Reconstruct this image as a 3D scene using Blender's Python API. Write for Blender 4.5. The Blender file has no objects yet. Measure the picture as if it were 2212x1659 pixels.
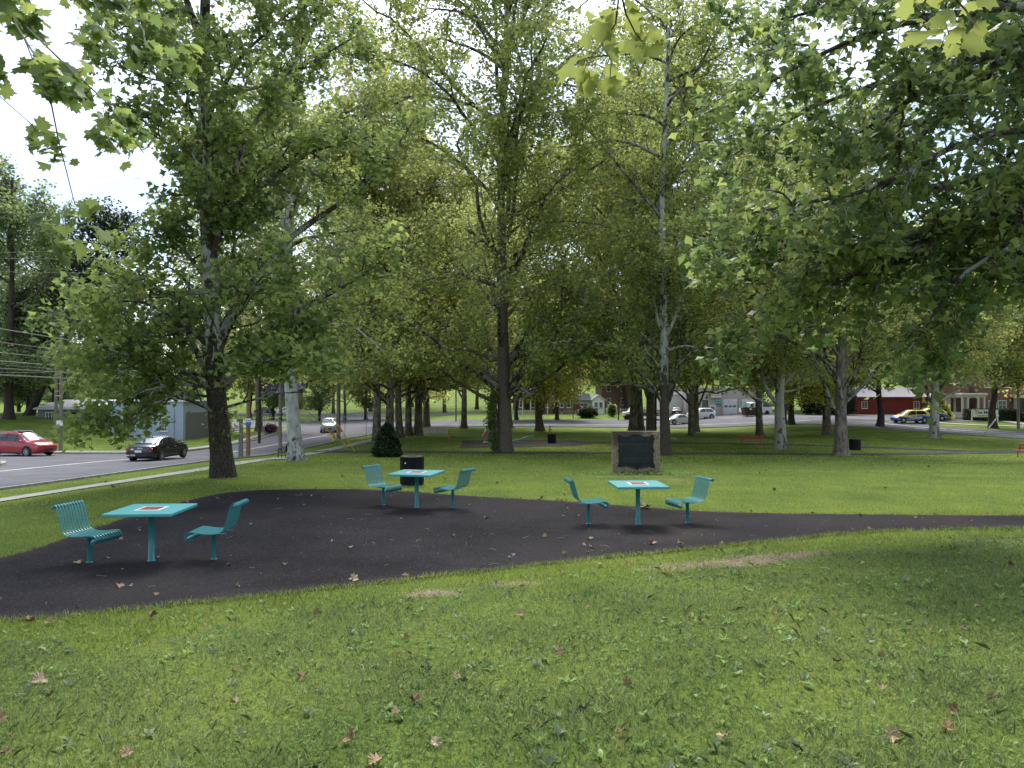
import bpy, math, random
import numpy as np
from mathutils import Vector, Matrix
from mathutils.geometry import delaunay_2d_cdt
random.seed(7); rng = np.random.default_rng(11)
C = bpy.context.scene.collection
scn = bpy.context.scene

# ---------------------------------------------------------------- camera
CAMZ = 2.45; F = 1534.0; PITCH = math.radians(0.76)
cam = bpy.data.cameras.new('camera'); camo = bpy.data.objects.new('camera', cam); C.objects.link(camo)
camo.location = (0, 0, CAMZ); camo.rotation_euler = (math.radians(90) + PITCH, 0, 0)
cam.sensor_width = 36; cam.lens = 36 * F / 2212; cam.clip_start = 0.05; cam.clip_end = 2000
scn.camera = camo
# ---------------------------------------------------------------- light
SUN_AZ = math.radians(-4); SUN_EL = math.radians(52)      # azimuth measured from +Y towards +X
sund = Vector((math.sin(SUN_AZ) * math.cos(SUN_EL), math.cos(SUN_AZ) * math.cos(SUN_EL), math.sin(SUN_EL)))
sl = bpy.data.lights.new('sun', 'SUN'); sl.energy = 1.4; sl.angle = math.radians(24); sl.color = (1, .95, .86)
so = bpy.data.objects.new('sun', sl); C.objects.link(so); so.rotation_euler = sund.to_track_quat('Z', 'Y').to_euler()
w = bpy.data.worlds.new('World'); scn.world = w; w.use_nodes = True
nt = w.node_tree; nt.nodes.clear()
def nn(t, **k):
    n = nt.nodes.new(t)
    for a, b in k.items(): setattr(n, a, b)
    return n
out = nn('ShaderNodeOutputWorld'); add = nn('ShaderNodeAddShader')
b1 = nn('ShaderNodeBackground'); b2 = nn('ShaderNodeBackground')
sky = nn('ShaderNodeTexSky', sky_type='NISHITA', sun_disc=False, sun_elevation=SUN_EL, sun_rotation=SUN_AZ)
b1.inputs['Strength'].default_value = 0.05
nt.links.new(sky.outputs[0], b1.inputs[0])
tc = nn('ShaderNodeTexCoord'); mp = nn('ShaderNodeMapping'); mp.inputs['Scale'].default_value = (1, 1, 2.4)
nz = nn('ShaderNodeTexNoise'); nz.inputs['Scale'].default_value = 2.6; nz.inputs['Detail'].default_value = 7; nz.inputs['Roughness'].default_value = .55
cr = nn('ShaderNodeValToRGB')
cr.color_ramp.elements[0].position = .41; cr.color_ramp.elements[0].color = (.40, .45, .57, 1)
cr.color_ramp.elements[1].position = .64; cr.color_ramp.elements[1].color = (.92, .91, .94, 1)
nt.links.new(tc.outputs['Generated'], mp.inputs[0]); nt.links.new(mp.outputs[0], nz.inputs['Vector']); nt.links.new(nz.outputs['Fac'], cr.inputs[0])
dt = nn('ShaderNodeVectorMath', operation='DOT_PRODUCT'); dt.inputs[1].default_value = sund
nt.links.new(tc.outputs['Generated'], dt.inputs[0])
mr = nn('ShaderNodeMapRange'); mr.inputs[1].default_value = .865; mr.inputs[2].default_value = 1.0; mr.inputs[3].default_value = .255; mr.inputs[4].default_value = 1.8
nt.links.new(dt.outputs['Value'], mr.inputs[0])
sz_ = nn('ShaderNodeSeparateXYZ'); nt.links.new(tc.outputs['Generated'], sz_.inputs[0])
zm = nn('ShaderNodeMapRange'); zm.inputs[1].default_value = 0; zm.inputs[2].default_value = 1; zm.inputs[3].default_value = .72; zm.inputs[4].default_value = 1.75; nt.links.new(sz_.outputs[2], zm.inputs[0])   # overcast sky: brighter overhead than at the horizon
zmul = nn('ShaderNodeMath', operation='MULTIPLY'); nt.links.new(mr.outputs[0], zmul.inputs[0]); nt.links.new(zm.outputs[0], zmul.inputs[1])
nt.links.new(cr.outputs[0], b2.inputs[0]); nt.links.new(zmul.outputs[0], b2.inputs[1])
nt.links.new(b1.outputs[0], add.inputs[0]); nt.links.new(b2.outputs[0], add.inputs[1]); nt.links.new(add.outputs[0], out.inputs[0])
scn.view_settings.view_transform = 'Standard'; scn.view_settings.look = 'None'
scn.view_settings.exposure = 1.64; scn.view_settings.gamma = 1.0
scn.cycles.max_bounces = 9; scn.cycles.diffuse_bounces = 6; scn.cycles.glossy_bounces = 2; scn.cycles.transmission_bounces = 5; scn.cycles.transparent_max_bounces = 8

# ---------------------------------------------------------------- projection helpers (place things in the world)
def P(px, py, d):
    u = (px - 1106) / F; v = (829.5 - py) / F
    y = math.cos(PITCH) - v * math.sin(PITCH); z = math.sin(PITCH) + v * math.cos(PITCH)
    s = d / y
    return Vector((u * s, d, CAMZ + z * s))
def sstep(a, b, x):
    t = np.clip((x - a) / (b - a), 0, 1); return t * t * (3 - 2 * t)
_yy = np.arange(-60, 700, .5)
def prof(pts):
    ys, zs = zip(*pts); v = np.interp(_yy, ys, zs); k = np.exp(-np.linspace(-2, 2, 13) ** 2); k /= k.sum()
    return np.convolve(np.pad(v, 6, mode='edge'), k, 'valid')
ZC = prof([(18, 0), (24, -.2), (30, -.6), (40, -1.35), (50, -1.8), (56, -1.95), (62, -2.1), (75, -2.25), (95, -2.25), (105, -2.1), (115, -1.9), (125, -1.6), (160, -1.6), (200, 2), (260, 12), (400, 26), (700, 40)])
ZL = prof([(10, -.5), (18, -.72), (25, -1.0), (35, -1.4), (44, -1.7), (52, -2.1), (62, -2.2), (80, -2.25), (130, -2.2), (160, -1.6), (200, 2), (260, 12), (400, 26), (700, 40)])
ZR = prof([(18, 0), (24, -.2), (30, -.6), (40, -1.35), (50, -1.85), (56, -2.0), (67, -1.9), (80, -1.7), (90, -1.1), (105, -1.0), (160, -.8), (200, 2), (260, 12), (400, 26), (700, 40)])
def gz(x, y):
    x = np.asarray(x, float); y = np.asarray(y, float)
    c = np.interp(y, _yy, ZC); l = np.interp(y, _yy, ZL); r = np.interp(y, _yy, ZR)
    wl = sstep(-8.5, -17, x); wr = sstep(22, 45, x)
    z = c * (1 - wl - wr) + l * wl + r * wr
    s = np.minimum((x + 5.5) * .385 + (y - 7.6) * -.923, 12.7 - y) - .05
    s = np.where(s > 0, s * s / (s + .5), 0); s = np.minimum(s, 12)
    z = z + .0985 * s
    z = z + 2.3 * sstep(-30, -54, x) * sstep(55, 71, y) * (1 - sstep(90, 130, y))
    return z
def gzf(x, y): return float(gz(x, y))
def G(px, py):
    lo = 3.0; st = .25; d = lo
    while d < 320:
        p = P(px, py, d)
        if p.z <= gzf(p.x, p.y): break
        d += st * (1 + d * .02)
    for _ in range(12):
        p = P(px, py, d); e = p.z - gzf(p.x, p.y)
        sl_ = (CAMZ - p.z) / d
        if sl_ < 1e-3: break
        d += .6 * e / max(sl_, .02)
    p = P(px, py, d); return Vector((p.x, p.y, gzf(p.x, p.y)))

# ---------------------------------------------------------------- object helpers
def newname(n): return n
def tag(o, label=None, cat=None, group=None, kind=None):
    if label: o['label'] = label
    if cat: o['category'] = cat
    if group: o['group'] = group
    if kind: o['kind'] = kind
    return o
def thing(name, label, cat, loc, rz=0, group=None):
    o = bpy.data.objects.new(name, None); C.objects.link(o); o.location = loc; o.rotation_euler = (0, 0, rz)
    o.empty_display_size = .2
    return tag(o, label, cat, group)
def link(name, me, mat=None, parent=None, loc=None):
    o = bpy.data.objects.new(name, me); C.objects.link(o)
    if mat is not None and len(me.materials) == 0: me.materials.append(mat)
    if parent is not None: o.parent = parent
    if loc is not None: o.location = loc
    return o
def npmesh(name, V, polys_flat, sizes, smooth=False):
    """V (n,3), polys_flat int array of loop verts, sizes array of poly sizes"""
    me = bpy.data.meshes.new(name)
    V = np.asarray(V, np.float32); polys_flat = np.asarray(polys_flat, np.int32); sizes = np.asarray(sizes, np.int32)
    me.vertices.add(len(V)); me.vertices.foreach_set('co', V.ravel())
    me.loops.add(len(polys_flat)); me.loops.foreach_set('vertex_index', polys_flat)
    me.polygons.add(len(sizes)); st = np.zeros(len(sizes), np.int32); st[1:] = np.cumsum(sizes)[:-1]
    me.polygons.foreach_set('loop_start', st)
    try: me.polygons.foreach_set('loop_total', sizes)
    except Exception: pass
    if smooth: me.polygons.foreach_set('use_smooth', np.ones(len(sizes), bool))
    me.update(calc_edges=True); me.validate()
    return me
class MB:
    def __init__(s): s.v = []; s.f = []; s.sm = []
    def add(s, vs, fs, smooth=False):
        n = len(s.v); s.v += [tuple(v) for v in vs]; s.f += [tuple(i + n for i in f) for f in fs]; s.sm += [smooth] * len(fs); return s
    def box(s, c, d, rz=0, rx=0, ry=0, bevel=0):
        x, y, z = d[0] / 2, d[1] / 2, d[2] / 2
        M = Matrix.Rotation(rz, 3, 'Z') @ Matrix.Rotation(ry, 3, 'Y') @ Matrix.Rotation(rx, 3, 'X'); c = Vector(c)
        if bevel <= 0:
            vs = [M @ Vector((a * x, b * y, e * z)) + c for a in (-1, 1) for b in (-1, 1) for e in (-1, 1)]
            return s.add(vs, [(0, 1, 3, 2), (4, 6, 7, 5), (0, 4, 5, 1), (2, 3, 7, 6), (0, 2, 6, 4), (1, 5, 7, 3)])
        b_ = min(bevel, x * .9, y * .9, z * .9); rings = []
        for zz, ins in ((-z, b_), (-z + b_, 0), (z - b_, 0), (z, b_)):
            X, Y = x - ins, y - ins; k = b_
            rings.append([(X - k, -Y), (X, -Y + k), (X, Y - k), (X - k, Y), (-X + k, Y), (-X, Y - k), (-X, -Y + k), (-X + k, -Y)])
            rings[-1] = [M @ Vector((p[0], p[1], zz)) + c for p in rings[-1]]
        vs = [p for r in rings for p in r]; fs = []
        for r in range(3):
            for i in range(8): j = (i + 1) % 8; fs.append((r * 8 + i, r * 8 + j, r * 8 + 8 + j, r * 8 + 8 + i))
        fs += [tuple(range(7, -1, -1)), tuple(range(24, 32))]
        return s.add(vs, fs)
    def tube(s, pts, r, n=8, cap=True, smooth=True):
        pts = [Vector(p) for p in pts]; rs = r if hasattr(r, '__len__') else [r] * len(pts); k = len(pts)
        t0 = (pts[1] - pts[0]).normalized(); a = t0.orthogonal().normalized(); vs = []
        for i, p in enumerate(pts):
            t = (pts[min(i + 1, k - 1)] - pts[max(i - 1, 0)])
            t = t.normalized() if t.length > 1e-9 else t0
            a = (a - t * a.dot(t)); a = a.normalized() if a.length > 1e-6 else t.orthogonal().normalized(); b = t.cross(a)
            for j in range(n):
                an = 2 * math.pi * j / n; vs.append(p + (a * math.cos(an) + b * math.sin(an)) * rs[i])
        fs = [(i * n + j, i * n + (j + 1) % n, (i + 1) * n + (j + 1) % n, (i + 1) * n + j) for i in range(k - 1) for j in range(n)]
        s.add(vs, fs, smooth)
        if cap: s.add(vs[:n][::-1], [tuple(range(n))]); s.add(vs[-n:], [tuple(range(n))])
        return s
    def lathe(s, prof_, c=(0, 0, 0), n=20, smooth=True, axis='Z'):
        vs = []; c = Vector(c)
        for r, z in prof_:
            for j in range(n):
                a = 2 * math.pi * j / n
                v = Vector((r * math.cos(a), r * math.sin(a), z))
                if axis == 'Y': v = Vector((v.x, v.z, v.y))
                if axis == 'X': v = Vector((v.z, v.x, v.y))
                vs.append(v + c)
        k = len(prof_)
        fs = [(i * n + j, i * n + (j + 1) % n, (i + 1) * n + (j + 1) % n, (i + 1) * n + j) for i in range(k - 1) for j in range(n)]
        return s.add(vs, fs, smooth)
    def poly(s, pts, z0, z1):
        n = len(pts); vs = [(x, y, z0) for x, y in pts] + [(x, y, z1) for x, y in pts]
        fs = [tuple(range(n - 1, -1, -1)), tuple(range(n, 2 * n))] + [(i, (i + 1) % n, n + (i + 1) % n, n + i) for i in range(n)]
        return s.add(vs, fs)
    def mesh(s, name):
        me = bpy.data.meshes.new(name); me.from_pydata(s.v, [], s.f)
        me.polygons.foreach_set('use_smooth', s.sm); me.update(); return me
    def obj(s, name, mat, parent=None, loc=None): return link(name, s.mesh(name), mat, parent, loc)

# ---------------------------------------------------------------- materials
def lin(c):  # values given as linear albedo already
    return (c[0], c[1], c[2], 1)
def M(name, col, rough=.6, metal=0, var=0, vscale=8, col2=None, bump=0, bscale=40, spec=None, coat=0, coord='Object', detail=4, stretch=None):
    m = bpy.data.materials.new(name); m.use_nodes = True; t = m.node_tree; L = t.links; b = t.nodes['Principled BSDF']
    b.inputs['Base Color'].default_value = lin(col); b.inputs['Roughness'].default_value = rough; b.inputs['Metallic'].default_value = metal
    if spec is not None: b.inputs['Specular IOR Level'].default_value = spec
    if coat: b.inputs['Coat Weight'].default_value = coat; b.inputs['Coat Roughness'].default_value = .05
    if var or col2 or bump:
        c = t.nodes.new('ShaderNodeTexCoord'); src = c.outputs[coord]
        if stretch:
            mp_ = t.nodes.new('ShaderNodeMapping'); mp_.inputs['Scale'].default_value = stretch; L.new(src, mp_.inputs[0]); src = mp_.outputs[0]
        if var or col2:
            n = t.nodes.new('ShaderNodeTexNoise'); n.inputs['Scale'].default_value = vscale; n.inputs['Detail'].default_value = detail; n.inputs['Roughness'].default_value = .65
            L.new(src, n.inputs['Vector'])
            r = t.nodes.new('ShaderNodeValToRGB'); L.new(n.outputs['Fac'], r.inputs[0])
            c2 = col2 if col2 else tuple(x * (1 - var) for x in col)
            c1 = col if col2 else tuple(min(1, x * (1 + var)) for x in col)
            r.color_ramp.elements[0].position = .36; r.color_ramp.elements[0].color = lin(c2)
            r.color_ramp.elements[1].position = .64; r.color_ramp.elements[1].color = lin(c1)
            L.new(r.outputs[0], b.inputs['Base Color'])
        if bump:
            n2 = t.nodes.new('ShaderNodeTexNoise'); n2.inputs['Scale'].default_value = bscale; n2.inputs['Detail'].default_value = 3; L.new(src, n2.inputs['Vector'])
            bp = t.nodes.new('ShaderNodeBump'); bp.inputs['Strength'].default_value = bump; bp.inputs['Distance'].default_value = .02
            L.new(n2.outputs['Fac'], bp.inputs['Height']); L.new(bp.outputs[0], b.inputs['Normal'])
    return m
def leafmat(name, c_dark, c_mid, c_pale, trans=.45, tcol=None, rough=.5):  # three leaf colours, dark to pale, spread at random over the leaves
    m = bpy.data.materials.new(name); m.use_nodes = True; t = m.node_tree; L = t.links; t.nodes.clear()
    o = t.nodes.new('ShaderNodeOutputMaterial'); g = t.nodes.new('ShaderNodeNewGeometry')
    cc = t.nodes.new('ShaderNodeTexCoord'); n = t.nodes.new('ShaderNodeTexNoise'); n.inputs['Scale'].default_value = .55; n.inputs['Detail'].default_value = 2
    L.new(cc.outputs['Object'], n.inputs['Vector'])
    mx = t.nodes.new('ShaderNodeMath'); mx.operation = 'MULTIPLY_ADD'; mx.inputs[1].default_value = .75; L.new(g.outputs['Random Per Island'], mx.inputs[0])
    m2 = t.nodes.new('ShaderNodeMath'); m2.operation = 'MULTIPLY_ADD'; m2.inputs[1].default_value = 1.0; m2.inputs[2].default_value = -.38; L.new(n.outputs['Fac'], m2.inputs[0]); L.new(m2.outputs[0], mx.inputs[2])
    r = t.nodes.new('ShaderNodeValToRGB'); L.new(mx.outputs[0], r.inputs[0])
    e = r.color_ramp.elements; e[0].position = .1; e[0].color = lin(c_dark); e[1].position = .95; e[1].color = lin(c_pale)
    x = r.color_ramp.elements.new(.5); x.color = lin(c_mid)
    pr = t.nodes.new('ShaderNodeBsdfPrincipled'); pr.inputs['Roughness'].default_value = rough; pr.inputs['Specular IOR Level'].default_value = .35
    tr = t.nodes.new('ShaderNodeBsdfTranslucent'); hs = t.nodes.new('ShaderNodeHueSaturation'); hs.inputs['Saturation'].default_value = .92; hs.inputs['Value'].default_value = 2.05; hs.inputs['Hue'].default_value = .492
    L.new(r.outputs[0], pr.inputs['Base Color']); L.new(r.outputs[0], hs.inputs['Color']); L.new(hs.outputs[0], tr.inputs[0])
    ms = t.nodes.new('ShaderNodeMixShader'); ms.inputs[0].default_value = trans; L.new(pr.outputs[0], ms.inputs[1]); L.new(tr.outputs[0], ms.inputs[2]); L.new(ms.outputs[0], o.inputs[0])
    return m
def barkmat(name, pale, brown, h0, h1, patch=5.0, keep=.1):
    """sycamore bark: brown flaking plates below, smooth pale skin above; h = height above the base"""
    m = bpy.data.materials.new(name); m.use_nodes = True; t = m.node_tree; L = t.links; b = t.nodes['Principled BSDF']; b.inputs['Roughness'].default_value = .85; b.inputs['Specular IOR Level'].default_value = .2
    c = t.nodes.new('ShaderNodeTexCoord'); sp = t.nodes.new('ShaderNodeSeparateXYZ'); L.new(c.outputs['Object'], sp.inputs[0])
    mp_ = t.nodes.new('ShaderNodeMapping'); mp_.inputs['Scale'].default_value = (1, 1, .45); L.new(c.outputs['Object'], mp_.inputs[0])
    n = t.nodes.new('ShaderNodeTexNoise'); n.inputs['Scale'].default_value = patch; n.inputs['Detail'].default_value = 5; n.inputs['Roughness'].default_value = .62; L.new(mp_.outputs[0], n.inputs['Vector'])
    r = t.nodes.new('ShaderNodeMapRange'); r.inputs[1].default_value = h0; r.inputs[2].default_value = h1; r.inputs[3].default_value = .30; r.inputs[4].default_value = -.17 + keep; L.new(sp.outputs[2], r.inputs[0])
    a = t.nodes.new('ShaderNodeMath'); a.operation = 'ADD'; L.new(n.outputs['Fac'], a.inputs[0]); L.new(r.outputs[0], a.inputs[1])
    k = t.nodes.new('ShaderNodeValToRGB'); k.color_ramp.elements[0].position = .47; k.color_ramp.elements[0].color = (0, 0, 0, 1); k.color_ramp.elements[1].position = .52; k.color_ramp.elements[1].color = (1, 1, 1, 1); L.new(a.outputs[0], k.inputs[0])
    n3 = t.nodes.new('ShaderNodeTexNoise'); n3.inputs['Scale'].default_value = 3; n3.inputs['Detail'].default_value = 4; L.new(mp_.outputs[0], n3.inputs['Vector'])
    n4 = t.nodes.new('ShaderNodeTexNoise'); n4.inputs['Scale'].default_value = 26; n4.inputs['Detail'].default_value = 5; L.new(mp_.outputs[0], n4.inputs['Vector'])
    pc = t.nodes.new('ShaderNodeValToRGB'); pc.color_ramp.elements[0].position = .35; pc.color_ramp.elements[0].color = lin(tuple(x * .62 for x in pale)); pc.color_ramp.elements[1].position = .6; pc.color_ramp.elements[1].color = lin(pale); L.new(n3.outputs['Fac'], pc.inputs[0])
    bc = t.nodes.new('ShaderNodeValToRGB'); bc.color_ramp.elements[0].position = .35; bc.color_ramp.elements[0].color = lin(tuple(x * .4 for x in brown)); bc.color_ramp.elements[1].position = .65; bc.color_ramp.elements[1].color = lin(tuple(x * 1.35 for x in brown)); L.new(n4.outputs['Fac'], bc.inputs[0])
    mx = t.nodes.new('ShaderNodeMixRGB'); L.new(k.outputs[0], mx.inputs[0]); L.new(pc.outputs[0], mx.inputs[1]); L.new(bc.outputs[0], mx.inputs[2]); L.new(mx.outputs[0], b.inputs['Base Color'])
    bp = t.nodes.new('ShaderNodeBump'); bp.inputs['Strength'].default_value = .9; bp.inputs['Distance'].default_value = .05
    mu = t.nodes.new('ShaderNodeMath'); mu.operation = 'MULTIPLY'; L.new(k.outputs[0], mu.inputs[0]); L.new(n4.outputs['Fac'], mu.inputs[1]); L.new(mu.outputs[0], bp.inputs['Height']); L.new(bp.outputs[0], b.inputs['Normal'])
    return m
PALE = (.50, .50, .45); BROWN = (.085, .066, .048)
m_bark1 = barkmat('bark patchy', (.42, .43, .40), (.062, .05, .038), .6, 5.0, 5)
m_bark2 = barkmat('bark white', (.43, .44, .41), (.10, .075, .055), -6, 3, 7, -.0)
m_bark3 = barkmat('bark brown', (.36, .36, .32), (.15, .122, .095), 14, 22, 4)
m_bark4 = barkmat('bark grey mix', (.46, .47, .43), (.09, .075, .055), 2.5, 6, 4)
m_bark5 = barkmat('bark pale', (.27, .255, .20), (.11, .09, .068), -6, 5, 3, .07)
m_limb = barkmat('bark limb', (.33, .33, .29), (.075, .06, .045), -40, -20, 3, .17)
m_bark7 = barkmat('bark pale smooth', (.42, .41, .35), (.13, .11, .08), -8, 3, 3, .03)
m_bark6 = barkmat('bark limb grey', (.38, .38, .34), (.07, .058, .045), -40, -20, 3, .2)
m_darkbark = M('bark dark', (.045, .035, .028), .9, var=.5, vscale=9, bump=.8, bscale=18, stretch=(1, 1, .3))
m_twig = M('twig', (.085, .07, .05), .85)
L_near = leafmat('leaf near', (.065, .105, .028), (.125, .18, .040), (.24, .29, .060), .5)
L_deep = leafmat('leaf deep green', (.055, .095, .030), (.108, .16, .042), (.21, .26, .056), .48)  # deeper green leaf for the right-hand near sycamore and the ivy
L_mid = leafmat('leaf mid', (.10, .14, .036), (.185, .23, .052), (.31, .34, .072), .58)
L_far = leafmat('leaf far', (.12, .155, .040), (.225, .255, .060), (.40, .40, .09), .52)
L_blue = leafmat('leaf bluish', (.08, .13, .045), (.12, .18, .055), (.2, .25, .075), .4)
L_dark = leafmat('leaf dark', (.012, .025, .008), (.022, .042, .013), (.04, .07, .02), .2)
L_gold = leafmat('leaf golden', (.20, .225, .04), (.33, .34, .06), (.50, .47, .09), .52)
L_yel = leafmat('leaf yellow', (.12, .16, .035), (.18, .22, .045), (.28, .30, .06), .4)
m_teal = M('teal paint', (.038, .23, .24), .34, var=.08, vscale=5, spec=.5)
m_teal2 = M('teal tabletop', (.08, .33, .33), .36, var=.06, vscale=3, spec=.5)
m_white = M('white paint', (.75, .75, .73), .5, var=.05)
m_black = M('black metal', (.007, .0075, .010), .65, var=.3, vscale=6, spec=.2)
m_glass = M('dark glass', (.02, .025, .03), .05, spec=.8)
m_glassb = M('window glass', (.06, .075, .09), .08, spec=.8)
m_concrete = M('concrete', (.30, .285, .25), .9, var=.18, vscale=3, bump=.2, bscale=30)
m_kerb = M('kerb concrete', (.30, .28, .25), .9, var=.25, vscale=4, bump=.2)
m_pole = M('weathered pole', (.20, .175, .145), .9, var=.3, vscale=6, stretch=(1, 1, .1), bump=.4)
m_polebrown = M('brown pole', (.26, .15, .07), .9, var=.3, vscale=6, stretch=(1, 1, .1))
m_wire = M('wire', (.03, .03, .03), .6)
m_wirel = M('wire pale', (.30, .28, .26), .5)
m_rubber = M('tyre rubber', (.012, .012, .013), .8)
m_rim = M('alloy', (.5, .5, .52), .3, metal=.8)
m_red = M('red enamel', (.45, .03, .02), .4)
m_benchwood = M('bench wood', (.30, .10, .045), .55, var=.25, vscale=6)

# ---------------------------------------------------------------- ground
def lawn_material():
    m = bpy.data.materials.new('lawn'); m.use_nodes = True; t = m.node_tree; L = t.links; b = t.nodes['Principled BSDF']; b.inputs['Roughness'].default_value = .95; b.inputs['Specular IOR Level'].default_value = .1
    c = t.nodes.new('ShaderNodeTexCoord')
    def noise(s, d=4, ro=.6):
        n = t.nodes.new('ShaderNodeTexNoise'); n.inputs['Scale'].default_value = s; n.inputs['Detail'].default_value = d; n.inputs['Roughness'].default_value = ro; L.new(c.outputs['Object'], n.inputs['Vector']); return n.outputs['Fac']
    def ramp(f, a, ca, b_, cb):
        r = t.nodes.new('ShaderNodeValToRGB'); r.color_ramp.elements[0].position = a; r.color_ramp.elements[0].color = lin(ca); r.color_ramp.elements[1].position = b_; r.color_ramp.elements[1].color = lin(cb); L.new(f, r.inputs[0]); return r.outputs[0]
    base = ramp(noise(.5, 5), .35, (.085, .140, .026), .68, (.175, .230, .038))
    fine = ramp(noise(22, 6, .75), .33, (.42, .42, .38), .68, (1.5, 1.45, 1.4))
    mul = t.nodes.new('ShaderNodeMixRGB'); mul.blend_type = 'MULTIPLY'; mul.inputs[0].default_value = 1; L.new(base, mul.inputs[1]); L.new(fine, mul.inputs[2])
    st = ramp(noise(1.3, 6, .7), .60, (0, 0, 0), .72, (1, 1, 1))
    mx = t.nodes.new('ShaderNodeMixRGB'); L.new(st, mx.inputs[0]); L.new(mul.outputs[0], mx.inputs[1]); mx.inputs[2].default_value = (.17, .16, .045, 1)
    # bare, strawy earth: worn patches stored on the ground mesh
    at = t.nodes.new('ShaderNodeAttribute'); at.attribute_name = 'worn'
    am = t.nodes.new('ShaderNodeMath'); am.operation = 'MULTIPLY_ADD'; am.inputs[1].default_value = 1.0; L.new(at.outputs['Fac'], am.inputs[0])
    nm = t.nodes.new('ShaderNodeMath'); nm.operation = 'MULTIPLY_ADD'; nm.inputs[1].default_value = .9; nm.inputs[2].default_value = -.45; L.new(noise(5, 6, .75), nm.inputs[0]); L.new(nm.outputs[0], am.inputs[2])
    wr_ = ramp(am.outputs[0], .38, (0, 0, 0), .62, (1, 1, 1))
    soil = ramp(noise(30, 5, .8), .35, (.10, .075, .05), .65, (.34, .27, .18))
    m2 = t.nodes.new('ShaderNodeMixRGB'); L.new(wr_, m2.inputs[0]); L.new(mx.outputs[0], m2.inputs[1]); L.new(soil, m2.inputs[2])
    L.new(m2.outputs[0], b.inputs['Base Color'])
    bp = t.nodes.new('ShaderNodeBump'); bp.inputs['Strength'].default_value = .8; bp.inputs['Distance'].default_value = .04; L.new(noise(35, 5, .8), bp.inputs['Height']); L.new(bp.outputs[0], b.inputs['Normal'])
    return m
m_lawn = lawn_material()
WORN = []   # (x, y, rx, ry, amount)
for px, py, rx, ry, a in ((930, 1282, .42, .12, .8), (1115, 1262, .38, .1, .85), (1440, 1228, .5, .12, .7), (1560, 1218, .9, .16, .95), (1650, 1205, .7, .14, .95), (1740, 1196, .6, .12, .8), (1230, 1022, .5, .3, 0), (1300, 1031, .75, .35, .55), (1375, 1030, .9, .3, .6), (1450, 1036, .8, .4, .75), (1500, 1027, .4, .2, .6), (640, 1000, 1.3, .8, .3), (500, 1033, 1.2, .8, .2), (2130, 970, 2.2, .8, .8), (1180, 928, 3.4, 1.5, .55), (1500, 943, 3.0, 1.5, .5), (1640, 943, 2.6, 1.5, .5), (1690, 970, 1.6, .8, .4), (2030, 950, 3.2, 1.2, .4), (1815, 985, 1.2, .6, .3)):
    g = G(px, py); WORN.append((g.x, g.y, rx, ry * (1.9 if g.y < 14 else 1), min(1.05, a * 1.15) if g.y < 14 else a))
def worn(x, y):
    v = np.zeros(np.shape(x))
    for cx, cy, rx, ry, a in WORN: v = np.maximum(v, a * np.exp(-(((x - cx) / rx) ** 2 + ((y - cy) / ry) ** 2)))
    return v
def axis(lo, hi, f):
    v = [lo]
    while v[-1] < hi: v.append(v[-1] + f(v[-1]))
    return np.array(v)
gx = axis(-150, 160, lambda x: .22 if abs(x) < 11 else min(7, .22 + (abs(x) - 11) * .06 + .2))
gy = axis(-22, 420, lambda y: .22 if 2 < y < 17 else (1 if y <= 2 else min(12, .22 + (y - 17) * .035)))
X_, Y_ = np.meshgrid(gx, gy); Z_ = gz(X_, Y_); nx_, ny_ = len(gx), len(gy)
V = np.stack([X_, Y_, Z_], -1).reshape(-1, 3)
i0 = (np.arange(ny_ - 1)[:, None] * nx_ + np.arange(nx_ - 1)[None]).ravel()
gme = npmesh('lawn', V, np.stack([i0, i0 + 1, i0 + nx_ + 1, i0 + nx_], -1).ravel(), np.full(len(i0), 4), True)
at = gme.attributes.new('worn', 'FLOAT', 'POINT'); at.data.foreach_set('value', worn(V[:, 0], V[:, 1]).astype(np.float32))
tag(link('lawn', gme, m_lawn), kind='structure')

def inpoly(x, y, poly):
    r = np.zeros(np.shape(x), bool); n = len(poly)
    for i in range(n):
        x0, y0 = poly[i]; x1, y1 = poly[(i + 1) % n]
        c = ((y0 > y) != (y1 > y)) & (x < (x1 - x0) * (y - y0) / (y1 - y0 + 1e-12) + x0); r ^= c
    return r
def spline(pts, n=6, closed=False):
    pts = [np.array(p[:2], float) for p in pts]; o = []; m = len(pts); rg = range(m if closed else m - 1)
    for i in rg:
        g = lambda k: pts[(i + k) % m] if closed else pts[min(max(i + k, 0), m - 1)]
        p0, p1, p2, p3 = g(-1), g(0), g(1), g(2)
        for j in range(n):
            t = j / n; o.append(.5 * ((2 * p1) + (-p0 + p2) * t + (2 * p0 - 5 * p1 + 4 * p2 - p3) * t * t + (-p0 + 3 * p1 - 3 * p2 + p3) * t ** 3))
    if not closed: o.append(pts[-1])
    return [tuple(p) for p in o]
def sheet(name, poly, mat, h, step, label=None, skirt=0.0, parent=None):
    poly = [tuple(p) for p in poly]; xs = [p[0] for p in poly]; ys = [p[1] for p in poly]
    A, B = np.meshgrid(np.arange(min(xs), max(xs), step), np.arange(min(ys), max(ys), step)); A = A.ravel() + .001; B = B.ravel() + .001
    k = inpoly(A, B, poly); pts = [Vector(p) for p in poly] + [Vector((a, b)) for a, b in zip(A[k], B[k])]
    n = len(poly); vs, es, fs, *_ = delaunay_2d_cdt(pts, [], [list(range(n))], 1, 1e-5)
    v = np.array([(p.x, p.y) for p in vs]); z = gz(v[:, 0], v[:, 1]) + h
    me = bpy.data.meshes.new(name); me.from_pydata([(a, b, c) for (a, b), c in zip(v, z)], [], [tuple(f) for f in fs])
    me.polygons.foreach_set('use_smooth', [True] * len(me.polygons))
    if me.polygons and me.polygons[0].normal.z < 0: me.flip_normals()
    return tag(link(name, me, mat, parent), label, kind='structure')
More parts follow.
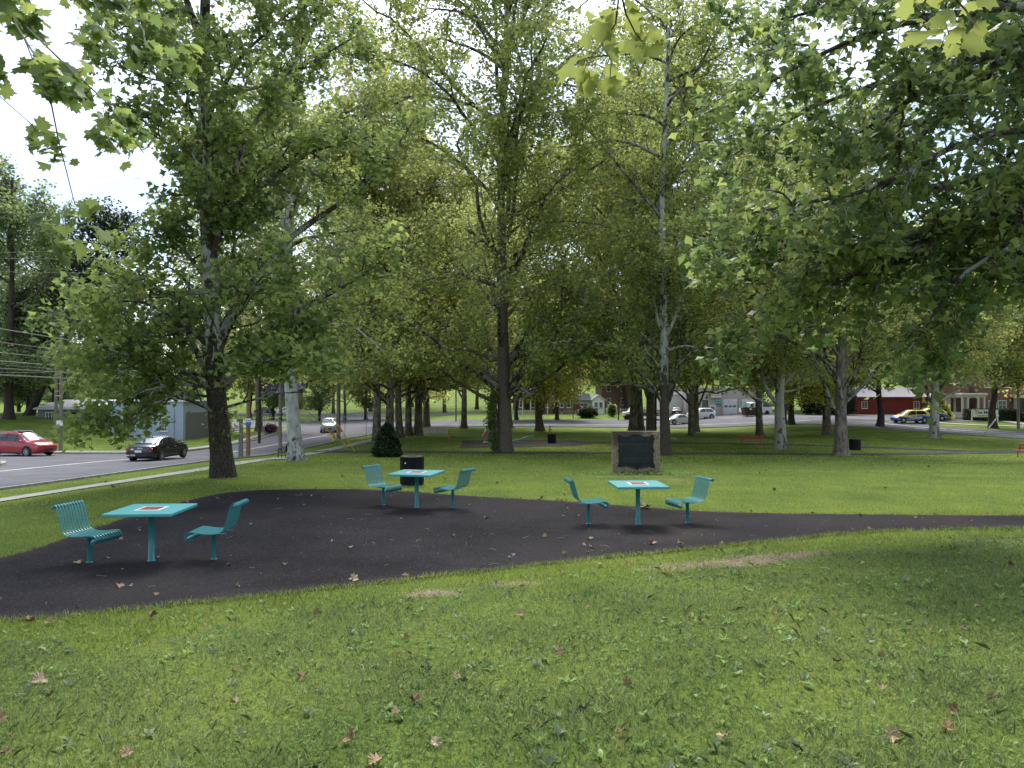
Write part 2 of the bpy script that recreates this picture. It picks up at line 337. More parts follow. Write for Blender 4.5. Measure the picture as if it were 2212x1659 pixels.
def asphalt(name, dark, light, scale=60, bump=.6, patch=.5):
    m = bpy.data.materials.new(name); m.use_nodes = True; t = m.node_tree; L = t.links; b = t.nodes['Principled BSDF']; b.inputs['Roughness'].default_value = .95; b.inputs['Specular IOR Level'].default_value = .08
    c = t.nodes.new('ShaderNodeTexCoord')
    def noise(s, d, ro=.6):
        n = t.nodes.new('ShaderNodeTexNoise'); n.inputs['Scale'].default_value = s; n.inputs['Detail'].default_value = d; n.inputs['Roughness'].default_value = ro; L.new(c.outputs['Object'], n.inputs['Vector']); return n.outputs['Fac']
    r = t.nodes.new('ShaderNodeValToRGB'); L.new(noise(scale, 4, .8), r.inputs[0]); e = r.color_ramp.elements
    e[0].position = .38; e[0].color = lin(dark); e[1].position = .62; e[1].color = lin(light); x = e.new(.74); x.color = lin(tuple(min(1, q * 3) for q in light))
    r2 = t.nodes.new('ShaderNodeValToRGB'); L.new(noise(.45, 6, .62), r2.inputs[0]); r2.color_ramp.elements[0].position = .36; r2.color_ramp.elements[0].color = (1 - patch * .55,) * 3 + (1,); r2.color_ramp.elements[1].position = .65; r2.color_ramp.elements[1].color = (1.15, 1.15, 1.12, 1)
    mu = t.nodes.new('ShaderNodeMixRGB'); mu.blend_type = 'MULTIPLY'; mu.inputs[0].default_value = 1; L.new(r.outputs[0], mu.inputs[1]); L.new(r2.outputs[0], mu.inputs[2]); L.new(mu.outputs[0], b.inputs['Base Color'])
    bp = t.nodes.new('ShaderNodeBump'); bp.inputs['Strength'].default_value = bump; bp.inputs['Distance'].default_value = .02; L.new(noise(scale, 3, .7), bp.inputs['Height']); L.new(bp.outputs[0], b.inputs['Normal'])
    return m
m_pad = asphalt('asphalt fresh', (.010, .0095, .0105), (.038, .036, .040), 40, 1.0, .75)
m_path = asphalt('asphalt path', (.06, .056, .055), (.10, .094, .092), 40)
m_road = asphalt('asphalt road', (.10, .10, .112), (.15, .15, .163), 25, .3, .3)
m_lot = asphalt('asphalt lot', (.12, .12, .128), (.18, .176, .18), 25, .3, .3)
m_paint = M('road paint', (.62, .61, .57), .7, var=.25, vscale=5)

pad_px = [(0, 1345), (250, 1322), (500, 1297), (750, 1270), (1000, 1240), (1250, 1213), (1500, 1188), (1700, 1168), (1850, 1153), (2000, 1147), (2212, 1143), (2400, 1139)]
near = [G(*p) for p in pad_px]
far_px = [(2400, 1115), (2212, 1114), (1900, 1112), (1700, 1110), (1500, 1104), (1240, 1085), (1000, 1071), (880, 1062), (750, 1057), (600, 1058), (530, 1061), (470, 1068), (400, 1084), (300, 1110), (140, 1165), (0, 1207)]
far = [G(*p) for p in far_px]
near = [(p.x, p.y) for p in near]; far = [(p.x, p.y) for p in far]
left = [(-8.6, 9.4), (-8.3, 7.9), (-7.2, 7.2)]
right = [(18, 13.2), (30, 14.5), (30, 16.1), (18, 14.7)]
pad_poly = spline([*near[:-1], *right, *far[1:], *left], 5, True)
# ragged edge
def rag(poly, amp, seed=0, step=.12):
    r = np.random.default_rng(seed); o = []; n = len(poly)
    for i in range(n):
        a = np.array(poly[i]); b = np.array(poly[(i + 1) % n]); L_ = np.linalg.norm(b - a); k = max(1, int(L_ / step)); nrm = np.array([-(b - a)[1], (b - a)[0]]) / (L_ + 1e-9)
        for j in range(k):
            p = a + (b - a) * j / k
            if np.hypot(*p) > 26: 
                if j: continue
            o.append(tuple(p + nrm * r.normal(0, amp)))
    return o
pad_poly = rag(pad_poly, .012, 3)
pad_o = sheet('asphalt_pad', pad_poly, m_pad, .010, .22)
_pv = np.array([v.co[:2] for v in pad_o.data.vertices]); _dust = np.zeros(len(_pv))
for _px, _py, _r, _a in ((1440, 1150, .9, 1.0), (1378, 1142, .5, .7), (1560, 1125, .8, .5), (327, 1225, .6, .4), (900, 1105, .6, .4), (1100, 1090, 1.2, .35), (700, 1100, 1.5, .3), (1800, 1130, 1.5, .5), (2050, 1128, 1.2, .5), (300, 1280, 1.0, .35), (1250, 1190, 1.2, .35)):
    _g = G(_px, _py); _dust = np.maximum(_dust, _a * np.exp(-((_pv[:, 0] - _g.x) ** 2 + (_pv[:, 1] - _g.y) ** 2) / _r ** 2))
_E = np.array(pad_poly); _de = np.array([np.min(np.hypot(*(_E - p).T)) for p in _pv]); _dust = np.maximum(_dust, .75 * np.exp(-(_de / .22) ** 2))
_at = pad_o.data.attributes.new('dust', 'FLOAT', 'POINT'); _at.data.foreach_set('value', _dust.astype(np.float32))
_t = m_pad.node_tree; _b = _t.nodes['Principled BSDF']; _src = _b.inputs['Base Color'].links[0].from_socket; _an = _t.nodes.new('ShaderNodeAttribute'); _an.attribute_name = 'dust'
_n = _t.nodes.new('ShaderNodeTexNoise'); _n.inputs['Scale'].default_value = 7; _n.inputs['Detail'].default_value = 6; _n.inputs['Roughness'].default_value = .75; _tc = _t.nodes.new('ShaderNodeTexCoord'); _t.links.new(_tc.outputs['Object'], _n.inputs['Vector'])
_m = _t.nodes.new('ShaderNodeMath'); _m.operation = 'MULTIPLY'; _t.links.new(_an.outputs['Fac'], _m.inputs[0]); _t.links.new(_n.outputs['Fac'], _m.inputs[1])
_x = _t.nodes.new('ShaderNodeMixRGB'); _x.inputs[2].default_value = (.075, .062, .052, 1); _t.links.new(_m.outputs[0], _x.inputs[0]); _t.links.new(_src, _x.inputs[1]); _t.links.new(_x.outputs[0], _b.inputs['Base Color'])
def strip_poly(cl, w0):
    cl = spline(cl, 6); L1 = []; R1 = []
    for i, p in enumerate(cl):
        a = np.array(cl[max(i - 1, 0)]); b = np.array(cl[min(i + 1, len(cl) - 1)]); t = (b - a) / (np.linalg.norm(b - a) + 1e-9); n = np.array([-t[1], t[0]])
        ww = w0 if not callable(w0) else w0(i / (len(cl) - 1))
        L1.append(tuple(np.array(p) + n * ww / 2)); R1.append(tuple(np.array(p) - n * ww / 2))
    return L1 + R1[::-1]
def gpts(px): return [tuple(G(*p)[:2]) for p in px]
path_a = gpts([(690, 975), (800, 976), (950, 977), (1100, 978), (1260, 979), (1450, 980), (1600, 980.5), (1800, 982), (1950, 981), (2100, 978), (2250, 975), (2420, 972)])
path_b = gpts([(1230, 957), (1400, 956), (1560, 958.5), (1720, 961.5), (1850, 965.5), (1960, 969.5), (2080, 974.5)])
sheet('park_path', strip_poly(path_a, 2.6), m_path, .03, 1.6)
sheet('side_path', strip_poly(path_b, 1.9), m_path, .026, 1.6)
play_poly = gpts([(993, 967), (1000, 952), (1100, 950), (1240, 952), (1300, 956), (1240, 963), (1120, 966)])
sheet('play_area', play_poly, m_path, .034, 1.6)
# roads
nearL = [(-18.4, -20), (-18.4, 0), (-18.3, 20), (-18.5, 35), (-18.3, 44), (-17.3, 62), (-16.6, 76), (-13.5, 90), (-4.2, 98.6), (24.4, 95), (36, 90.5), (42, 82), (48.6, 67.5), (56, 48), (66, 25)]
farL = [(80, 30), (69, 53), (60, 72), (52, 83), (47, 92), (40, 106), (26, 114), (0, 116), (-16, 117), (-22, 126), (-30, 150), (-38, 150), (-34, 120), (-30, 96), (-27, 80), (-25.2, 68), (-25, 54)]
side = [(-36, 53.5), (-80, 58), (-80, 46), (-40, 43.5), (-29.5, 41), (-27, 36), (-26.4, 20), (-26.4, 0), (-26.4, -20)]
road_poly = spline(nearL, 4) + spline(farL, 4) + side
sheet('main_road', road_poly, m_road, .03, 2.2)
def kerb(name, pts, w0=.16, h=.14, mat=m_kerb):
    pts = spline(pts, 5); mb = MB(); vs = []; 
    for i, p in enumerate(pts):
        a = np.array(pts[max(i - 1, 0)]); b = np.array(pts[min(i + 1, len(pts) - 1)]); t = (b - a) / (np.linalg.norm(b - a) + 1e-9); n = np.array([-t[1], t[0]])
        z = gzf(*p)
        for sx, zz in ((-w0 / 2, -.15), (-w0 / 2, h), (w0 / 2, h), (w0 / 2, -.15)): vs.append((p[0] + n[0] * sx, p[1] + n[1] * sx, z + zz))
    fs = [(i * 4 + j, i * 4 + j + 1, i * 4 + 5 + j, i * 4 + 4 + j) for i in range(len(pts) - 1) for j in range(3)]
    mb.add(vs, fs); return tag(mb.obj(name, mat), kind='structure')
kerb('park_kerb', nearL, h=.09)
kerb('island_kerb', [(-80, 46.05), (-40, 43.5), (-30.2, 41.4), (-27.4, 37), (-26.5, 30), (-26.5, 0)], .22, .17)
kerb('far_kerb', [(-80, 58), (-36, 53.6), (-27.5, 53.8), (-25.6, 57), (-25.2, 68), (-27, 80)], .2, .15)
# sheets of grass behind the kerb are the lawn itself; pavements
sheet('pavement', strip_poly([(-15.3, 6), (-15.4, 20), (-15.6, 34), (-15.7, 42), (-15.2, 52), (-14.4, 64), (-13.6, 76)], 1.25), m_concrete, .03, 1.3)
sheet('corner_pavement', strip_poly([(-36, 54.6), (-29, 55.2), (-26.4, 57.5), (-26.2, 68), (-28, 79)], .9), m_concrete, .12, 1.3)
sheet('bench_slab', gpts([(588, 989), (660, 987), (656, 992), (575, 994)]), m_concrete, .045, 1)
# painted lines
def line(name, pts, w0, h=.034): return sheet(name, strip_poly(pts, w0), m_paint, h, 1.5)
line('edge_line', [(-25.4, 8), (-25.3, 25), (-25.0, 38), (-24.3, 46), (-23.4, 50)], .16)
line('lane_line', [(-21.8, 52), (-21.4, 66), (-20.8, 80)], .14)
line('crossing_line', [(-12, 103), (10, 103.5), (28, 101), (40, 95)], .25)
line('lane_line_far', [(45, 88), (52, 76), (58, 62)], .25)
line('lane_line_right', [(46.5, 82), (51, 72), (55.5, 60)], .2)
# car parks across the street
sheet('garage_forecourt', [(18, 114.6), (30, 112.6), (43, 102), (47, 97), (50, 102), (48, 112), (46, 122), (20, 124)], m_lot, .045, 2.2)
sheet('shed_forecourt', [(44.0, 99), (47.3, 92.5), (51.5, 88), (60, 90), (61, 96), (62, 112), (48, 114), (46, 104)], m_lot, .06, 2.2)
sheet('far_highway', strip_poly([(-90, 152), (-50, 146), (-25, 142), (0, 144), (12, 150)], 9), m_road, .05, 2.5)
sheet('far_lot', [(-58, 92), (-36, 88), (-31, 96), (-33, 112), (-60, 116)], m_lot, .05, 3)
sheet('house_walk', strip_poly([(62, 82), (62.5, 88), (63, 95)], 1.6), m_concrete, .05, 1)
sheet('far_pavement', strip_poly([(49.5, 92.8), (55, 86.2), (62, 83.5), (80, 78)], 1.3), m_concrete, .05, 1)

# ---------------------------------------------------------------- foliage engine
def frames(t):
    a = np.where(np.abs(t[..., 2:3]) < .9, np.array([0, 0, 1.]), np.array([1., 0, 0])); u = np.cross(t, a); u /= np.linalg.norm(u, axis=-1, keepdims=True) + 1e-9
    return u, np.cross(t, u)
def tubes(Pn, Rn, sides):
    """Pn (n,k,3), Rn (n,k) -> verts, quads"""
    n, k, _ = Pn.shape; T = np.zeros_like(Pn); T[:, 1:-1] = Pn[:, 2:] - Pn[:, :-2]; T[:, 0] = Pn[:, 1] - Pn[:, 0]; T[:, -1] = Pn[:, -1] - Pn[:, -2]
    T /= np.linalg.norm(T, axis=-1, keepdims=True) + 1e-9
    t0 = Pn[:, -1] - Pn[:, 0]; t0 /= np.linalg.norm(t0, axis=-1, keepdims=True) + 1e-9; u0, _ = frames(t0)
    u = u0[:, None] - T * np.sum(u0[:, None] * T, -1, keepdims=True); u /= np.linalg.norm(u, axis=-1, keepdims=True) + 1e-9; v = np.cross(T, u)
    an = np.arange(sides) * 2 * np.pi / sides
    Vv = Pn[:, :, None] + Rn[:, :, None, None] * (u[:, :, None] * np.cos(an)[None, None, :, None] + v[:, :, None] * np.sin(an)[None, None, :, None])
    base = (np.arange(n)[:, None, None] * k + np.arange(k - 1)[None, :, None]) * sides; j = np.arange(sides)[None, None]; j2 = (j + 1) % sides
    q = np.stack([base + j, base + j2, base + sides + j2, base + sides + j], -1).reshape(-1, 4)
    return Vv.reshape(-1, 3), q
def resample(poly, k):
    p = np.array([tuple(q) for q in poly], float); d = np.r_[0, np.cumsum(np.linalg.norm(np.diff(p, axis=0), axis=1))]; s = np.linspace(0, d[-1], k)
    return np.stack([np.interp(s, d, p[:, i]) for i in range(3)], -1)
def smoothpoly(poly, k):
    p = resample(poly, k * 3)
    for _ in range(4): p[1:-1] = (p[:-2] + 2 * p[1:-1] + p[2:]) / 4
    return resample(p, k)
def children(Pn, Rn, m, lo, hi, amin, amax, up, k, rr, tmin=.15, droop=0., wob=.18, taper=.25, g=rng, flat=0., vase=False):
    n, kk, _ = Pn.shape; t = tmin + (1 - tmin) * ((np.arange(m)[None] + g.random((n, m))) / m); idx = np.clip(t * (kk - 1), 0, kk - 1.001); i = idx.astype(int); f = (idx - i)[..., None]
    ar = np.arange(n)[:, None]; b = Pn[ar, i] * (1 - f) + Pn[ar, i + 1] * f; r = Rn[ar, i] * (1 - f[..., 0]) + Rn[ar, i + 1] * f[..., 0]
    T = Pn[ar, i + 1] - Pn[ar, i]; T /= np.linalg.norm(T, axis=-1, keepdims=True) + 1e-9
    u, v = frames(T); ph = g.random((n, m, 1)) * 2 * np.pi; an = np.radians(amin + (amax - amin) * g.random((n, m, 1)))
    D = T * np.cos(an) + (u * np.cos(ph) + v * np.sin(ph)) * np.sin(an); D[..., 2] = D[..., 2] * (1 - flat) + up; D /= np.linalg.norm(D, axis=-1, keepdims=True) + 1e-9
    Ln = (lo + (hi - lo) * g.random((n, m, 1))) * ((.62 + .5 * np.sin(np.pi * np.clip(t[..., None], 0, 1) ** 1.3)) if vase else (1.1 - .55 * t[..., None]))
    pts = [b]; d = D
    for s in range(k - 1):
        d = d + g.normal(0, wob, d.shape); d[..., 2] -= droop; d /= np.linalg.norm(d, axis=-1, keepdims=True) + 1e-9; pts.append(pts[-1] + d * Ln / (k - 1))
    Pc = np.stack(pts, 2).reshape(n * m, k, 3); r0 = np.minimum(r * .75, rr).reshape(-1); Rc = r0[:, None] * np.linspace(1, taper, k)[None]
    return Pc, Rc
LEAF2 = (np.array([(0, 0, 0), (-.5, .45, -.08), (0, 1, -.05), (.5, .45, -.08)]), [(0, 3, 2, 1)])
LEAF4 = (np.array([(0, 0, 0), (-.58, .30, -.12), (-.27, .55, -.06), (0, 1, -.10), (.27, .55, -.06), (.58, .30, -.12)]), [(0, 3, 2, 1), (0, 5, 4, 3)])
def maple():
    o = [(0, 0), (-.18, -.06), (-.42, -.05), (-.36, .12), (-.62, .30), (-.48, .40), (-.52, .62), (-.27, .55), (-.22, .72), (-.1, .74), (0, 1.0)]
    r = [(-x, y) for x, y in o[1:-1]][::-1]
    pts = [(x, y, -abs(x) * .28 - .12 * y * y) for x, y in o + r]
    n = len(o); return np.array(pts), [tuple(range(n))[::-1], (0,) + tuple(range(len(pts) - 1, n - 2, -1))[::1]][:1] + [tuple([0] + list(range(n - 1, len(pts)))[::1])[::-1]]
LEAFM = maple()
def leafmesh(pos, size, tmpl, g=rng, tilt=.9, name='crown'):
    tv, tf = tmpl; n = len(pos)
    nrm = g.normal(0, tilt, (n, 3)); nrm[:, 2] += 1.0; nrm /= np.linalg.norm(nrm, axis=1, keepdims=True)
    a = g.normal(0, 1, (n, 3)); a[:, 2] -= .7; a -= nrm * np.sum(a * nrm, 1, keepdims=True); a /= np.linalg.norm(a, axis=1, keepdims=True) + 1e-9; b = np.cross(a, nrm)
    s = (size * (.65 + .6 * g.random(n)))[:, None, None]
    bend = (1 + g.normal(0, .9, n))[:, None, None]
    Vv = pos[:, None] + s * (tv[None, :, 0:1] * b[:, None] + tv[None, :, 1:2] * a[:, None] + bend * tv[None, :, 2:3] * nrm[:, None])
    nv = len(tv); off = np.arange(n)[:, None] * nv
    fl = np.concatenate([off + np.array(f)[None] for f in tf], 1).ravel(); sz = np.tile([len(f) for f in tf], n)
    return npmesh(name, Vv.reshape(-1, 3), fl, sz)
def sprinkle(Pt, per, jit, g=rng, tlo=.2):
    n, k, _ = Pt.shape; t = tlo + (1.08 - tlo) * g.random((n, per)); t = np.minimum(t, 1); idx = np.clip(t * (k - 1), 0, k - 1.001); i = idx.astype(int); f = (idx - i)[..., None]; ar = np.arange(n)[:, None]
    return (Pt[ar, i] * (1 - f) + Pt[ar, i + 1] * f + g.normal(0, jit, (n, per, 3))).reshape(-1, 3)
def flare(h, r, extra=.75): return r * (1 + extra * math.exp(-h / .55))
def trunkmesh(pts, rs, sides=18, lobes=5, seed=1, name='trunk', fl=.7):
    g = np.random.default_rng(seed); Pn = np.array(pts, float); k = len(Pn); an = np.arange(sides) * 2 * np.pi / sides; Vv = []
    for i in range(k):
        h = Pn[i, 2] - Pn[0, 2]; r = rs[i] * (1 + fl * math.exp(-max(h, 0) / .6) * (.75 + .45 * np.cos(an * lobes + seed) * math.exp(-max(h, 0) / .9))) * (1 + .035 * np.cos(an * 3 + h * .9) + g.normal(0, .012, sides))
        Vv.append(np.stack([Pn[i, 0] + r * np.cos(an), Pn[i, 1] + r * np.sin(an), np.full(sides, Pn[i, 2])], -1))
    Vv = np.concatenate(Vv); i_ = (np.arange(k - 1)[:, None] * sides); j = np.arange(sides)[None]; j2 = (j + 1) % sides
    q = np.stack([i_ + j, i_ + j2, i_ + sides + j2, i_ + sides + j], -1).reshape(-1, 4)
    return npmesh(name, Vv, q.ravel(), np.full(len(q), 4), True)
LEAFCOUNT = 0
def tree(name, label, cat, base, trunk, r0, limbs, bark, leaf, lsize, tmpl, auto=14, sub=8, twig=6, per=5, L1=(4, 7), L2=(1.6, 3.2), L3=(.5, 1.1), trange=(.35, 1), group=None, seed=1, taper=.22, jit=.14, hmin=0, lite=False, limb_r=None, up1=.25, droop=.05, flr=.7, tilt=.9, amin=35, amax=68, sides=18, vis=True, limb_sub=1.0):
    """trunk, limbs: world polylines; everything is built in the tree's own frame"""
    global LEAFCOUNT
    g = np.random.default_rng(seed * 131 + 5); base = Vector(base); bb = np.array(base)
    tp = smoothpoly([np.array(tuple(p)) - bb for p in trunk], 16); hz = np.linspace(0, 1, 16)
    tp = np.concatenate([tp[:1] + [(0, 0, -.25)], tp[:1], resample(tp[:3], 9)[1:-1], tp[2:]]); tp[0, :2] = tp[1, :2]
    d = np.r_[0, np.cumsum(np.linalg.norm(np.diff(tp, axis=0), axis=1))]; rs = r0 * (1 - (1 - taper) * (d / d[-1]) ** .8)
    root = thing(name, label, cat, base, group=group)
    link('trunk', trunkmesh(tp, rs, sides, 5, seed, fl=flr), bark, root)
    K = 13; Pl = []; Rl = []
    for li in limbs:
        pts, ra = li; p = smoothpoly([np.array(tuple(q)) - bb for q in pts], K)
        tt = tp[np.argmin(np.linalg.norm(tp - p[0], axis=1))]
        if np.linalg.norm(tt[:2] - p[0][:2]) < 1.5: p[0] = tt * .6 + p[0] * .4
        Pl.append(p); Rl.append(ra * np.linspace(1, .12, K)); v, q = tubes(p[None], Rl[-1][None], 9)
        link('limb', npmesh('limb', v, q.ravel(), np.full(len(q), 4), True), bark if bark is not m_bark1 else m_limb, root)
    nh = len(Pl)
    Pt, Rt = tp[None], rs[None]; bv = []; bq = []; off = 0
    if auto:
        Pa, Ra = children(Pt, Rt, auto, L1[0], L1[1], amin, amax, up1, K, r0 * .34 if limb_r is None else limb_r, trange[0], droop * .6, .15, .25, g, 0., True)
        if hmin and (lite or not callable(hmin)): kp = Pa[:, 3:, 2].min(1) > (4.2 if callable(hmin) else hmin - .6); Pa = Pa[kp]; Ra = Ra[kp]
        v, q = tubes(Pa, Ra, 5 if lite else 7); bv.append(v); bq.append(q + off); off += len(v)
        Pl += list(Pa); Rl += list(Ra)
    Pl = np.array(Pl); Rl = np.array(Rl)
    P2, R2 = children(Pl, Rl, sub, L2[0], L2[1], 30, 75, .08, 4 if lite else 6, .05, .12, droop, .22, .3, g)
    P3, R3 = children(P2, R2, twig, L3[0], L3[1], 25, 80, .0, 2 if lite else 3, .014, .1, droop * 1.5, .25, .4, g)
    if hmin: 
        kp = hmin(P3[:, -1]) if callable(hmin) else P3[:, -1, 2] > hmin
        P3 = P3[kp]; R3 = R3[kp]
        kp = hmin(P2[:, -1]) if callable(hmin) else P2[:, -1, 2] > hmin
        P2 = P2[kp]; R2 = R2[kp]
    v, q = tubes(P2, R2, 3 if lite else 4); bv.append(v); bq.append(q + off); off += len(v)
    v, q = tubes(P3, R3, 3); bv.append(v); bq.append(q + off); off += len(v)
    bq = np.concatenate(bq); bo = link('branches', npmesh('branches', np.concatenate(bv), bq.ravel(), np.full(len(bq), 4), True), m_twig if bark is m_darkbark else m_limb, root); bo['kind'] = 'stuff'
    pos = np.concatenate([sprinkle(P3, per, jit, g), sprinkle(P2, max(2, per // 2), jit, g, .3)]); LEAFCOUNT += len(pos)
    co = link('crown', leafmesh(pos, np.full(len(pos), lsize), tmpl, g, tilt), leaf, root); co['kind'] = 'stuff'
    return root
def copy_tree(root, loc, rz, label, group=None, sc=1, leaf=None):
    r = root.copy(); C.objects.link(r); r.location = loc; r.rotation_euler = (0, 0, rz); r.scale = (sc, sc, sc); r['label'] = label
    if group: r['group'] = group
    elif 'group' in r: del r['group']
    for ch in list(root.children):
        c = ch.copy(); C.objects.link(c); c.parent = r
        for g2 in ch.children:
            d = g2.copy(); C.objects.link(d); d.parent = c
    return r
# ---------------------------------------------------------------- trees
def PL(d0, pts): return [P(a, b, d0 + (c[0] if c else 0)) for a, b, *c in pts]
# T1: the big sycamore left of the pad
b = G(482, 1031); D = b.y
t1 = tree('sycamore_tree', 'big sycamore with dark flaking lower trunk at the left edge of the lawn', 'tree', b,
     [b] + PL(D, [(478, 960), (470, 880), (463, 780), (458, 680), (452, 560), (446, 430), (442, 300), (440, 120), (448, -120), (455, -330)]), .335,
     [(PL(D, [(468, 800), (520, 745, -.3), (590, 705, -.8), (640, 670, -1.2), (740, 622, -2), (830, 560, -2.5)]), .15),
      (PL(D, [(462, 740), (520, 650, .3), (549, 607, .8), (626, 510, 1.5), (746, 432, 2), (840, 345, 2.5), (900, 250, 3)]), .17),
      (PL(D, [(455, 590), (466, 541, -.3), (492, 422, -.8), (537, 281, -1), (598, 197, -1.3), (650, 120, -1.5)]), .13),
      (PL(D, [(446, 440), (430, 397), (387, 334, -.5), (340, 290, -1), (290, 240, -1.5)]), .085),
      (PL(D, [(470, 885), (530, 868, -1), (610, 848, -2), (690, 846, -2.6), (745, 853, -3)]), .05),
      (PL(D, [(466, 850), (420, 815, -.8), (350, 785, -1.6), (250, 760, -2.4), (170, 735, -3)]), .075),
      (PL(D, [(470, 900), (430, 868, -.8), (370, 858, -1.8), (310, 880, -2.6), (285, 930, -3)]), .055),
      (PL(D, [(468, 840), (400, 830, -1), (320, 840, -2), (240, 880, -2.8), (215, 930, -3)]), .05),
      (PL(D, [(468, 860), (410, 850, -.3), (340, 870, -1), (300, 920, -1.4)]), .045),
      (PL(D, [(466, 820), (360, 790, .5), (250, 800, 0), (150, 790, -1)]), .06),
      (PL(D, [(462, 760), (400, 700, -.5), (310, 650, -1.5), (210, 650, -2.5)]), .075),
      (PL(D, [(455, 620), (400, 540, 0), (340, 500, -.6), (290, 520, -1.2)]), .065),
      (PL(D, [(470, 830), (520, 800, -1.8), (600, 770, -3.2), (690, 760, -4)]), .06),
      (PL(D, [(464, 790), (500, 700, -1.6), (560, 600, -2.8), (640, 560, -3.6)]), .075),
      (PL(D, [(450, 500), (520, 360, 1.2), (600, 300, 2.5), (720, 260, 3.2)]), .08),
      (PL(D, [(445, 300), (380, 200, -1), (300, 130, -1.6), (250, 60, -2)]), .07),
      (PL(D, [(444, 260), (520, 120, -1), (610, 40, -1.6), (700, -30, -2)]), .08),
      (PL(D, [(440, 200), (560, 190, 1), (680, 130, 1.6), (800, 60, 2)]), .08)],
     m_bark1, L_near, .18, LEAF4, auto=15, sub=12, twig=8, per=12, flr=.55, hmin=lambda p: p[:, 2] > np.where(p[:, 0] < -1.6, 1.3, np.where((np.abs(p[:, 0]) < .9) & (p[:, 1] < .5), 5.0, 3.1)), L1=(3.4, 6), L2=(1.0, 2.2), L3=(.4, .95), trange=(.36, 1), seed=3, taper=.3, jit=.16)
g_ = np.random.default_rng(5); n = 380; a = g_.random(n) * 6.283; hh = 1.1 + 5 * g_.random(n) ** .8; rr = .34 + .28 * g_.random(n) ** 2
o = link('trunk_sprouts', leafmesh(np.stack([rr * np.cos(a) - .02 * hh, rr * np.sin(a), hh], -1), np.full(n, .15), LEAF4, g_, 1.1, 'trunk_sprouts'), L_near, t1); o['kind'] = 'stuff'
# T2: white trunk behind it
b = G(640, 996); D = b.y
tree('white_sycamore_tree', 'tall white barked sycamore behind the black metal bench', 'tree', b,
     [b] + PL(D, [(636, 930), (630, 860), (622, 760), (618, 640), (622, 520), (628, 420), (632, 330), (640, 200), (650, 0), (655, -150)]), .42,
     [(PL(D, [(622, 560), (610, 470), (598, 420), (585, 330, .5), (570, 250, 1), (590, 180, 1)]), .17),
      (PL(D, [(626, 480), (650, 420), (672, 385), (700, 340, -.5), (750, 300, -1), (800, 240, -1.5)]), .19),
      (PL(D, [(622, 700), (660, 670), (720, 640, -1), (790, 600, -2), (860, 590, -3)]), .1),
      (PL(D, [(624, 620), (680, 560, 1), (760, 520, 2), (850, 500, 3)]), .11),
      (PL(D, [(622, 760), (690, 700, -2), (760, 700, -3), (830, 760, -4)]), .09)],
     m_bark2, L_mid, .185, LEAF2, auto=32, sub=11, twig=8, per=11, L1=(5, 9.5), L2=(1.8, 3.6), L3=(.6, 1.3), hmin=5.5, lite=True, trange=(.3, 1), seed=4, taper=.35, jit=.2, flr=.8)
# T3: tall brown trunk in the middle
b = G(1091, 976); D = b.y
t3 = tree('tall_sycamore_tree', 'tall sycamore with straight dark brown trunk and an ivy covered side', 'tree', b,
     [b] + PL(D, [(1090, 900), (1088, 800), (1086, 700), (1084, 560), (1082, 420), (1085, 260), (1092, 100), (1100, -80)]), .53,
     [(PL(D, [(1080, 790), (1045, 765), (1000, 752, 0), (950, 758, -1), (900, 775, -2), (860, 800, -3)]), .17),
      (PL(D, [(1074, 872), (1030, 850), (980, 820, -1), (940, 790, -2), (905, 765, -2.5)]), .16),
      (PL(D, [(1094, 860), (1130, 830), (1155, 790, 0), (1165, 750, 1)]), .15),
      (PL(D, [(1090, 690), (1130, 640, -1), (1190, 610, -2), (1260, 640, -3)]), .14),
      (PL(D, [(1084, 560), (1020, 500, -1), (950, 480, -2), (880, 500, -3)]), .16),
      (PL(D, [(1086, 620), (1010, 600, -2), (930, 600, -4), (850, 640, -5)]), .14),
      (PL(D, [(1084, 520), (1140, 470, 1), (1210, 460, 2), (1270, 500, 2)]), .13)],
     m_bark3, L_mid, .235, LEAF2, auto=50, sub=13, twig=9, per=12, L1=(9, 15), L2=(2.4, 5), L3=(.8, 1.7), hmin=lambda p: (p[:, 2] > 5.5) & ~((np.abs(p[:, 0]) < 1.6) & (p[:, 1] < 1) & (p[:, 2] < 10.5)), lite=True, trange=(.24, 1), seed=5, taper=.25, jit=.25, flr=.5, amin=32)
g_ = np.random.default_rng(8); hh = g_.random(1700); q = np.stack([-.62 - .28 * hh ** .5 * g_.random(1700) * 1.4 + g_.normal(0, .16, 1700), g_.normal(-.25, .28, 1700), hh * 4.6], -1); q[:, 0] -= .25 * np.sin(hh * 3)
o = link('ivy', leafmesh(q, np.full(len(q), .17), LEAF2, g_, .9, 'ivy'), L_deep, t3); o['kind'] = 'stuff'
q = np.stack([-.55 + .0 * hh[:900], g_.normal(0, .1, 900), hh[:900]], -1)
mb = MB(); mb.tube([(-.62, -.05, -.1), (-.66, -.1, 1.5), (-.75, -.1, 3), (-.9, 0, 4.4)], [.34, .26, .2, .14], 10); link('side_stem', mb.mesh('side_stem'), m_bark5, t3)
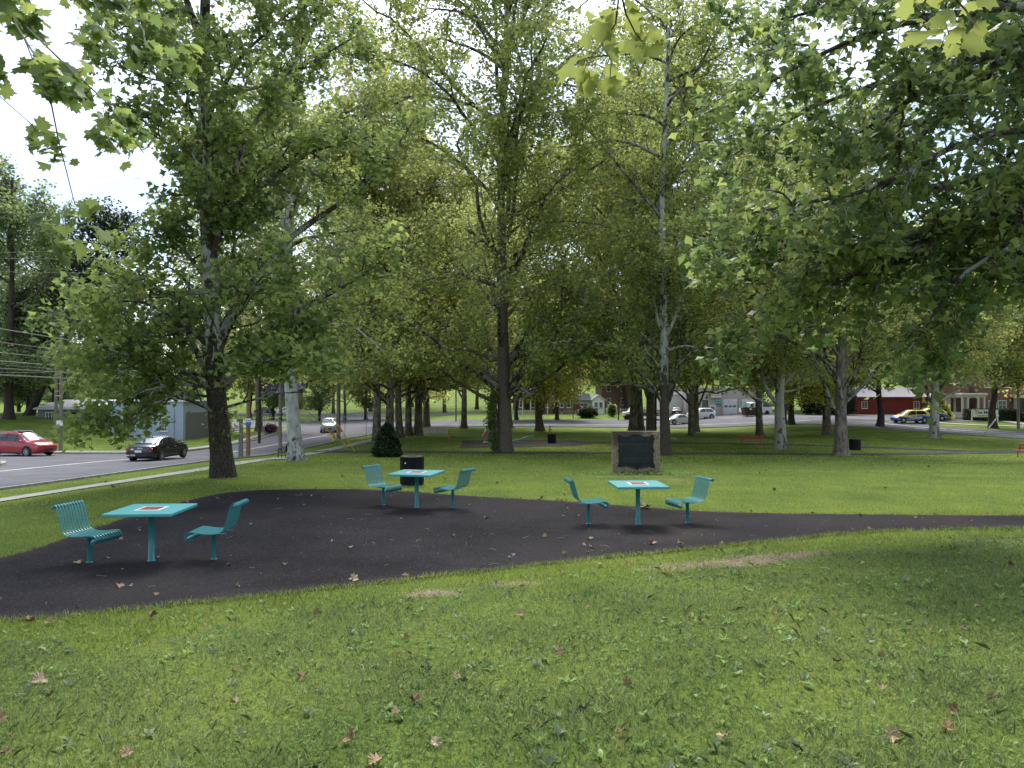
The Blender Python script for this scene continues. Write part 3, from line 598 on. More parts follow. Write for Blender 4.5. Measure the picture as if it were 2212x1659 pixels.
# T4
b = G(1437, 984); D = b.y
t4 = tree('forked_sycamore_tree', 'slim forked sycamore with mottled grey trunk right behind the stone monument', 'tree', b,
     [b] + PL(D, [(1436, 900), (1434, 800), (1434, 720), (1432, 600), (1430, 470), (1434, 340), (1440, 200), (1445, 60)]), .36,
     [(PL(D, [(1436, 725), (1458, 690), (1478, 620, 0), (1492, 520, .5), (1500, 430, 1)]), .16),
      (PL(D, [(1434, 725), (1420, 690), (1405, 600, .5), (1395, 500, 1)]), .12),
      (PL(D, [(1434, 760), (1480, 745, -1), (1540, 760, -2), (1575, 800, -3)]), .08),
      (PL(D, [(1432, 640), (1380, 560, -1), (1330, 500, -2)]), .1)],
     m_bark4, L_mid, .225, LEAF2, auto=34, sub=12, twig=8, per=11, L1=(7, 12), L2=(2, 4.4), L3=(.7, 1.5), hmin=lambda p: (p[:, 2] > 4.8) & ~((np.abs(p[:, 0]) < 1.5) & (p[:, 1] < 1) & (p[:, 2] < 9)), lite=True, trange=(.3, 1), seed=6, taper=.3, jit=.22)
# T7
b = G(1817, 984); D = b.y
t7 = tree('rough_bark_tree', 'dark rough barked sycamore beside the right hand litter bin', 'tree', b,
     [b] + PL(D, [(1816, 900), (1817, 800), (1818, 700), (1819, 600), (1822, 450), (1825, 300)]), .42,
     [(PL(D, [(1818, 800), (1850, 760), (1900, 700, -1), (1960, 660, -2)]), .13),
      (PL(D, [(1818, 760), (1780, 700), (1730, 650, 1)]), .12)],
     M('bark rough', (.16, .13, .105), .95, var=.55, vscale=7, bump=1, bscale=14, stretch=(1, 1, .3)), L_mid, .20, LEAF2, auto=30, sub=12, twig=8, per=11, L1=(7, 12), L2=(2, 4.2), L3=(.7, 1.5), hmin=lambda p: (p[:, 2] > 4.5) & ~((np.abs(p[:, 0]) < 1.5) & (p[:, 1] < 1) & (p[:, 2] < 8)), lite=True, trange=(.24, 1), seed=7, taper=.35, jit=.22)
# T6: low forking pale tree
b = G(1686, 969); D = b.y
t6 = tree('spreading_sycamore_tree', 'wide spreading pale sycamore forking low beside the red bench', 'tree', b,
     [b] + PL(D, [(1685, 930), (1684, 890), (1683, 850), (1690, 790), (1695, 700), (1692, 600), (1690, 480)]), .46,
     [(PL(D, [(1680, 882), (1655, 870), (1600, 845, -1), (1570, 815, -2), (1545, 790, -2.5)]), .13),
      (PL(D, [(1676, 875), (1650, 830), (1640, 770, 1), (1620, 700, 2), (1600, 640, 2)]), .2),
      (PL(D, [(1690, 830), (1720, 800), (1745, 760, 0), (1758, 700, 0), (1790, 620, 0)]), .2),
      (PL(D, [(1690, 848), (1720, 842), (1755, 828, 0), (1780, 810, 0)]), .1),
      (PL(D, [(1683, 840), (1640, 800, 1), (1600, 740, 2), (1540, 700, 3)]), .17),
      (PL(D, [(1692, 700), (1730, 620, -2), (1780, 540, -4)]), .15)],
     m_bark7, L_far, .25, LEAF2, auto=28, sub=12, twig=8, per=11, L1=(5, 9), L2=(2, 4.4), L3=(.8, 1.6), hmin=5.4, lite=True, trange=(.25, 1), seed=8, taper=.25, jit=.25)
# T8
b = G(2018, 946); D = b.y
t8 = tree('smooth_sycamore_tree', 'smooth pale grey sycamore at the kerb in front of the brick porch house', 'tree', b,
     [b] + PL(D, [(2018, 900), (2020, 850), (2024, 790), (2028, 740), (2026, 640), (2020, 540)]), .45,
     [(PL(D, [(2026, 870), (2060, 850), (2100, 820, 0), (2150, 770, 0), (2190, 700, 0)]), .13),
      (PL(D, [(2012, 850), (1985, 832), (1950, 815, -1), (1920, 790, -2)]), .09),
      (PL(D, [(2026, 790), (2070, 770, 1), (2110, 735, 2), (2150, 650, 2)]), .14),
      (PL(D, [(2024, 760), (1990, 700), (1960, 640)]), .14)],
     m_bark7, L_far, .27, LEAF2, auto=28, sub=12, twig=8, per=11, L1=(5, 10), L2=(2.4, 4.6), L3=(.8, 1.6), hmin=5.4, lite=True, trange=(.27, 1), seed=9, taper=.3, jit=.28)
# generic park tree, brown-trunked, and a gold-leaved street tree: source + copies
def generic(name, label, px, py, h, r0, leaf, bark, seed, hmin=3.4, spread=(5, 9), auto=32, sub=10, twig=9, per=8, ls=.29, t0=.22, tmpl=LEAF2, group=None, lean=0, up=.15):
    b = G(px, py); g = np.random.default_rng(seed)
    tr = [b] + [b + Vector((lean * h * t + g.normal(0, .15), g.normal(0, .15), h * t)) for t in (.12, .3, .5, .75, 1)]
    return tree(name, label, 'tree', b, tr, r0, [], bark, leaf, ls, tmpl, auto=auto, sub=sub, twig=twig, per=per, L1=spread, L2=(2.2, 4.4), L3=(.8, 1.6), trange=(t0, 1), hmin=hmin, lite=True, seed=seed, taper=.22, jit=.3, amin=40, amax=80, up1=up, droop=.07, group=group)
ga = generic('park_tree', 'flared grey sycamore trunk left of the row beside the dark bush', 813, 958, 33, .4, L_far, m_bark5, 21, t0=.17, hmin=5.6, auto=46, spread=(7, 12))
gb = generic('park_tree', 'dark trunked sycamore beside the cross street with bright low leaves', 1167, 931, 14, .55, L_gold, M('bark brownish', (.11, .085, .065), .95, var=.5, vscale=5, bump=.8, bscale=12, stretch=(1, 1, .3)), 22, t0=.16)
gc = generic('park_tree', 'pale grey sycamore standing alone on the far bank left of the play area', 1002, 925, 28, .42, L_far, m_bark5, 23, t0=.2, hmin=5.4, auto=40, spread=(7, 12))
def cp(src, px, py, rz, label, sc=1, group=None, d=None):
    b = G(px, py) if d is None else Vector((P(px, py, d).x, d, gzf(P(px, py, d).x, d))); return copy_tree(src, b, rz, label, group, sc)
cp(gc, 841, 957, 1.0, 'second trunk of the left row, half hidden by the dark bush')
cp(ga, 864, 945, 2.1, 'thick dark trunk third in the left row right of the bush')
cp(gc, 883, 941, 3.3, 'leaning trunk at the far end of the left row', .95)
cp(gb, 921, 922, 4.0, 'twin stemmed dark tree behind the white barrier panels', .95)
cp(gc, 1368, 934, 5.1, 'brown barked left trunk of the pair rising behind the monument', 1.25)
cp(ga, 1382, 933, .7, 'pale upper trunk of the pair rising behind the monument', 1.35)
cp(gc, 1494, 941, 1.9, 'low forked sycamore between the silver sedan and the red bench', .9)
cp(ga, 1641, 942, 2.6, 'straight pale trunk on the bank left of the spreading sycamore', .95)
cp(gb, 1787, 938, 3.9, 'small tree on the bank hidden by the rough barked trunk', .9)
gd = generic('street_tree', 'dark trunked tree on the verge in front of the red shed', 1901, 921, 13, .42, L_mid, m_darkbark, 24, t0=.32, spread=(4, 8), hmin=4.7)
cp(gd, 1710, 917, 1.2, 'dark trunk on the verge left of the red shed')
cp(gd, 2146, 925, 2.2, 'black trunked tree in front of the white house sign', 1.05)
cp(gd, 1116, 907, 3.2, 'dark little tree by the white picket fence', .8)
cp(gd, 1203, 907, 4.4, 'dark little tree by the mailbox in front of the brick houses', .8)
cp(gb, 2330, 925, 5.0, 'golden green tree at the far right edge behind the utility pole', 1.1)
cp(gb, 2075, 900, 1.0, 'bright yellow green tree over the porch roof', 1.15, d=104)
cp(gb, 2190, 900, 2.0, 'yellow green tree over the brick house entrance', 1.25, d=112)
# left group across the side street
le = generic('bluish_tree', 'tall bluish green tree at the far left behind the grey building', 20, 905, 24, .45, L_blue, m_darkbark, 31, auto=34, t0=.12, spread=(4, 8), ls=.3)
cp(le, -70, 905, 1.3, 'tall tree cut by the left edge of the picture', 1.0, d=84)
cp(le, 120, 905, 2.3, 'tall pale green tree left of the dark one', .95, d=88)
cp(le, 230, 905, 3.3, 'pale green tree behind the roof of the grey building', .55, d=100)
lf = generic('dark_tree', 'very dark leaning tree behind the left utility pole', 62, 918, 20, .5, L_dark, m_darkbark, 32, auto=32, t0=.3, spread=(3.5, 7), ls=.32, lean=.42)
cp(le, 60, 900, 4.4, 'small tree beneath the dark leaning tree', .5, d=80)
# far background trees
BG = 'background trees beyond the streets'
bgl = 'leafy green background tree beyond the streets and houses'
bgs = [(ga, 560, 150, 1.1), (gc, 650, 165, 1.2), (ga, 720, 150, 1.1), (gc, 800, 160, 1.3), (ga, 890, 170, 1.2), (gc, 960, 155, 1.2), (ga, 1030, 165, 1.3), (gd, 1090, 155, 1.2), (gc, 1150, 168, 1.3), (ga, 1220, 160, 1.2), (gc, 1290, 170, 1.3), (gd, 1350, 150, 1.2), (ga, 1420, 160, 1.2), (gc, 1480, 150, 1.3), (gd, 1560, 145, 1.3), (ga, 1630, 150, 1.2), (gc, 1700, 140, 1.3), (ga, 1760, 135, 1.2), (gc, 1840, 140, 1.3), (ga, 1920, 145, 1.3), (gc, 1990, 140, 1.3), (ga, 2060, 135, 1.3), (gc, 2140, 140, 1.35), (ga, 2230, 130, 1.3), (le, 330, 150, .8), (le, 420, 160, .7), (le, 250, 140, .8), (gc, 480, 170, .9), (le, 140, 130, .8), (le, 40, 125, .8), (le, 590, 122, .65), (gc, 640, 128, .8), (le, 690, 118, .6), (gc, 745, 122, .8), (le, 790, 126, .65), (gd, 540, 126, 1.0), (gc, 860, 130, .8), (gd, 1745, 124, .9), (gd, 1690, 122, .8)]
for i, (s_, px, d, sc) in enumerate(bgs):
    cp(s_, px, 900, i * 1.7, bgl, sc * (.8 if s_ in (ga, gc) else 1), BG, d)
# right-hand near sycamore, trunk outside the frame
D = 12.5; b = Vector((12.2, 13.2, 0)); b.z = gzf(b.x, b.y)
tA = tree('near_sycamore_tree', 'near sycamore whose thick pale limbs reach in from the right edge', 'tree', b,
     [b, b + Vector((-.1, 0, 3)), b + Vector((.0, .1, 6)), b + Vector((.2, 0, 10)), b + Vector((0, 0, 15))], .42,
     [([b + Vector((0, 0, 4.6))] + PL(D, [(2230, 440), (2157, 452), (2083, 472, .2), (2006, 489, .4), (1939, 514, .4), (1865, 533, .4), (1805, 530, .3), (1748, 553), (1636, 570)]), .16),
      ([b + Vector((0, 0, 4.2))] + PL(D + .5, [(2230, 485), (2170, 497), (2130, 507), (2080, 521), (2000, 540), (1900, 590), (1830, 640)]), .13),
      ([b + Vector((0, 0, 3.6))] + PL(D - .5, [(2230, 512), (2158, 543), (2090, 580), (2040, 633), (2006, 701), (1960, 760)]), .10),
      ([b + Vector((0, 0, 8.0))] + PL(D, [(2212, 88), (2137, 120), (2084, 134), (2000, 190, -.4), (1920, 250, -.8), (1830, 300, -1)]), .15),
      ([b + Vector((0, 0, 7.4))] + PL(D + 1, [(2212, 160), (2120, 180), (2060, 230), (1990, 300), (1900, 350), (1800, 370), (1700, 400)]), .11),
      ([b + Vector((0, 0, 9.5))] + PL(D - 1, [(2212, 10), (2050, 30), (1900, 60), (1780, 110), (1660, 180), (1570, 230)]), .12),
      ([b + Vector((0, 0, 6.4))] + PL(D - 1.2, [(2212, 270), (2080, 300), (1950, 380), (1830, 430), (1700, 440), (1580, 470), (1530, 500)]), .10),
      ([b + Vector((0, 0, 5.4))] + PL(D + 1.6, [(2212, 360), (2100, 380), (1980, 420), (1850, 470), (1730, 500), (1620, 530), (1530, 580)]), .10),
      ([b + Vector((0, 0, 5.0))] + PL(D + .2, [(2212, 420), (2060, 500), (1930, 560), (1820, 610), (1720, 640), (1640, 690), (1630, 780)]), .07),
      ([b + Vector((0, 0, 11))] + PL(D + 1, [(2212, -80), (2000, -60), (1850, 0), (1700, 40), (1600, 60)]), .11),
      ([b + Vector((0, 0, 8.4))] + PL(D + 2, [(2212, 60), (2040, 120), (1900, 180), (1750, 230), (1640, 300), (1560, 350)]), .10)],
     m_bark6, L_deep, .155, LEAF4, auto=3, sub=23, twig=8, per=10, L1=(3, 5.5), L2=(.9, 2.0), L3=(.3, .75), trange=(.4, 1), seed=41, taper=.4, jit=.12, droop=.09)
# left near tree, trunk outside the frame
b = Vector((-9.5, 3.2, 0)); b.z = gzf(b.x, b.y); D = 7.2
tB = tree('leaning_branch_tree', 'near sycamore whose drooping leafy branch hangs into the upper left corner', 'tree', b,
     [b, b + Vector((0, 0, 3)), b + Vector((.1, 0, 6)), b + Vector((0, 0, 10)), b + Vector((0, 0, 14))], .4,
     [([b + Vector((0, 0, 6)), Vector((-7.5, 5.5, 7.2))] + PL(D, [(-60, -20), (0, 7), (42, 32), (84, 77), (91, 140), (120, 211), (118, 260), (109, 292), (134, 334), (162, 443)]), .032),
      ([b + Vector((0, 0, 6.1)), Vector((-7.3, 5.7, 7.2))] + PL(D + .3, [(30, 10), (88, 88), (127, 141), (183, 165), (225, 211), (278, 271), (310, 330)]), .035),
      ([b + Vector((0, 0, 7.2)), Vector((-7.0, 6.2, 8.2))] + PL(D + 1.2, [(60, -120), (160, -60), (230, 10), (240, 80)]), .035),
      ([b + Vector((0, 0, 7.4)), Vector((-7.0, 6.6, 8.2))] + PL(D + 1.8, [(120, -100), (260, -20), (320, 60), (350, 150), (330, 240), (260, 320)]), .035),
      ([b + Vector((0, 0, 5.2)), Vector((-7.4, 6.0, 5.6))] + PL(D + .2, [(-80, 120), (-20, 190), (30, 250), (70, 270)]), .03),
      ([b + Vector((0, 0, 7.6)), Vector((-6.8, 7, 8.4))] + PL(D + 2.4, [(200, -120), (330, -20), (400, 80), (420, 180)]), .035)],
     m_bark4, L_near, .16, LEAFM, auto=0, sub=10, twig=6, per=4, L1=(2, 3), L2=(.4, .95), L3=(.15, .4), trange=(.5, 1), seed=42, taper=.4, jit=.07, droop=.1)
cp(ga, 560, 900, 1.1, 'tall sycamore on the far side of the left road junction', 1.05, None, 88)
cp(gc, 1098, 900, 2.2, 'tall sycamore far behind the tall brown trunk', 1.25, None, 96)
cp(ga, 1692, 900, 3.0, 'tall sycamore right behind the spreading sycamore', 1.1, None, 93)
copy_tree(t4, Vector((P(1404, 850, 66).x, 66, gzf(12.8, 66))), 2.2, 'slim mottled trunk just left of the forked sycamore', None, 1.15)
copy_tree(t7, Vector((P(904, 850, 80).x, 80, gzf(-10, 80))), 1.2, 'dark rough trunk behind the left row of trunks', None, 1.15)
copy_tree(t7, Vector((P(1502, 850, 88).x, 88, gzf(22, 88))), 3.2, 'dark rough trunk behind the low forked sycamore', None, 1.1)
# tree behind the photographer, its twigs hang into the top of the view
bC = Vector((1.5, -6.5, gzf(1.5, -6.5)))
tC = thing('overhanging_sycamore_tree', 'sycamore overhead with yellow green leaves hanging into the top of the view', 'tree', bC)
for ch in list(tA.children):
    if ch.name.split('.')[0] in ('trunk', 'branches', 'crown', 'limb'):
        c = ch.copy(); C.objects.link(c); c.parent = tC; c.rotation_euler = (0, 0, 2.2)
def hang(start, dl, stems, seedh, leafmat_, size=.135):
    g = np.random.default_rng(seedh); mb = MB(); rel = lambda p: Vector(p) - bC
    for st, d in stems:
        mb.tube([rel(P(a, b_, d)) for a, b_ in st], np.linspace(.009, .003, len(st)), 5)
    pts = [rel(q) for q in start]; mb.tube(pts, np.linspace(.06, .012, len(pts)), 7)
    br = link('hanging_branch', mb.mesh('hanging_branch'), m_limb, tC)
    for px, py, d, s in dl:
        tv, tf = LEAFM; p = rel(P(px, py, d + g.normal(0, .12)))
        key = 'leaf'; 
        me = leafmesh(np.array([[0, 0, 0.]]), np.array([size * s]), LEAFM, g, .75, 'leaf')
        o = link('leaf', me, leafmat_, br); o.location = p
c1 = [(1255, 12, 1), (1222, 48, 1.5), (1290, 22, 1.2), (1300, 50, 1.3), (1268, 72, 1.1), (1312, 72, 1.2), (1350, 4, 1.2), (1384, 0, 1.3), (1365, 66, 1.3), (1340, 88, 1.3), (1372, 98, 1.4), (1398, 82, 1.3), (1392, 112, 1.6), (1422, 68, 1.3), (1352, 40, 1.2), (1278, 118, 1.3), (1302, 100, 1.2), (1238, 142, 1.4), (1262, 148, 1.5), (1290, 150, 1.4), (1252, 160, 1.3), (1274, 170, 1.3), (1312, 172, 1.2), (1328, 142, 1.1), (1236, 10, 1), (1410, 20, 1.2), (1330, 24, 1.1), (1380, 40, 1.2), (1322, 182, 1), (1440, 85, 1)]
hang([bC + Vector((0, 0, 7)), Vector((1.2, -1, 7.2)), Vector((1.0, 3.2, 6.6)), P(1320, -110, 5)], [(a, b_, 5.0, s * .92) for a, b_, s in c1] + [(a + 14, b_ + 9, 5.2, s * .7) for a, b_, s in c1[::2]],
     [([(1320, -110), (1338, -20), (1330, 50), (1300, 95), (1270, 130), (1258, 160)], 5), ([(1338, -30), (1352, 30), (1372, 70), (1395, 100)], 5), ([(1330, -60), (1270, 0), (1235, 30)], 5), ([(1345, -20), (1400, 20), (1425, 60)], 5), ([(1300, 95), (1320, 130), (1318, 170)], 5)], 3, L_yel)
c2 = [(1972, 14, 1.5), (2000, 4, 1.4), (2040, 0, 1.4), (2060, 22, 1.3), (1962, -4, 1.4), (2008, 78, 1.9), (2034, 84, 1.3), (2052, 70, 1.3), (2082, 88, 1.7), (2102, 60, 1.1), (2130, 78, 1.4), (2092, 4, 1.4), (2020, 34, 1.2), (1990, 40, 1.3), (2062, 96, 1.2), (2110, -6, 1.3), (2075, 50, 1)]
hang([bC + Vector((.3, 0, 6.4)), Vector((2.4, -1, 6.6)), Vector((2.6, 2.2, 5.8)), P(2040, -110, 4.3)], [(a, b_, 4.3, s) for a, b_, s in c2],
     [([(2040, -110), (2046, -10), (2040, 40), (2050, 75)], 4.3), ([(2042, -40), (2000, 0), (1980, 30)], 4.3), ([(2046, -20), (2085, 20), (2110, 60)], 4.3), ([(2040, 40), (2012, 68)], 4.3)], 4, L_yel, .112)
# ================================================================ game tables and chairs on the pad
def ribbon(mb, path, y0, wdt, th):
    p = [Vector((a, 0, b)) for a, b in path]; n = len(p); vs = []
    for i in range(n):
        t = (p[min(i + 1, n - 1)] - p[max(i - 1, 0)]).normalized(); nr = Vector((-t.z, 0, t.x))
        for yy, s in ((-wdt / 2, 1), (wdt / 2, 1), (wdt / 2, -1), (-wdt / 2, -1)): vs.append(p[i] + nr * th / 2 * s + Vector((0, y0 + yy, 0)))
    fs = [(i * 4 + j, i * 4 + (j + 1) % 4, i * 4 + 4 + (j + 1) % 4, i * 4 + 4 + j) for i in range(n - 1) for j in range(4)] + [(3, 2, 1, 0), tuple(range(4 * n - 4, 4 * n))]
    mb.add(vs, fs)
def sp2(pts, n=4): return spline(pts, n)
SLAT = sp2([(-.352, .79), (-.362, .818), (-.345, .845), (-.312, .848), (-.288, .82), (-.262, .73), (-.238, .62), (-.212, .52), (-.178, .455), (-.12, .425), (-.04, .416), (.06, .421), (.15, .436), (.215, .444), (.262, .428), (.283, .388), (.272, .345), (.238, .322), (.205, .332)], 3)
SLAT = [(a * 1.16, b_) for a, b_ in SLAT]; _sm = MB(); ribbon(_sm, SLAT, 0, .027, .007); slat_me = _sm.mesh('slat'); slat_me.materials.append(m_teal)
def rod(x, z, r, hl=.265):
    mb = MB(); pr = [(.0, -hl), (r * .6, -hl + .004), (r, -hl + .016), (r, hl - .016), (r * .6, hl - .004), (.0, hl)]
    mb.lathe(pr, (x, 0, z), 12, axis='Y'); me = mb.mesh('end_rod'); me.materials.append(m_teal); return me
rod_b = rod(-.386, .818, .022); rod_f = rod(.274, .356, .027)
mb = MB(); mb.box((-.02, -.13, .402), (.40, .035, .008)); mb.box((-.02, .13, .402), (.40, .035, .008)); mb.box((0, 0, .396), (.16, .30, .01)); frame_me = mb.mesh('seat_bracket'); frame_me.materials.append(m_teal)
mb = MB(); mb.lathe([(.031, 0), (.031, .39), (.045, .393)], (0, 0, 0), 14); mb.lathe([(.0, .003), (.045, .003), (.045, .012), (.031, .014)], (0, 0, 0), 14); post_me = mb.mesh('post'); post_me.materials.append(m_teal)
GRP_CH = 'teal slatted metal chairs around the game tables'
def chair(px, py, yaw, label):
    g = G(px, py); g.z = .010; r = thing('slatted_chair', label, 'chair', g, math.radians(yaw), GRP_CH)
    for i in range(10): o = link('slat', slat_me, None, r); o.location = (0, -.234 + i * .052, 0)
    link('end_rod', rod_b, None, r); link('end_rod', rod_f, None, r); link('seat_bracket', frame_me, None, r); link('post', post_me, None, r)
m_board = M('game board print', (.30, .085, .07), .35, var=0, vscale=14, col2=(.13, .05, .045))
m_boardw = M('board border', (.72, .70, .68), .35)
def game_table(px, py, yaw, label):
    g = G(px, py); g.z = .010; r = thing('game_table', label, 'table', g, math.radians(yaw), 'teal square game tables'); mb = MB(); mb.box((0, 0, .738), (.95, .95, .044), bevel=.006); mb.obj('tabletop', m_teal2, r)
    mb = MB(); mb.lathe([(0, .002), (.058, .002), (.058, .010), (.042, .013), (.042, .70), (.10, .708), (.10, .716)], (0, 0, 0), 16); mb.obj('post', m_teal, r)
    mb = MB(); mb.box((0, 0, .7625), (.36, .36, .004)); bd = mb.obj('board_border', m_boardw, r)
    mb = MB(); mb.box((0, 0, .766), (.27, .27, .003)); mb.obj('game_board', m_board, bd)
game_table(327, 1213, 3, 'teal game table nearest the camera at the left side of the asphalt pad')
game_table(900, 1098, -13, 'teal game table in front of the black trash can')
game_table(1378, 1134, 3, 'teal game table in front of the stone monument')
chair(193, 1217, -12, 'leftmost teal slatted chair, left of the nearest table')
chair(462, 1210, 181, 'teal slatted chair right of the nearest table')
chair(828, 1092, -33, 'teal slatted chair left of the table by the black trash can')
chair(978, 1098, 153, 'teal slatted chair right of the table by the black trash can')
chair(1271, 1133, 8, 'teal slatted chair left of the table before the monument')
chair(1485, 1131, 196, 'rightmost teal slatted chair, right of the table before the monument')

# ================================================================ text
def lettering(body, size, mat, parent, loc, rot, ext=.004, align='CENTER', name='lettering', bold=0):
    cu = bpy.data.curves.new('txt', 'FONT'); cu.body = body; cu.size = size; cu.extrude = ext; cu.align_x = align; cu.align_y = 'CENTER'; cu.offset = bold
    o = bpy.data.objects.new('txt', cu); C.objects.link(o); dg = bpy.context.evaluated_depsgraph_get(); me = bpy.data.meshes.new_from_object(o.evaluated_get(dg)); bpy.data.objects.remove(o)
    me.name = name; me.materials.clear(); q = link(name, me, mat, parent, loc); q.rotation_euler = rot; return q
FR = (math.radians(90), 0, 0)
def strokes(wd, h, mat, parent, loc, seed=1):
    # a line of print too small or blurred to read in the photograph
    g = np.random.default_rng(seed); mb = MB(); x = -wd / 2
    while x < wd / 2:
        l = g.uniform(.25, .6) * h; hh = h * g.uniform(.6, 1.0); mb.box((loc[0] + x + l / 2, loc[1], loc[2] - (h - hh) / 2), (l, .008, hh)); x += l + .22 * h
    o = mb.obj('print_line', mat, parent); return o

# ================================================================ monument
def pebble():
    m = bpy.data.materials.new('exposed aggregate'); m.use_nodes = True; t = m.node_tree; L = t.links; b = t.nodes['Principled BSDF']; b.inputs['Roughness'].default_value = .8
    c = t.nodes.new('ShaderNodeTexCoord'); v = t.nodes.new('ShaderNodeTexVoronoi'); v.inputs['Scale'].default_value = 85; L.new(c.outputs['Object'], v.inputs['Vector'])
    sc = t.nodes.new('ShaderNodeSeparateColor'); L.new(v.outputs['Color'], sc.inputs[0]); r = t.nodes.new('ShaderNodeValToRGB'); e = r.color_ramp.elements
    e[0].position = 0; e[0].color = (.05, .035, .025, 1); e[1].position = 1; e[1].color = (.62, .55, .44, 1); x = e.new(.45); x.color = (.22, .16, .10, 1); x = e.new(.7); x.color = (.42, .33, .22, 1); L.new(sc.outputs[0], r.inputs[0])
    sp = t.nodes.new('ShaderNodeSeparateXYZ'); L.new(c.outputs['Object'], sp.inputs[0])
    n = t.nodes.new('ShaderNodeTexNoise'); n.inputs['Scale'].default_value = 2.6; n.inputs['Detail'].default_value = 5; L.new(c.outputs['Object'], n.inputs['Vector'])
    # dark algae growth near the top left
    q = t.nodes.new('ShaderNodeMath'); q.operation = 'MULTIPLY_ADD'; q.inputs[1].default_value = .75; L.new(sp.outputs[2], q.inputs[0]); L.new(n.outputs['Fac'], q.inputs[2])
    q2 = t.nodes.new('ShaderNodeMath'); q2.operation = 'MULTIPLY_ADD'; q2.inputs[1].default_value = -.28; L.new(sp.outputs[0], q2.inputs[0]); L.new(q.outputs[0], q2.inputs[2])
    k = t.nodes.new('ShaderNodeMapRange'); k.inputs[1].default_value = 1.28; k.inputs[2].default_value = 1.55; k.inputs[3].default_value = 1; k.inputs[4].default_value = .32; L.new(q2.outputs[0], k.inputs[0])
    mu = t.nodes.new('ShaderNodeMixRGB'); mu.blend_type = 'MULTIPLY'; mu.inputs[0].default_value = 1; L.new(r.outputs[0], mu.inputs[1]); L.new(k.outputs[0], mu.inputs[2]); L.new(mu.outputs[0], b.inputs['Base Color'])
    bp = t.nodes.new('ShaderNodeBump'); bp.inputs['Strength'].default_value = .9; bp.inputs['Distance'].default_value = .015; bp.invert = True; L.new(v.outputs['Distance'], bp.inputs['Height']); L.new(bp.outputs[0], b.inputs['Normal']); return m
g = G(1375, 1023); k_ = g.y / F
mon = thing('stone_monument', 'pebble faced stone monument carrying a dark bronze plaque on the lawn', 'monument', g, 0)
MW, MH = 102 * k_, 91 * k_
mb = MB(); mb.box((0, .16, MH / 2 - .06), (MW, .32, MH + .12), bevel=.012); mb.obj('stone_slab', pebble(), mon)
m_bronze = M('dark bronze', (.022, .027, .036), .42, metal=.55, var=.35, vscale=5, bump=.3, bscale=22)
m_bronze2 = M('bronze relief', (.06, .07, .085), .38, metal=.55)
pw, ph = MW * .80, MH * .80
pl_ = [(-.46, .44), (-.49, .49), (-.42, .50), (-.36, .455), (-.2, .445), (-.12, .50), (0, .52), (.12, .50), (.2, .445), (.36, .455), (.42, .50), (.49, .49), (.46, .44), (.50, .36), (.455, .27), (.46, .1), (.49, .02), (.46, -.06), (.46, -.3), (.49, -.38), (.5, -.46), (.43, -.48), (.36, -.44), (.2, -.47), (.08, -.49), (.03, -.53), (-.03, -.5), (-.1, -.47), (-.22, -.43), (-.4, -.45), (-.49, -.44), (-.47, -.38), (-.455, -.3), (-.46, -.06), (-.49, .02), (-.46, .1), (-.455, .27), (-.5, .36)]
pl_ = spline(pl_, 3, True)
mb = MB(); n = len(pl_); vs = []
for yy, s in ((.0, 1.0), (-.028, 1.0), (-.036, .975), (-.024, .93)): vs += [(x * pw * s, yy, z * ph * s) for x, z in pl_]
fs = [(r_ * n + i, r_ * n + (i + 1) % n, (r_ + 1) * n + (i + 1) % n, (r_ + 1) * n + i) for r_ in range(3) for i in range(n)] + [tuple(range(3 * n, 4 * n))]
mb.add(vs, fs); pq = mb.obj('plaque', m_bronze, mon); pq.location = (-.02, -.002, MH * .52)
for tx, sz, zz in (('IN MEMORY OF', .075, .335), ('NICHOLAS DUTKO', .12, .215), ('OF', .05, -.01)):
    o = lettering(tx, sz, m_bronze2, pq, (0, -.03, zz * ph), FR, .006, bold=.001)
    wd = o.dimensions.x; 
    xs = [v.co.x for v in o.data.vertices]; wd = max(xs) - min(xs); lim = {0: .30}.get(0) and (.34 if tx == 'IN MEMORY OF' else .82 if tx.startswith('NICH') else .06 if tx == 'OF' else .74)
    o.scale = (lim * pw / wd, 1, 1)
for i, (wd, zz) in enumerate(((.74, -.10), (.6, .12), (.5, .08), (.45, .045), (.7, -.17), (.72, -.20), (.66, -.235), (.7, -.27), (.5, -.305))):
    mb = MB(); gg = np.random.default_rng(i); x = -wd / 2
    while x < wd / 2: l = gg.uniform(.015, .06); mb.box(((x + l / 2) * pw, -.027, zz * ph), (l * pw, .007, .012)); x += l + .012
    mb.obj('small_text_line', m_bronze2, pq)
# low slab bench behind the monument
g1 = G(1330, 956); g2 = G(1462, 958); c_ = (g1 + g2) / 2; t_ = thing('stone_bench', 'long low grey stone slab bench behind the monument', 'bench', c_, 0)
Lh = (g2 - g1).length; mb = MB(); mb.box((0, 0, .42), (Lh, .6, .16), bevel=.02); mb.obj('slab', m_concrete, t_)
for s_ in (-1, 1): mb = MB(); mb.box((s_ * Lh * .36, 0, .15), (.3, .5, .40)); mb.obj('support', m_concrete, t_)

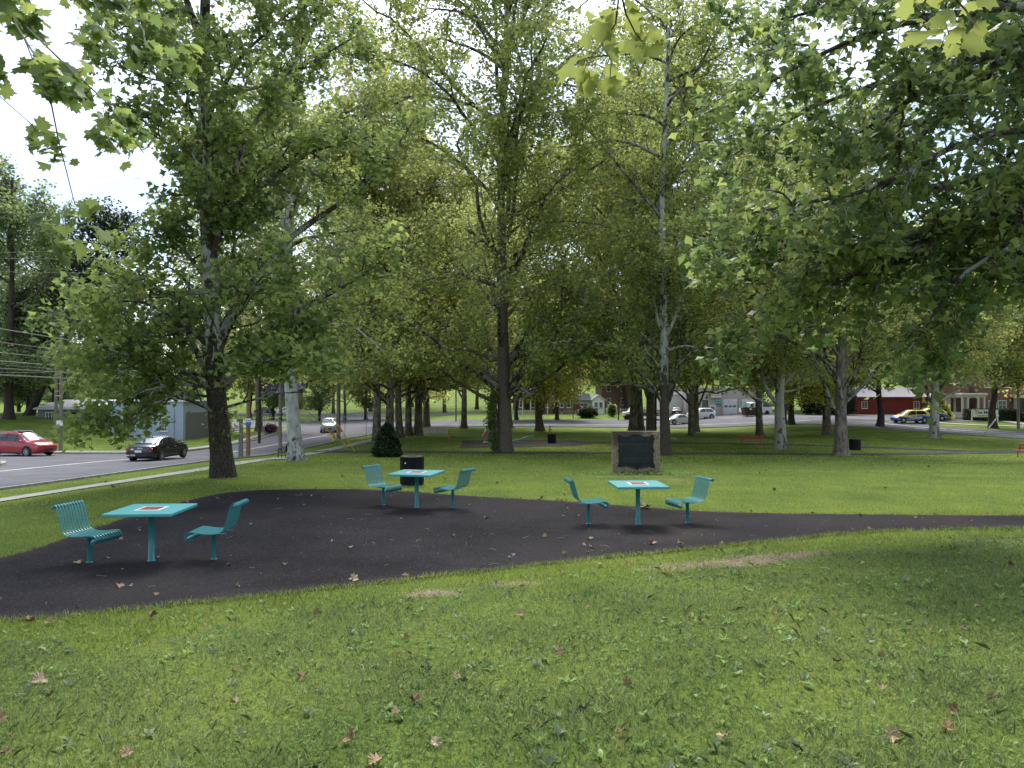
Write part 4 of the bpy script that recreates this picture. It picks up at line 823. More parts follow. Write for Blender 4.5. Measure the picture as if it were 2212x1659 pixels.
# ================================================================ litter bins
def bin_(px, py, wpx, hpx, label, ribs=True):
    g = G(px, py); s = g.y / F; r = wpx * s / 2; h = hpx * s; t = thing('trash_can', label, 'trash can', g, 0, 'black metal litter bins in the park')
    mb = MB(); pr = [(r * .97, 0), (r, .02)]
    for i in range(1, 24): pr.append((r * (1.0 if i % 2 else .985), .02 + (h - .08) * i / 24))
    mb.lathe(pr + [(r, h - .05)], (0, 0, 0), 28); mb.obj('barrel', m_black, t)
    if ribs:
        for a in range(0, 360, 45):
            mb = MB(); an = math.radians(a + 10); mb.box((math.cos(an) * r * 1.004, math.sin(an) * r * 1.004, h * .5), (.012, .05, h * .86), rz=an); mb.obj('rib', m_black, t)
    mb = MB(); mb.lathe([(r * .98, h - .05), (r * 1.03, h - .045), (r * 1.03, h - .01), (r * .9, h), (r * .45, h), (r * .42, h - .03), (r * .42, h - .3), (0, h - .3)], (0, 0, 0), 28); mb.obj('lid', M('lid', (.012, .012, .015), .6, spec=.25), t)
    return t
nb = bin_(890, 1047, 50, 62, 'black ribbed trash can behind the middle game table')
mb = MB(); mb.box((-.14, -nb.children[0].dimensions.y / 2 if False else -.305, .62), (.035, .006, .035)); mb.obj('sticker', m_white, nb)
bin_(1192, 958, 18.5, 21, 'black litter bin in front of the red post at the play area', False)
bin_(1847, 972, 24, 24, 'black litter bin right of the rough barked tree', False)

# ================================================================ benches, posts, play things
def park_bench(px, py, wpx, yaw, label):
    g = G(px, py); s = g.y / F; L_ = wpx * s; t = thing('park_bench', label, 'bench', g, math.radians(yaw), 'red framed wooden park benches')
    for y, z in ((-.18, .43), (-.03, .43), (.12, .43)): mb = MB(); mb.box((0, y, z), (L_, .13, .045), bevel=.008); mb.obj('seat_board', m_benchwood, t)
    for z in (.62, .80): mb = MB(); mb.box((0, .22 + (z - .6) * .25, z), (L_, .04, .15), rx=-.22, bevel=.008); mb.obj('back_board', m_benchwood, t)
    for sx in (-1, 1):
        mb = MB(); x = sx * L_ * .38; mb.tube([(x, -.22, .40), (x, .18, .40)], .03, 6); mb.tube([(x, .18, .38), (x, .29, .9)], .03, 6); mb.tube([(x, 0, -.05), (x, 0, .40)], .035, 6); mb.obj('leg', m_red, t)
park_bench(1622, 962, 50, 175, 'red bench with wooden boards left of the spreading sycamore')
park_bench(2212, 988, 34, 178, 'red bench cut by the right edge of the picture')
park_bench(905, 935, 22, 8, 'far red bench left of the white barrier panels')
# black metal bench by the pavement
g = G(612, 990); t = thing('black_bench', 'black metal armchair bench beside the white barked sycamore', 'bench', g, math.radians(-82))
mb = MB()
for i in range(9): mb.box((-.6 + i * .15, 0, .45), (.11, .45, .012))
mb.obj('seat', m_black, t)
mb = MB(); mb.box((0, .26, .72), (1.3, .03, .46), rx=-.15, bevel=.01); mb.obj('backrest', m_black, t)
for sx in (-1, 1):
    mb = MB(); mb.tube([(sx * .62, -.22, 0), (sx * .62, -.2, .45), (sx * .62, -.24, .62), (sx * .62, -.18, .68), (sx * .62, .24, .66)], .02, 6); mb.obj('armrest', m_black, t)
    mb = MB(); mb.tube([(sx * .62, .28, 0), (sx * .62, .2, .45)], .02, 6); mb.obj('leg', m_black, t)
def post(px, py, hpx, r, mat, label, cap=True):
    g = G(px, py); s = g.y / F; h = hpx * s; t = thing('red_post', label, 'post', g); mb = MB(); mb.lathe([(r, -.1), (r, h - .1), (0, h - .1)], n=10); mb.obj('pole', mat, t); mb = MB(); mb.lathe([(r * 1.5, h - .12), (r * 1.6, h - .04), (r * .8, h), (0, h)], n=10); mb.obj('cap', mat, t); return t
post(970, 954, 19, .055, M('orange red', (.50, .09, .04), .5), 'short orange red post left of the play area')
t = post(1188, 942, 22, .07, m_red, 'red water tap post behind the black litter bin'); mb = MB(); mb.tube([(-.28, 0, .72), (.28, 0, .72)], .035, 6); mb.obj('handle', m_red, t)
# white barrier
ga_, gb_ = G(914, 938), G(966, 938); t = thing('barrier', 'low white two panel barrier beside the far red bench', 'barrier', (ga_ + gb_) / 2); L_ = (gb_ - ga_).length
for s_ in (-1, 1): mb = MB(); mb.box((s_ * L_ / 4, 0, .36), (L_ / 2 - .04, .05, .62), bevel=.01); mb.obj('panel', M('barrier panel', (.55, .54, .50), .7, var=.15), t)
for s_ in (-1, 0, 1): mb = MB(); mb.box((s_ * L_ / 2, 0, .34), (.06, .09, .74)); mb.obj('upright', m_white, t)
# climbing polyhedron
g = G(1057, 958); g.z += .02; s = g.y / F; R_ = 17.5 * s; t = thing('climbing_shape', 'painted faceted climbing shape with round holes on the play area', 'play structure', g, .35)
ring = [(R_ * math.cos(a), R_ * math.sin(a), 13 * s) for a in [math.pi / 3 * i for i in range(6)]]; top = (0, 0, 41 * s); rb = [(R_ * .62 * math.cos(a + .5), R_ * .62 * math.sin(a + .5), 0) for a in [math.pi / 3 * i for i in range(6)]]; r2 = [(R_ * .55 * math.cos(a + .52), R_ * .55 * math.sin(a + .52), 28 * s) for a in [math.pi / 3 * i for i in range(6)]]
fcol = [M('facet ' + n_, c, .5) for n_, c in (('white', (.6, .62, .62)), ('red', (.35, .05, .05)), ('blue', (.08, .2, .35)), ('maroon', (.2, .04, .06)), ('teal', (.08, .3, .33)))]
hcol = [M('hole ' + n_, c, .5) for n_, c in (('green', (.12, .35, .08)), ('yellow', (.6, .45, .05)), ('orange', (.5, .15, .05)), ('navy', (.03, .08, .16)))]
fi = 0
def facet(pts, i):
    pts = [Vector(p) for p in pts]; c = sum(pts, Vector()) / len(pts); n = (pts[1] - pts[0]).cross(pts[2] - pts[0]).normalized()
    if n.dot(c - Vector((0, 0, 18 * s))) < 0: n = -n; pts = pts[::-1]
    mb = MB(); k = len(pts); mb.add([p - n * .02 for p in pts] + [p + n * .02 for p in pts], [tuple(range(k))[::-1], tuple(range(k, 2 * k))] + [(a, (a + 1) % k, k + (a + 1) % k, k + a) for a in range(k)]); f = mb.obj('facet', fcol[i % 5], t)
    rr = min((c - (pts[a] + pts[(a + 1) % k]) / 2).length for a in range(k)) * .72; q = n.to_track_quat('Z', 'Y')
    for r0_, r1_, hh_, m_ in ((rr, rr * .68, .05, hcol[i % 4]), (rr * .62, 0, .03, fcol[(i + 2) % 5])):
        mb = MB(); mb.lathe([(r0_, 0), (r0_, hh_), (r1_, hh_)] + ([(r1_, 0)] if r1_ else []), n=14); o = mb.obj('ring', m_, f); o.location = c; o.rotation_mode = 'QUATERNION'; o.rotation_quaternion = q
for i in range(6):
    j = (i + 1) % 6; facet([ring[i], ring[j], r2[i]], i * 2); facet([ring[j], r2[j], r2[i]], i * 2 + 1); facet([r2[i], r2[j], top], i + 3); facet([rb[i], rb[j], ring[j], ring[i]], i * 3)
def beam(pxs, mat, label, hs, legs):
    p = [G(a, b) for a, b in pxs]; t = thing('balance_beam', label, 'balance beam', p[0]); q = [v - p[0] + Vector((0, 0, h)) for v, h in zip(p, hs)]; mb = MB(); mb.tube([Vector(x) for x in smoothpoly(q, 12)], .055, 8); mb.obj('beam', mat, t)
    for i in legs: mb = MB(); mb.tube([q[i], (q[i].x, q[i].y, p[i].z - p[0].z - .1)], .03, 6); mb.obj('leg', mat, t)
beam([(1042, 963), (1060, 963), (1075, 962), (1092, 960)], M('yellow beam', (.60, .40, .05), .5), 'yellow wavy balance beam at the play area', [.28, .32, .5, .55], (1, 2))
beam([(1105, 962), (1120, 961), (1135, 959), (1153, 957)], M('aqua beam', (.10, .38, .36), .5), 'aqua balance beam right of the tall brown trunk', [.38, .45, .62, .66], (1, 2))
# hydrant
g = G(721, 954); t = thing('fire_hydrant', 'yellow fire hydrant by the road between yellow guy guards', 'hydrant', g); my = M('hydrant yellow', (.62, .48, .04), .5)
mb = MB(); mb.lathe([(.16, 0), (.16, .05), (.12, .06), (.12, .55), (.15, .56), (.15, .6), (.12, .68), (.06, .75), (.03, .78), (0, .78)], n=14); mb.obj('barrel', my, t)
for a in (-1, 1): mb = MB(); mb.tube([(a * .1, 0, .45), (a * .2, 0, .45)], .05, 8); mb.obj('nozzle', my, t)
mb = MB(); mb.tube([(0, -.1, .42), (0, -.2, .42)], .065, 8); mb.obj('front_nozzle', my, t)

# ================================================================ poles, wires, signs
def pole(px, py, ytop, r, mat, label, arms=(), d=None, name='utility_pole', cat='utility pole', lean=0.0):
    g = G(px, py) if d is None else Vector((P(px, py, d).x, d, gzf(P(px, py, d).x, d))); h = CAMZ + (850 - ytop) * g.y / F - g.z; t = thing(name, label, cat, g)
    mb = MB(); mb.tube([(0, 0, -.3), (lean * h * .5, 0, h * .5), (lean * h, 0, h)], [r, r * .88, r * .72], 12); mb.obj('shaft', mat, t)
    for z, w_, rz in arms: mb = MB(); mb.box((lean * z, 0, z), (w_, .10, .12), rz=rz); a = mb.obj('crossarm', mat, t); mb = MB(); [mb.lathe([(.05, z + .06), (.06, z + .12), (.03, z + .2), (0, z + .2)], (x * math.cos(rz), x * math.sin(rz), 0), 8) for x in (-w_ * .45, -w_ * .15, w_ * .15, w_ * .45)]; mb.obj('insulator', m_white, a)
    return t, g, h
p1, g1, h1 = pole(536, 986, 528, .15, m_polebrown, 'tall brown utility pole with bus stop sign left of the white barked sycamore', [(9.6, 2.0, 0)])
mb = MB(); mb.box((.08, -.2, 2.45), (.42, .03, .48), bevel=.01); sg = mb.obj('bus_stop_sign', m_white, p1)
mb = MB(); mb.box((.08, -.218, 2.33), (.42, .006, .22)); mb.obj('blue_field', M('sign blue', (.02, .12, .38), .4), sg); strokes(.3, .09, M('sign print', (.05, .2, .4), .5), sg, (.08, -.221, 2.56), 4)
p2, g2, h2 = pole(520, 989, 905, .17, m_pole, 'grey stub pole with no parking sign beside the brown utility pole', name='stub_pole', cat='pole')
mb = MB(); mb.box((-.2, -.2, 2.0), (.32, .03, .48), bevel=.01); sg = mb.obj('no_parking_sign', m_white, p2)
mb = MB(); mb.lathe([(.12, -.01), (.12, .01), (.09, .01), (.09, -.01)], (0, 0, 0), 20, axis='Y'); o = mb.obj('prohibition_ring', m_red, sg); o.location = (-.2, -.225, 2.08)
mb = MB(); mb.box((-.2, -.232, 2.08), (.20, .006, .025), ry=.78); mb.obj('prohibition_bar', m_red, sg); lettering('P', .15, M('print black', (.01, .01, .01), .5), sg, (-.2, -.22, 2.08), FR, .003)
mb = MB(); mb.box((-.2, -.218, 1.86), (.24, .006, .05)); mb.obj('arrow_field', m_red, sg)
p3, g3, h3 = pole(605, 978, 560, .13, m_pole, 'slender grey street light pole just left of the white barked sycamore', name='light_pole', cat='light pole')
for z in (.25, 2.6, 2.9): mb = MB(); mb.lathe([(.135, z), (.14, z), (.14, z + .07), (.135, z + .07)], n=12); mb.obj('band', m_black, p3)
pole(560, 958, 560, .14, m_darkbark, 'dark distant utility pole behind the bus stop', [])
p5, g5, h5 = pole(731, 952, 540, .2, m_pole, 'utility pole with guy wires by the yellow hydrant', [(9.5, 2.2, 0)])
p6, g6, h6 = pole(131, 973, 726, .15, m_pole, 'grey utility pole with white notice at the side street corner', [])
mb = MB(); mb.box((0, -.17, 1.9 + .3), (.5, .02, .42)); mb.obj('notice', m_white, p6)
mb = MB(); mb.lathe([(.10, h6), (.16, h6 + .05), (.16, h6 + .25), (0, h6 + .3)], n=10); mb.obj('cap', m_white, p6)
pole(120, 960, 740, .16, m_pole, 'second grey pole just behind the corner utility pole', d=66)
pole(985, 917, 700, .12, m_pole, 'far pole beside the twin stemmed tree', d=112)
p7, g7, h7 = pole(1416, 931, 640, .15, m_darkbark, 'dark utility pole with a small meter box behind the forked sycamore', [(8.0, 2.2, .3)])
mb = MB(); mb.box((-.22, -.1, 1.9), (.24, .2, .45), bevel=.02); mb.obj('meter_box', M('meter grey', (.25, .25, .25), .5), p7)
p8, g8, h8 = pole(2200, 927, 690, .16, m_pole, 'grey utility pole near the right edge before the brick entrance', [(9.0, 2.2, .5)])
pole(1336, 912, 780, .11, m_darkbark, 'thin dark pole right of the small white house', d=116)
pole(1238, 907, 800, .09, m_pole, 'thin grey pole left of the round bush', d=120)
# thin sign posts
def signpost(px, py, hpx, label, plate, col, cat='street sign', d=None):
    g = G(px, py); s = g.y / F; h = hpx * s; t = thing('sign_post', label, cat, g); mb = MB(); mb.tube([(0, 0, -.1), (0, 0, h)], .03, 6); mb.obj('pole', M('galvanised', (.3, .31, .31), .5, metal=.4), t)
    if plate: mb = MB(); mb.box((0, -.04, h - plate[1] / 2), (plate[0], .02, plate[1])); mb.obj('plate', col, t)
    return t
t = signpost(198, 972, 83, 'thin street name sign post on the corner lawn', (.75, .17), M('street sign green', (.05, .25, .2), .5))
signpost(571, 945, 60, 'thin sign post behind the bus stop pole', (.3, .4), m_pole)
signpost(1046 * 0 + 745, 948, 40, 'thin sign post right of the hydrant', (.25, .3), m_pole)
signpost(791, 944, 64, 'thin sign post beside the road before the left row of trunks', None, m_pole)
signpost(993, 923, 20, 'thin stake left of the lone pale sycamore', None, m_pole)
# guy guards
my2 = M('guard yellow', (.68, .46, .03), .5)
for i, (a, b_, lb) in enumerate((((736, 958), (679, 902), 'yellow guy wire guard leaning left over the hydrant, lower one'), ((750, 966), (691, 912), 'yellow guy wire guard leaning left over the hydrant, upper one'), ((750, 967), (709, 896), 'yellow guy wire guard right of the hydrant, left one of the steep pair'), ((767, 977), (716, 895), 'yellow guy wire guard right of the hydrant, right one of the steep pair'))):
    q = G(*a); e = P(b_[0], b_[1], q.y - 1.5); t = thing('guy_wire', lb, 'guy wire', q, 0, 'guy wires beside the hydrant'); v = e - q
    mb = MB(); mb.tube([v * .02, v], .033, 7); mb.obj('guard', my2, t)
    mb = MB(); mb.tube([v * .98, v * 2.2], .012, 4); mb.obj('cable', m_wire, t)
    if i in (1, 3): mb = MB(); mb.tube([v * .55, v * .72], .075, 8); mb.obj('marker', M('marker orange', (.7, .2, .04), .5), t)
q = G(2113, 954); e = P(2157, 898, 84); t = thing('guy_wire', 'pale guy wire guard leaning over the road by the black trunked tree', 'guy wire', q); v = e - q; mb = MB(); mb.tube([v * .45, v], .07, 7); mb.obj('guard', m_concrete, t); mb = MB(); mb.tube([Vector(), v * .46], .02, 5); mb.obj('cable', m_wire, t)
def wire(a, b_, sag, label, r=.014, mat=None, group='overhead wires'):
    a = Vector(a); b_ = Vector(b_); t = np.linspace(0, 1, 14); pts = [tuple((b_ - a) * x + Vector((0, 0, -4 * sag * x * (1 - x)))) for x in t]; mb = MB(); mb.tube(pts, r, 5)
    tag(mb.obj('overhead_wire', mat or m_wire, None, a), label, 'overhead wire', group)
X0 = g1.x
GL = 'overhead wires along the left road'
for i, (zA, zB, dx, rr) in enumerate(((13.5, 11.3, .6, .012), (11.2, 7.9, -.4, .014), (8.9, 5.6, .0, .020), (8.2, 5.25, .12, .014), (7.7, 5.0, -.1, .014), (7.3, 4.75, 0, .020), (7.0, 4.5, .1, .014), (6.7, 4.3, 0, .022))):
    lb = ['topmost thin wire crossing the upper left sky', 'second wire down crossing the sky above the left trees', 'thick pale wire, uppermost of the low bundle at the left'][i] if i < 3 else 'pale wire of the low bundle sloping down to the brown utility pole'
    wire((X0 + dx - .6, -2, zA + g1.z), (X0 + dx * .3, g1.y, zB + g1.z + 1.2), .9, lb, rr, m_wirel if i > 1 else m_wire, GL)
for (a, ya, b_, yb, d) in ((-60, 545, 440, 522, 58), (-60, 556, 440, 549, 60), (-60, 584, 440, 583, 62), (-60, 803, 300, 790, 56), (-60, 782, 440, 806, 60), (-60, 783, 420, 776, 64)):
    wire(P(a, ya, d), P(b_, yb, d), .25, 'thin level wire crossing in front of the far left trees', .013, m_wirel, 'level wires over the side street')
for i in range(5):
    z = 5.1 + .55 * i - (0 if i < 3 else .25)
    wire((g7.x, g7.y, g7.z + 6.0 + .3 * i), (g8.x, g8.y, g8.z + 7.0 + .42 * i), .55, 'black cable of the bundle above the right street', .03, m_wire, 'cables above the right street')
    wire((g8.x, g8.y, g8.z + 7.0 + .42 * i), (g8.x + 22, g8.y - 32, g8.z + 8.2 + .42 * i), .5, 'black cable running off to the right from the grey pole', .03, m_wire, 'cables above the right street')
    wire((g7.x, g7.y, g7.z + 6.0 + .3 * i), (-12, 108, g7.z + 6.2 + .3 * i), .6, 'black cable running left behind the park trees', .025, m_wire, 'cables above the right street')

# ================================================================ shrubs
def shrub(name, label, px, py, rx, ry, h, leaf, n, ls, shape='round', d=None, cat='bush', stems=True, rz=0, g0=None):
    g = g0 if g0 is not None else (G(px, py) if d is None else Vector((P(px, py, d).x, d, gzf(P(px, py, d).x, d)))); rg = np.random.default_rng(int(abs(px) * 7 + n)); t = thing(name, label, cat, g, rz)
    if shape == 'round':
        u = rg.normal(0, 1, (n, 3)); u /= np.linalg.norm(u, axis=1, keepdims=True); rad = (.78 + .25 * rg.random(n)) * (1 + .10 * np.sin(u[:, 0] * 5 + u[:, 2] * 4) + .07 * np.sin(u[:, 1] * 9)); p = u * rad[:, None] * [rx, ry, h / 2] + [0, 0, h / 2 - .02]; p = p[p[:, 2] > .02]
    elif shape == 'cone':
        z = rg.random(n) ** 1.3; prof_ = np.where(z < .18, .75 + 1.4 * z, 1.05 * (1 - z) ** .62 + .03); a = rg.random(n) * 6.283; rad = prof_ * (.72 + .33 * rg.random(n)) * (1 + .12 * np.sin(a * 5 + z * 17)); p = np.stack([rad * rx * np.cos(a), rad * ry * np.sin(a), z * h], -1)
    else:
        a = rg.random((n, 3)) * 2 - 1; ax = rg.integers(0, 3, n); a[np.arange(n), ax] = np.sign(a[np.arange(n), ax]) * (.93 + .09 * rg.random(n)); k = np.abs(a[:, 0]) ** 6 + np.abs(a[:, 2]) ** 8; a[:, 2] *= np.where(k > 1.5, .9, 1); p = a * [rx, ry, h / 2] + [0, 0, h / 2]; p[:, 2] += .03 * np.sin(p[:, 0] * 3)
    co = link('foliage', leafmesh(p, np.full(len(p), ls), LEAF2, rg, .8, 'foliage'), leaf, t); co['kind'] = 'stuff'
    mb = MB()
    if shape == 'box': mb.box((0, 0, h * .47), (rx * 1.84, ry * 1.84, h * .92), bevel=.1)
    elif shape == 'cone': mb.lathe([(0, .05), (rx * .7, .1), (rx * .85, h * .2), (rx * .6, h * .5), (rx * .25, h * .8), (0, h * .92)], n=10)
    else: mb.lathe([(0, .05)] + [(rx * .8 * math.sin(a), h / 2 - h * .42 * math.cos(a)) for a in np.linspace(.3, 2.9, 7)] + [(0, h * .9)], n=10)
    mb.obj('dark_core', M('inner dark', (.01, .014, .006), .95), t); return t  # added solid core, near-black to stand in for the shade inside the shrub
k_ = G(836, 986).y / F
shrub('dark_bush', 'dark cone shaped evergreen bush on the lawn before the left row of trunks', 836, 987, 31 * k_, 31 * k_, 72 * k_, L_dark, 7000, .13, 'cone')
shrub('round_bush', 'round dark green bush in front of the small white house', 1269, 907, 1.9, 1.5, 2.1, L_dark, 1600, .22, d=121)
shrub('golden_shrub', 'golden green rounded conifer beside the porch of the brick house', 2027, 908, 1.75, 1.6, 3.3, L_gold, 2600, .22, 'cone', d=93)
shrub('clipped_hedge', 'long clipped dark hedge with flat top behind the white house sign', 2142, 910, 3.0, 1.1, 1.55, L_dark, 5200, .13, 'box', d=92, cat='hedge', rz=-.1)
shrub('clipped_hedge', 'clipped dark hedge right of the brick house entrance', 2226, 908, 1.2, 1.0, 1.2, L_dark, 1500, .13, 'box', d=90, cat='hedge')
for i, (px, d, h) in enumerate(((1748, 113, 5.0), (1768, 112, 5.4), (1788, 112, 5.2), (1808, 111, 5.6), (1828, 110, 5.0))):
    shrub('tall_hedge_shrub', 'dark evergreen of the tall hedge left of the red shed, ' + ('leftmost one', 'second from the left', 'middle one', 'second from the right', 'rightmost one')[i], px, 900, 1.6, 1.4, h, L_dark, 1500, .28, 'round', d=d, cat='hedge')
shrub('grass_verge_bush', 'small weedy bush beside the pole in front of the fence', 1365, 906, 1.5, .8, 1.2, L_far, 500, .25, d=117)
shrub('small_bush', 'scraggly bush right of the small white house', 1322, 902, .9, .7, 2.4, L_mid, 600, .22, d=124)
shrub('pink_bush', 'pink flowering bush by the far left junction', 585, 930, 1.0, .8, 1.3, leafmat('pink flowers', (.10, .12, .04), (.42, .12, .2), (.5, .2, .28), .3), 700, .13, d=82)
# ================================================================ buildings
def place(o, p, rz=0): return o
def win(parent, x, z, w_, h, y=0.0, nx=1, nz=2, fr=.07, glass=None, frame=None):
    mb = MB(); f = frame or m_white
    for sx in (-1, 1): mb.box((x + sx * (w_ / 2 - fr / 2), y - .03, z), (fr, .10, h))
    for sz in (-1, 1): mb.box((x, y - .03, z + sz * (h / 2 - fr / 2)), (w_ - 2 * fr, .098, fr))
    for i in range(1, nx): mb.box((x - w_ / 2 + w_ * i / nx, y - .03, z), (fr * .45, .08, h - 2 * fr))
    for i in range(1, nz): mb.box((x, y - .03, z - h / 2 + h * i / nz), (w_ - 2 * fr, .078, fr * .45))
    fo = mb.obj('window', f, parent); mb = MB(); mb.box((x, y - .012, z), (w_ - fr, .02, h - fr)); mb.obj('pane', glass or m_glassb, fo)
    mb = MB(); mb.box((x, y - .06, z - h / 2 - .04), (w_ + .12, .14, .06)); mb.obj('sill', f, fo); return fo
def bld(name, label, px, d, rz=0, z=None, cat='building'):
    x = (px - 1106) / F * d; return thing(name, label, cat, Vector((x, d, gzf(x, d) if z is None else z)), rz)
# grey-blue building at left (origin = right front corner)
m_blue = M('pale blue render', (.36, .42, .50), .85, var=.06, vscale=2); m_greyw = M('grey block wall', (.17, .17, .18), .9, var=.1, vscale=3); m_roofw = M('pale roof', (.52, .53, .55), .6, var=.1)
t = bld('grey_building', 'low pale blue and grey building behind the grassy mound at left', 396, 70, 0, -2.6, 'building'); Hb = 4.2
mb = MB(); mb.box((-3.6, 4, Hb / 2), (7.2, 8, Hb)); mb.obj('main_wall', m_blue, t)
mb = MB(); mb.box((-3.6, 4, Hb + .06), (7.5, 8.3, .12)); mb.obj('roof', m_roofw, t)
mb = MB(); mb.box((.04, 4.2, 1.55), (.08, 7.2, 3.1)); mb.obj('side_panel', m_greyw, t)
win(t, -1.95, 2.0, .85, 1.35, 0, 3, 4, .06)
win(t, -5.3, 2.1, 1.3, 1.3, 0, 3, 4, .06)
mb = MB(); mb.tube([(-.9, -.06, .3), (-.9, -.06, 3.5)], .05, 6); mb.obj('drainpipe', m_blue, t)
mb = MB(); mb.box((-12.5, 7.2, 1.8), (10.6, 4, 3.6)); wg = mb.obj('wing_wall', m_greyw, t)
mb = MB(); mb.box((-12.3, 7.4, 3.85), (11.4, 5.4, .14), rx=.16); mb.obj('wing_roof', m_roofw, t)
for x, w_ in ((-16.3, 1.3), (-11.7, 1.6), (-9, 1.0)): win(wg, x, 2.45, w_, 1.2, 5.2, 4, 3, .06)
mb = MB(); mb.box((-17.5, 14, 1.9), (8, 5, 3.9)); mb.obj('rear_wing', m_greyw, t); mb = MB(); mb.box((-17.5, 14, 3.95), (8.6, 5.6, .15), rx=.08); mb.obj('rear_roof', m_roofw, t)
strokes(.8, .3, m_black, wg, (-14, 5.17, 3.0), 6)
mb = MB(); mb.box((-2.6, -2.6, .35), (5.6, .3, 1.0)); mb.obj('loading_ledge', m_blue, t); mb = MB(); mb.box((-2.6, -2.6, .89), (5.8, .5, .08)); mb.obj('ledge_top', m_roofw, t)
mb = MB(); mb.tube([(.2, -2.6, .85), (.7, -2.7, .5), (1.6, -2.8, .35)], .08, 6); mb.obj('handrail', m_black, t)
t = bld('shed_building', 'small grey lean to building right of the pale blue building', 446, 78, 0, -2.4); mb = MB(); mb.box((0, 2, 1.3), (2.4, 4, 2.6)); mb.obj('wall', m_greyw, t); mb = MB(); mb.box((0, 2, 2.68), (2.8, 4.6, .12), rx=.06); mb.obj('roof', m_roofw, t); mb = MB(); mb.box((.4, -.02, 1.05), (.9, .06, 2.1)); mb.obj('door', m_darkbark, t)
# red shed
d = 115; S = d / F; t = bld('red_shed', 'long dark red metal shed with pale ribbed roof across the street', 1826, d, 0, -1.1)
m_redw = M('red metal wall', (.24, .03, .035), .55, var=.05, vscale=2); Ws = 14.6; Hs = 2.95
mb = MB(); mb.box((Ws / 2, 5, Hs / 2), (Ws, 10, Hs)); mb.obj('wall', m_redw, t)
m_rib = M('wall rib', (.2, .025, .03), .55)
mb = MB(); [mb.box((.15 + i * .3, -.015, Hs / 2 - .05), (.05, .03, Hs - .1)) for i in range(48)]; o = mb.obj('wall_rib', m_rib, t); o['kind'] = 'stuff'
m_metalroof = M('pale metal roof', (.55, .50, .53), .45, var=.06)
mb = MB(); mb.add([(-.3, -.4, Hs - .02), (Ws + .3, -.4, Hs - .02), (Ws + .3, 5, Hs + 1.5), (-.3, 5, Hs + 1.5), (-.3, -.4, Hs + .08), (Ws + .3, -.4, Hs + .08), (Ws + .3, 5, Hs + 1.62), (-.3, 5, Hs + 1.62)], [(0, 1, 5, 4), (4, 5, 6, 7), (1, 2, 6, 5), (0, 4, 7, 3), (0, 3, 2, 1)])
mb.add([(-.3, 5, Hs + 1.5), (Ws + .3, 5, Hs + 1.5), (Ws + .3, 10.4, Hs), (-.3, 10.4, Hs), (-.3, 5, Hs + 1.62), (Ws + .3, 5, Hs + 1.62), (Ws + .3, 10.4, Hs + .1), (-.3, 10.4, Hs + .1)], [(4, 5, 6, 7), (0, 4, 7, 3), (1, 2, 6, 5)]); mb.obj('roof', m_metalroof, t)
mb = MB(); [mb.box((i * .45, 2.3, Hs + .90), (.04, 5.5, .03), rx=math.atan2(1.54, 5.4)) for i in range(33)]; o = mb.obj('roof_rib', m_metalroof, t); o['kind'] = 'stuff'
for px in (1867, 1979): win(t, (px - 1826) * S, 1.15 + .55, .95, 1.15, 0, 2, 3, .07)
# brick porch house
def brickmat(c1, c2, name='brick wall'):
    m = bpy.data.materials.new(name); m.use_nodes = True; tt = m.node_tree; b = tt.nodes['Principled BSDF']; b.inputs['Roughness'].default_value = .85; c = tt.nodes.new('ShaderNodeTexCoord'); mp = tt.nodes.new('ShaderNodeMapping'); mp.inputs['Rotation'].default_value = (math.radians(90), 0, 0)
    br = tt.nodes.new('ShaderNodeTexBrick'); br.inputs['Scale'].default_value = 1; br.inputs['Brick Width'].default_value = .22; br.inputs['Row Height'].default_value = .075; br.inputs['Mortar Size'].default_value = .008; br.inputs['Color1'].default_value = lin(c1); br.inputs['Color2'].default_value = lin(c2); br.inputs['Mortar'].default_value = (.3, .27, .24, 1)
    tt.links.new(c.outputs['Object'], mp.inputs[0]); tt.links.new(mp.outputs[0], br.inputs['Vector']); tt.links.new(br.outputs['Color'], b.inputs['Base Color']); return m
m_brick = brickmat((.23, .075, .05), (.14, .045, .032)); m_brick2 = brickmat((.17, .06, .045), (.11, .04, .03)); m_cream = M('cream trim', (.62, .59, .52), .6)
d = 97; S = d / F; t = bld('brick_house', 'two storey brick house with cream arched side porch', 2111, d, 0, -1.0)
mb = MB(); mb.box((7, 4.5, 3.4), (14, 9, 6.8)); mb.obj('wall', m_brick, t)
mb = MB(); mb.box((7, 4.5, 6.95), (14.8, 9.8, .3)); rf = mb.obj('roof', M('grey shingles', (.12, .115, .11), .9), t)
for x in (2.05, 3.35): win(t, x, 1.85, 1.15, 1.3, 0, 2, 2, .07)
for x in (1.4, 4.0, 7.0): win(t, x, 5.0, 1.0, 1.5, 0, 2, 2, .07)
win(t, 7.4, 1.8, 1.2, 1.3, 0, 2, 2, .07)
pr = MB(); pr.box((-1.55, -.2, 3.32), (3.5, 3.4, .34), bevel=.05); po = pr.obj('porch_roof', m_cream, t)
pr = MB(); pr.box((-1.55, -.2, 3.03), (3.2, 3.0, .26)); pr.obj('porch_beam', m_cream, t)
for x, y in ((-3.05, -1.6), (-2.35, -1.6), (-.95, -1.6), (-.15, -1.6), (-3.05, 1.2), (-2.35, 1.2), (-1.0, 1.2)):
    pr = MB(); pr.box((x, y, 1.45), (.24, .24, 2.9), bevel=.02); pr.obj('column', m_cream, t)
pr = MB(); n = 10
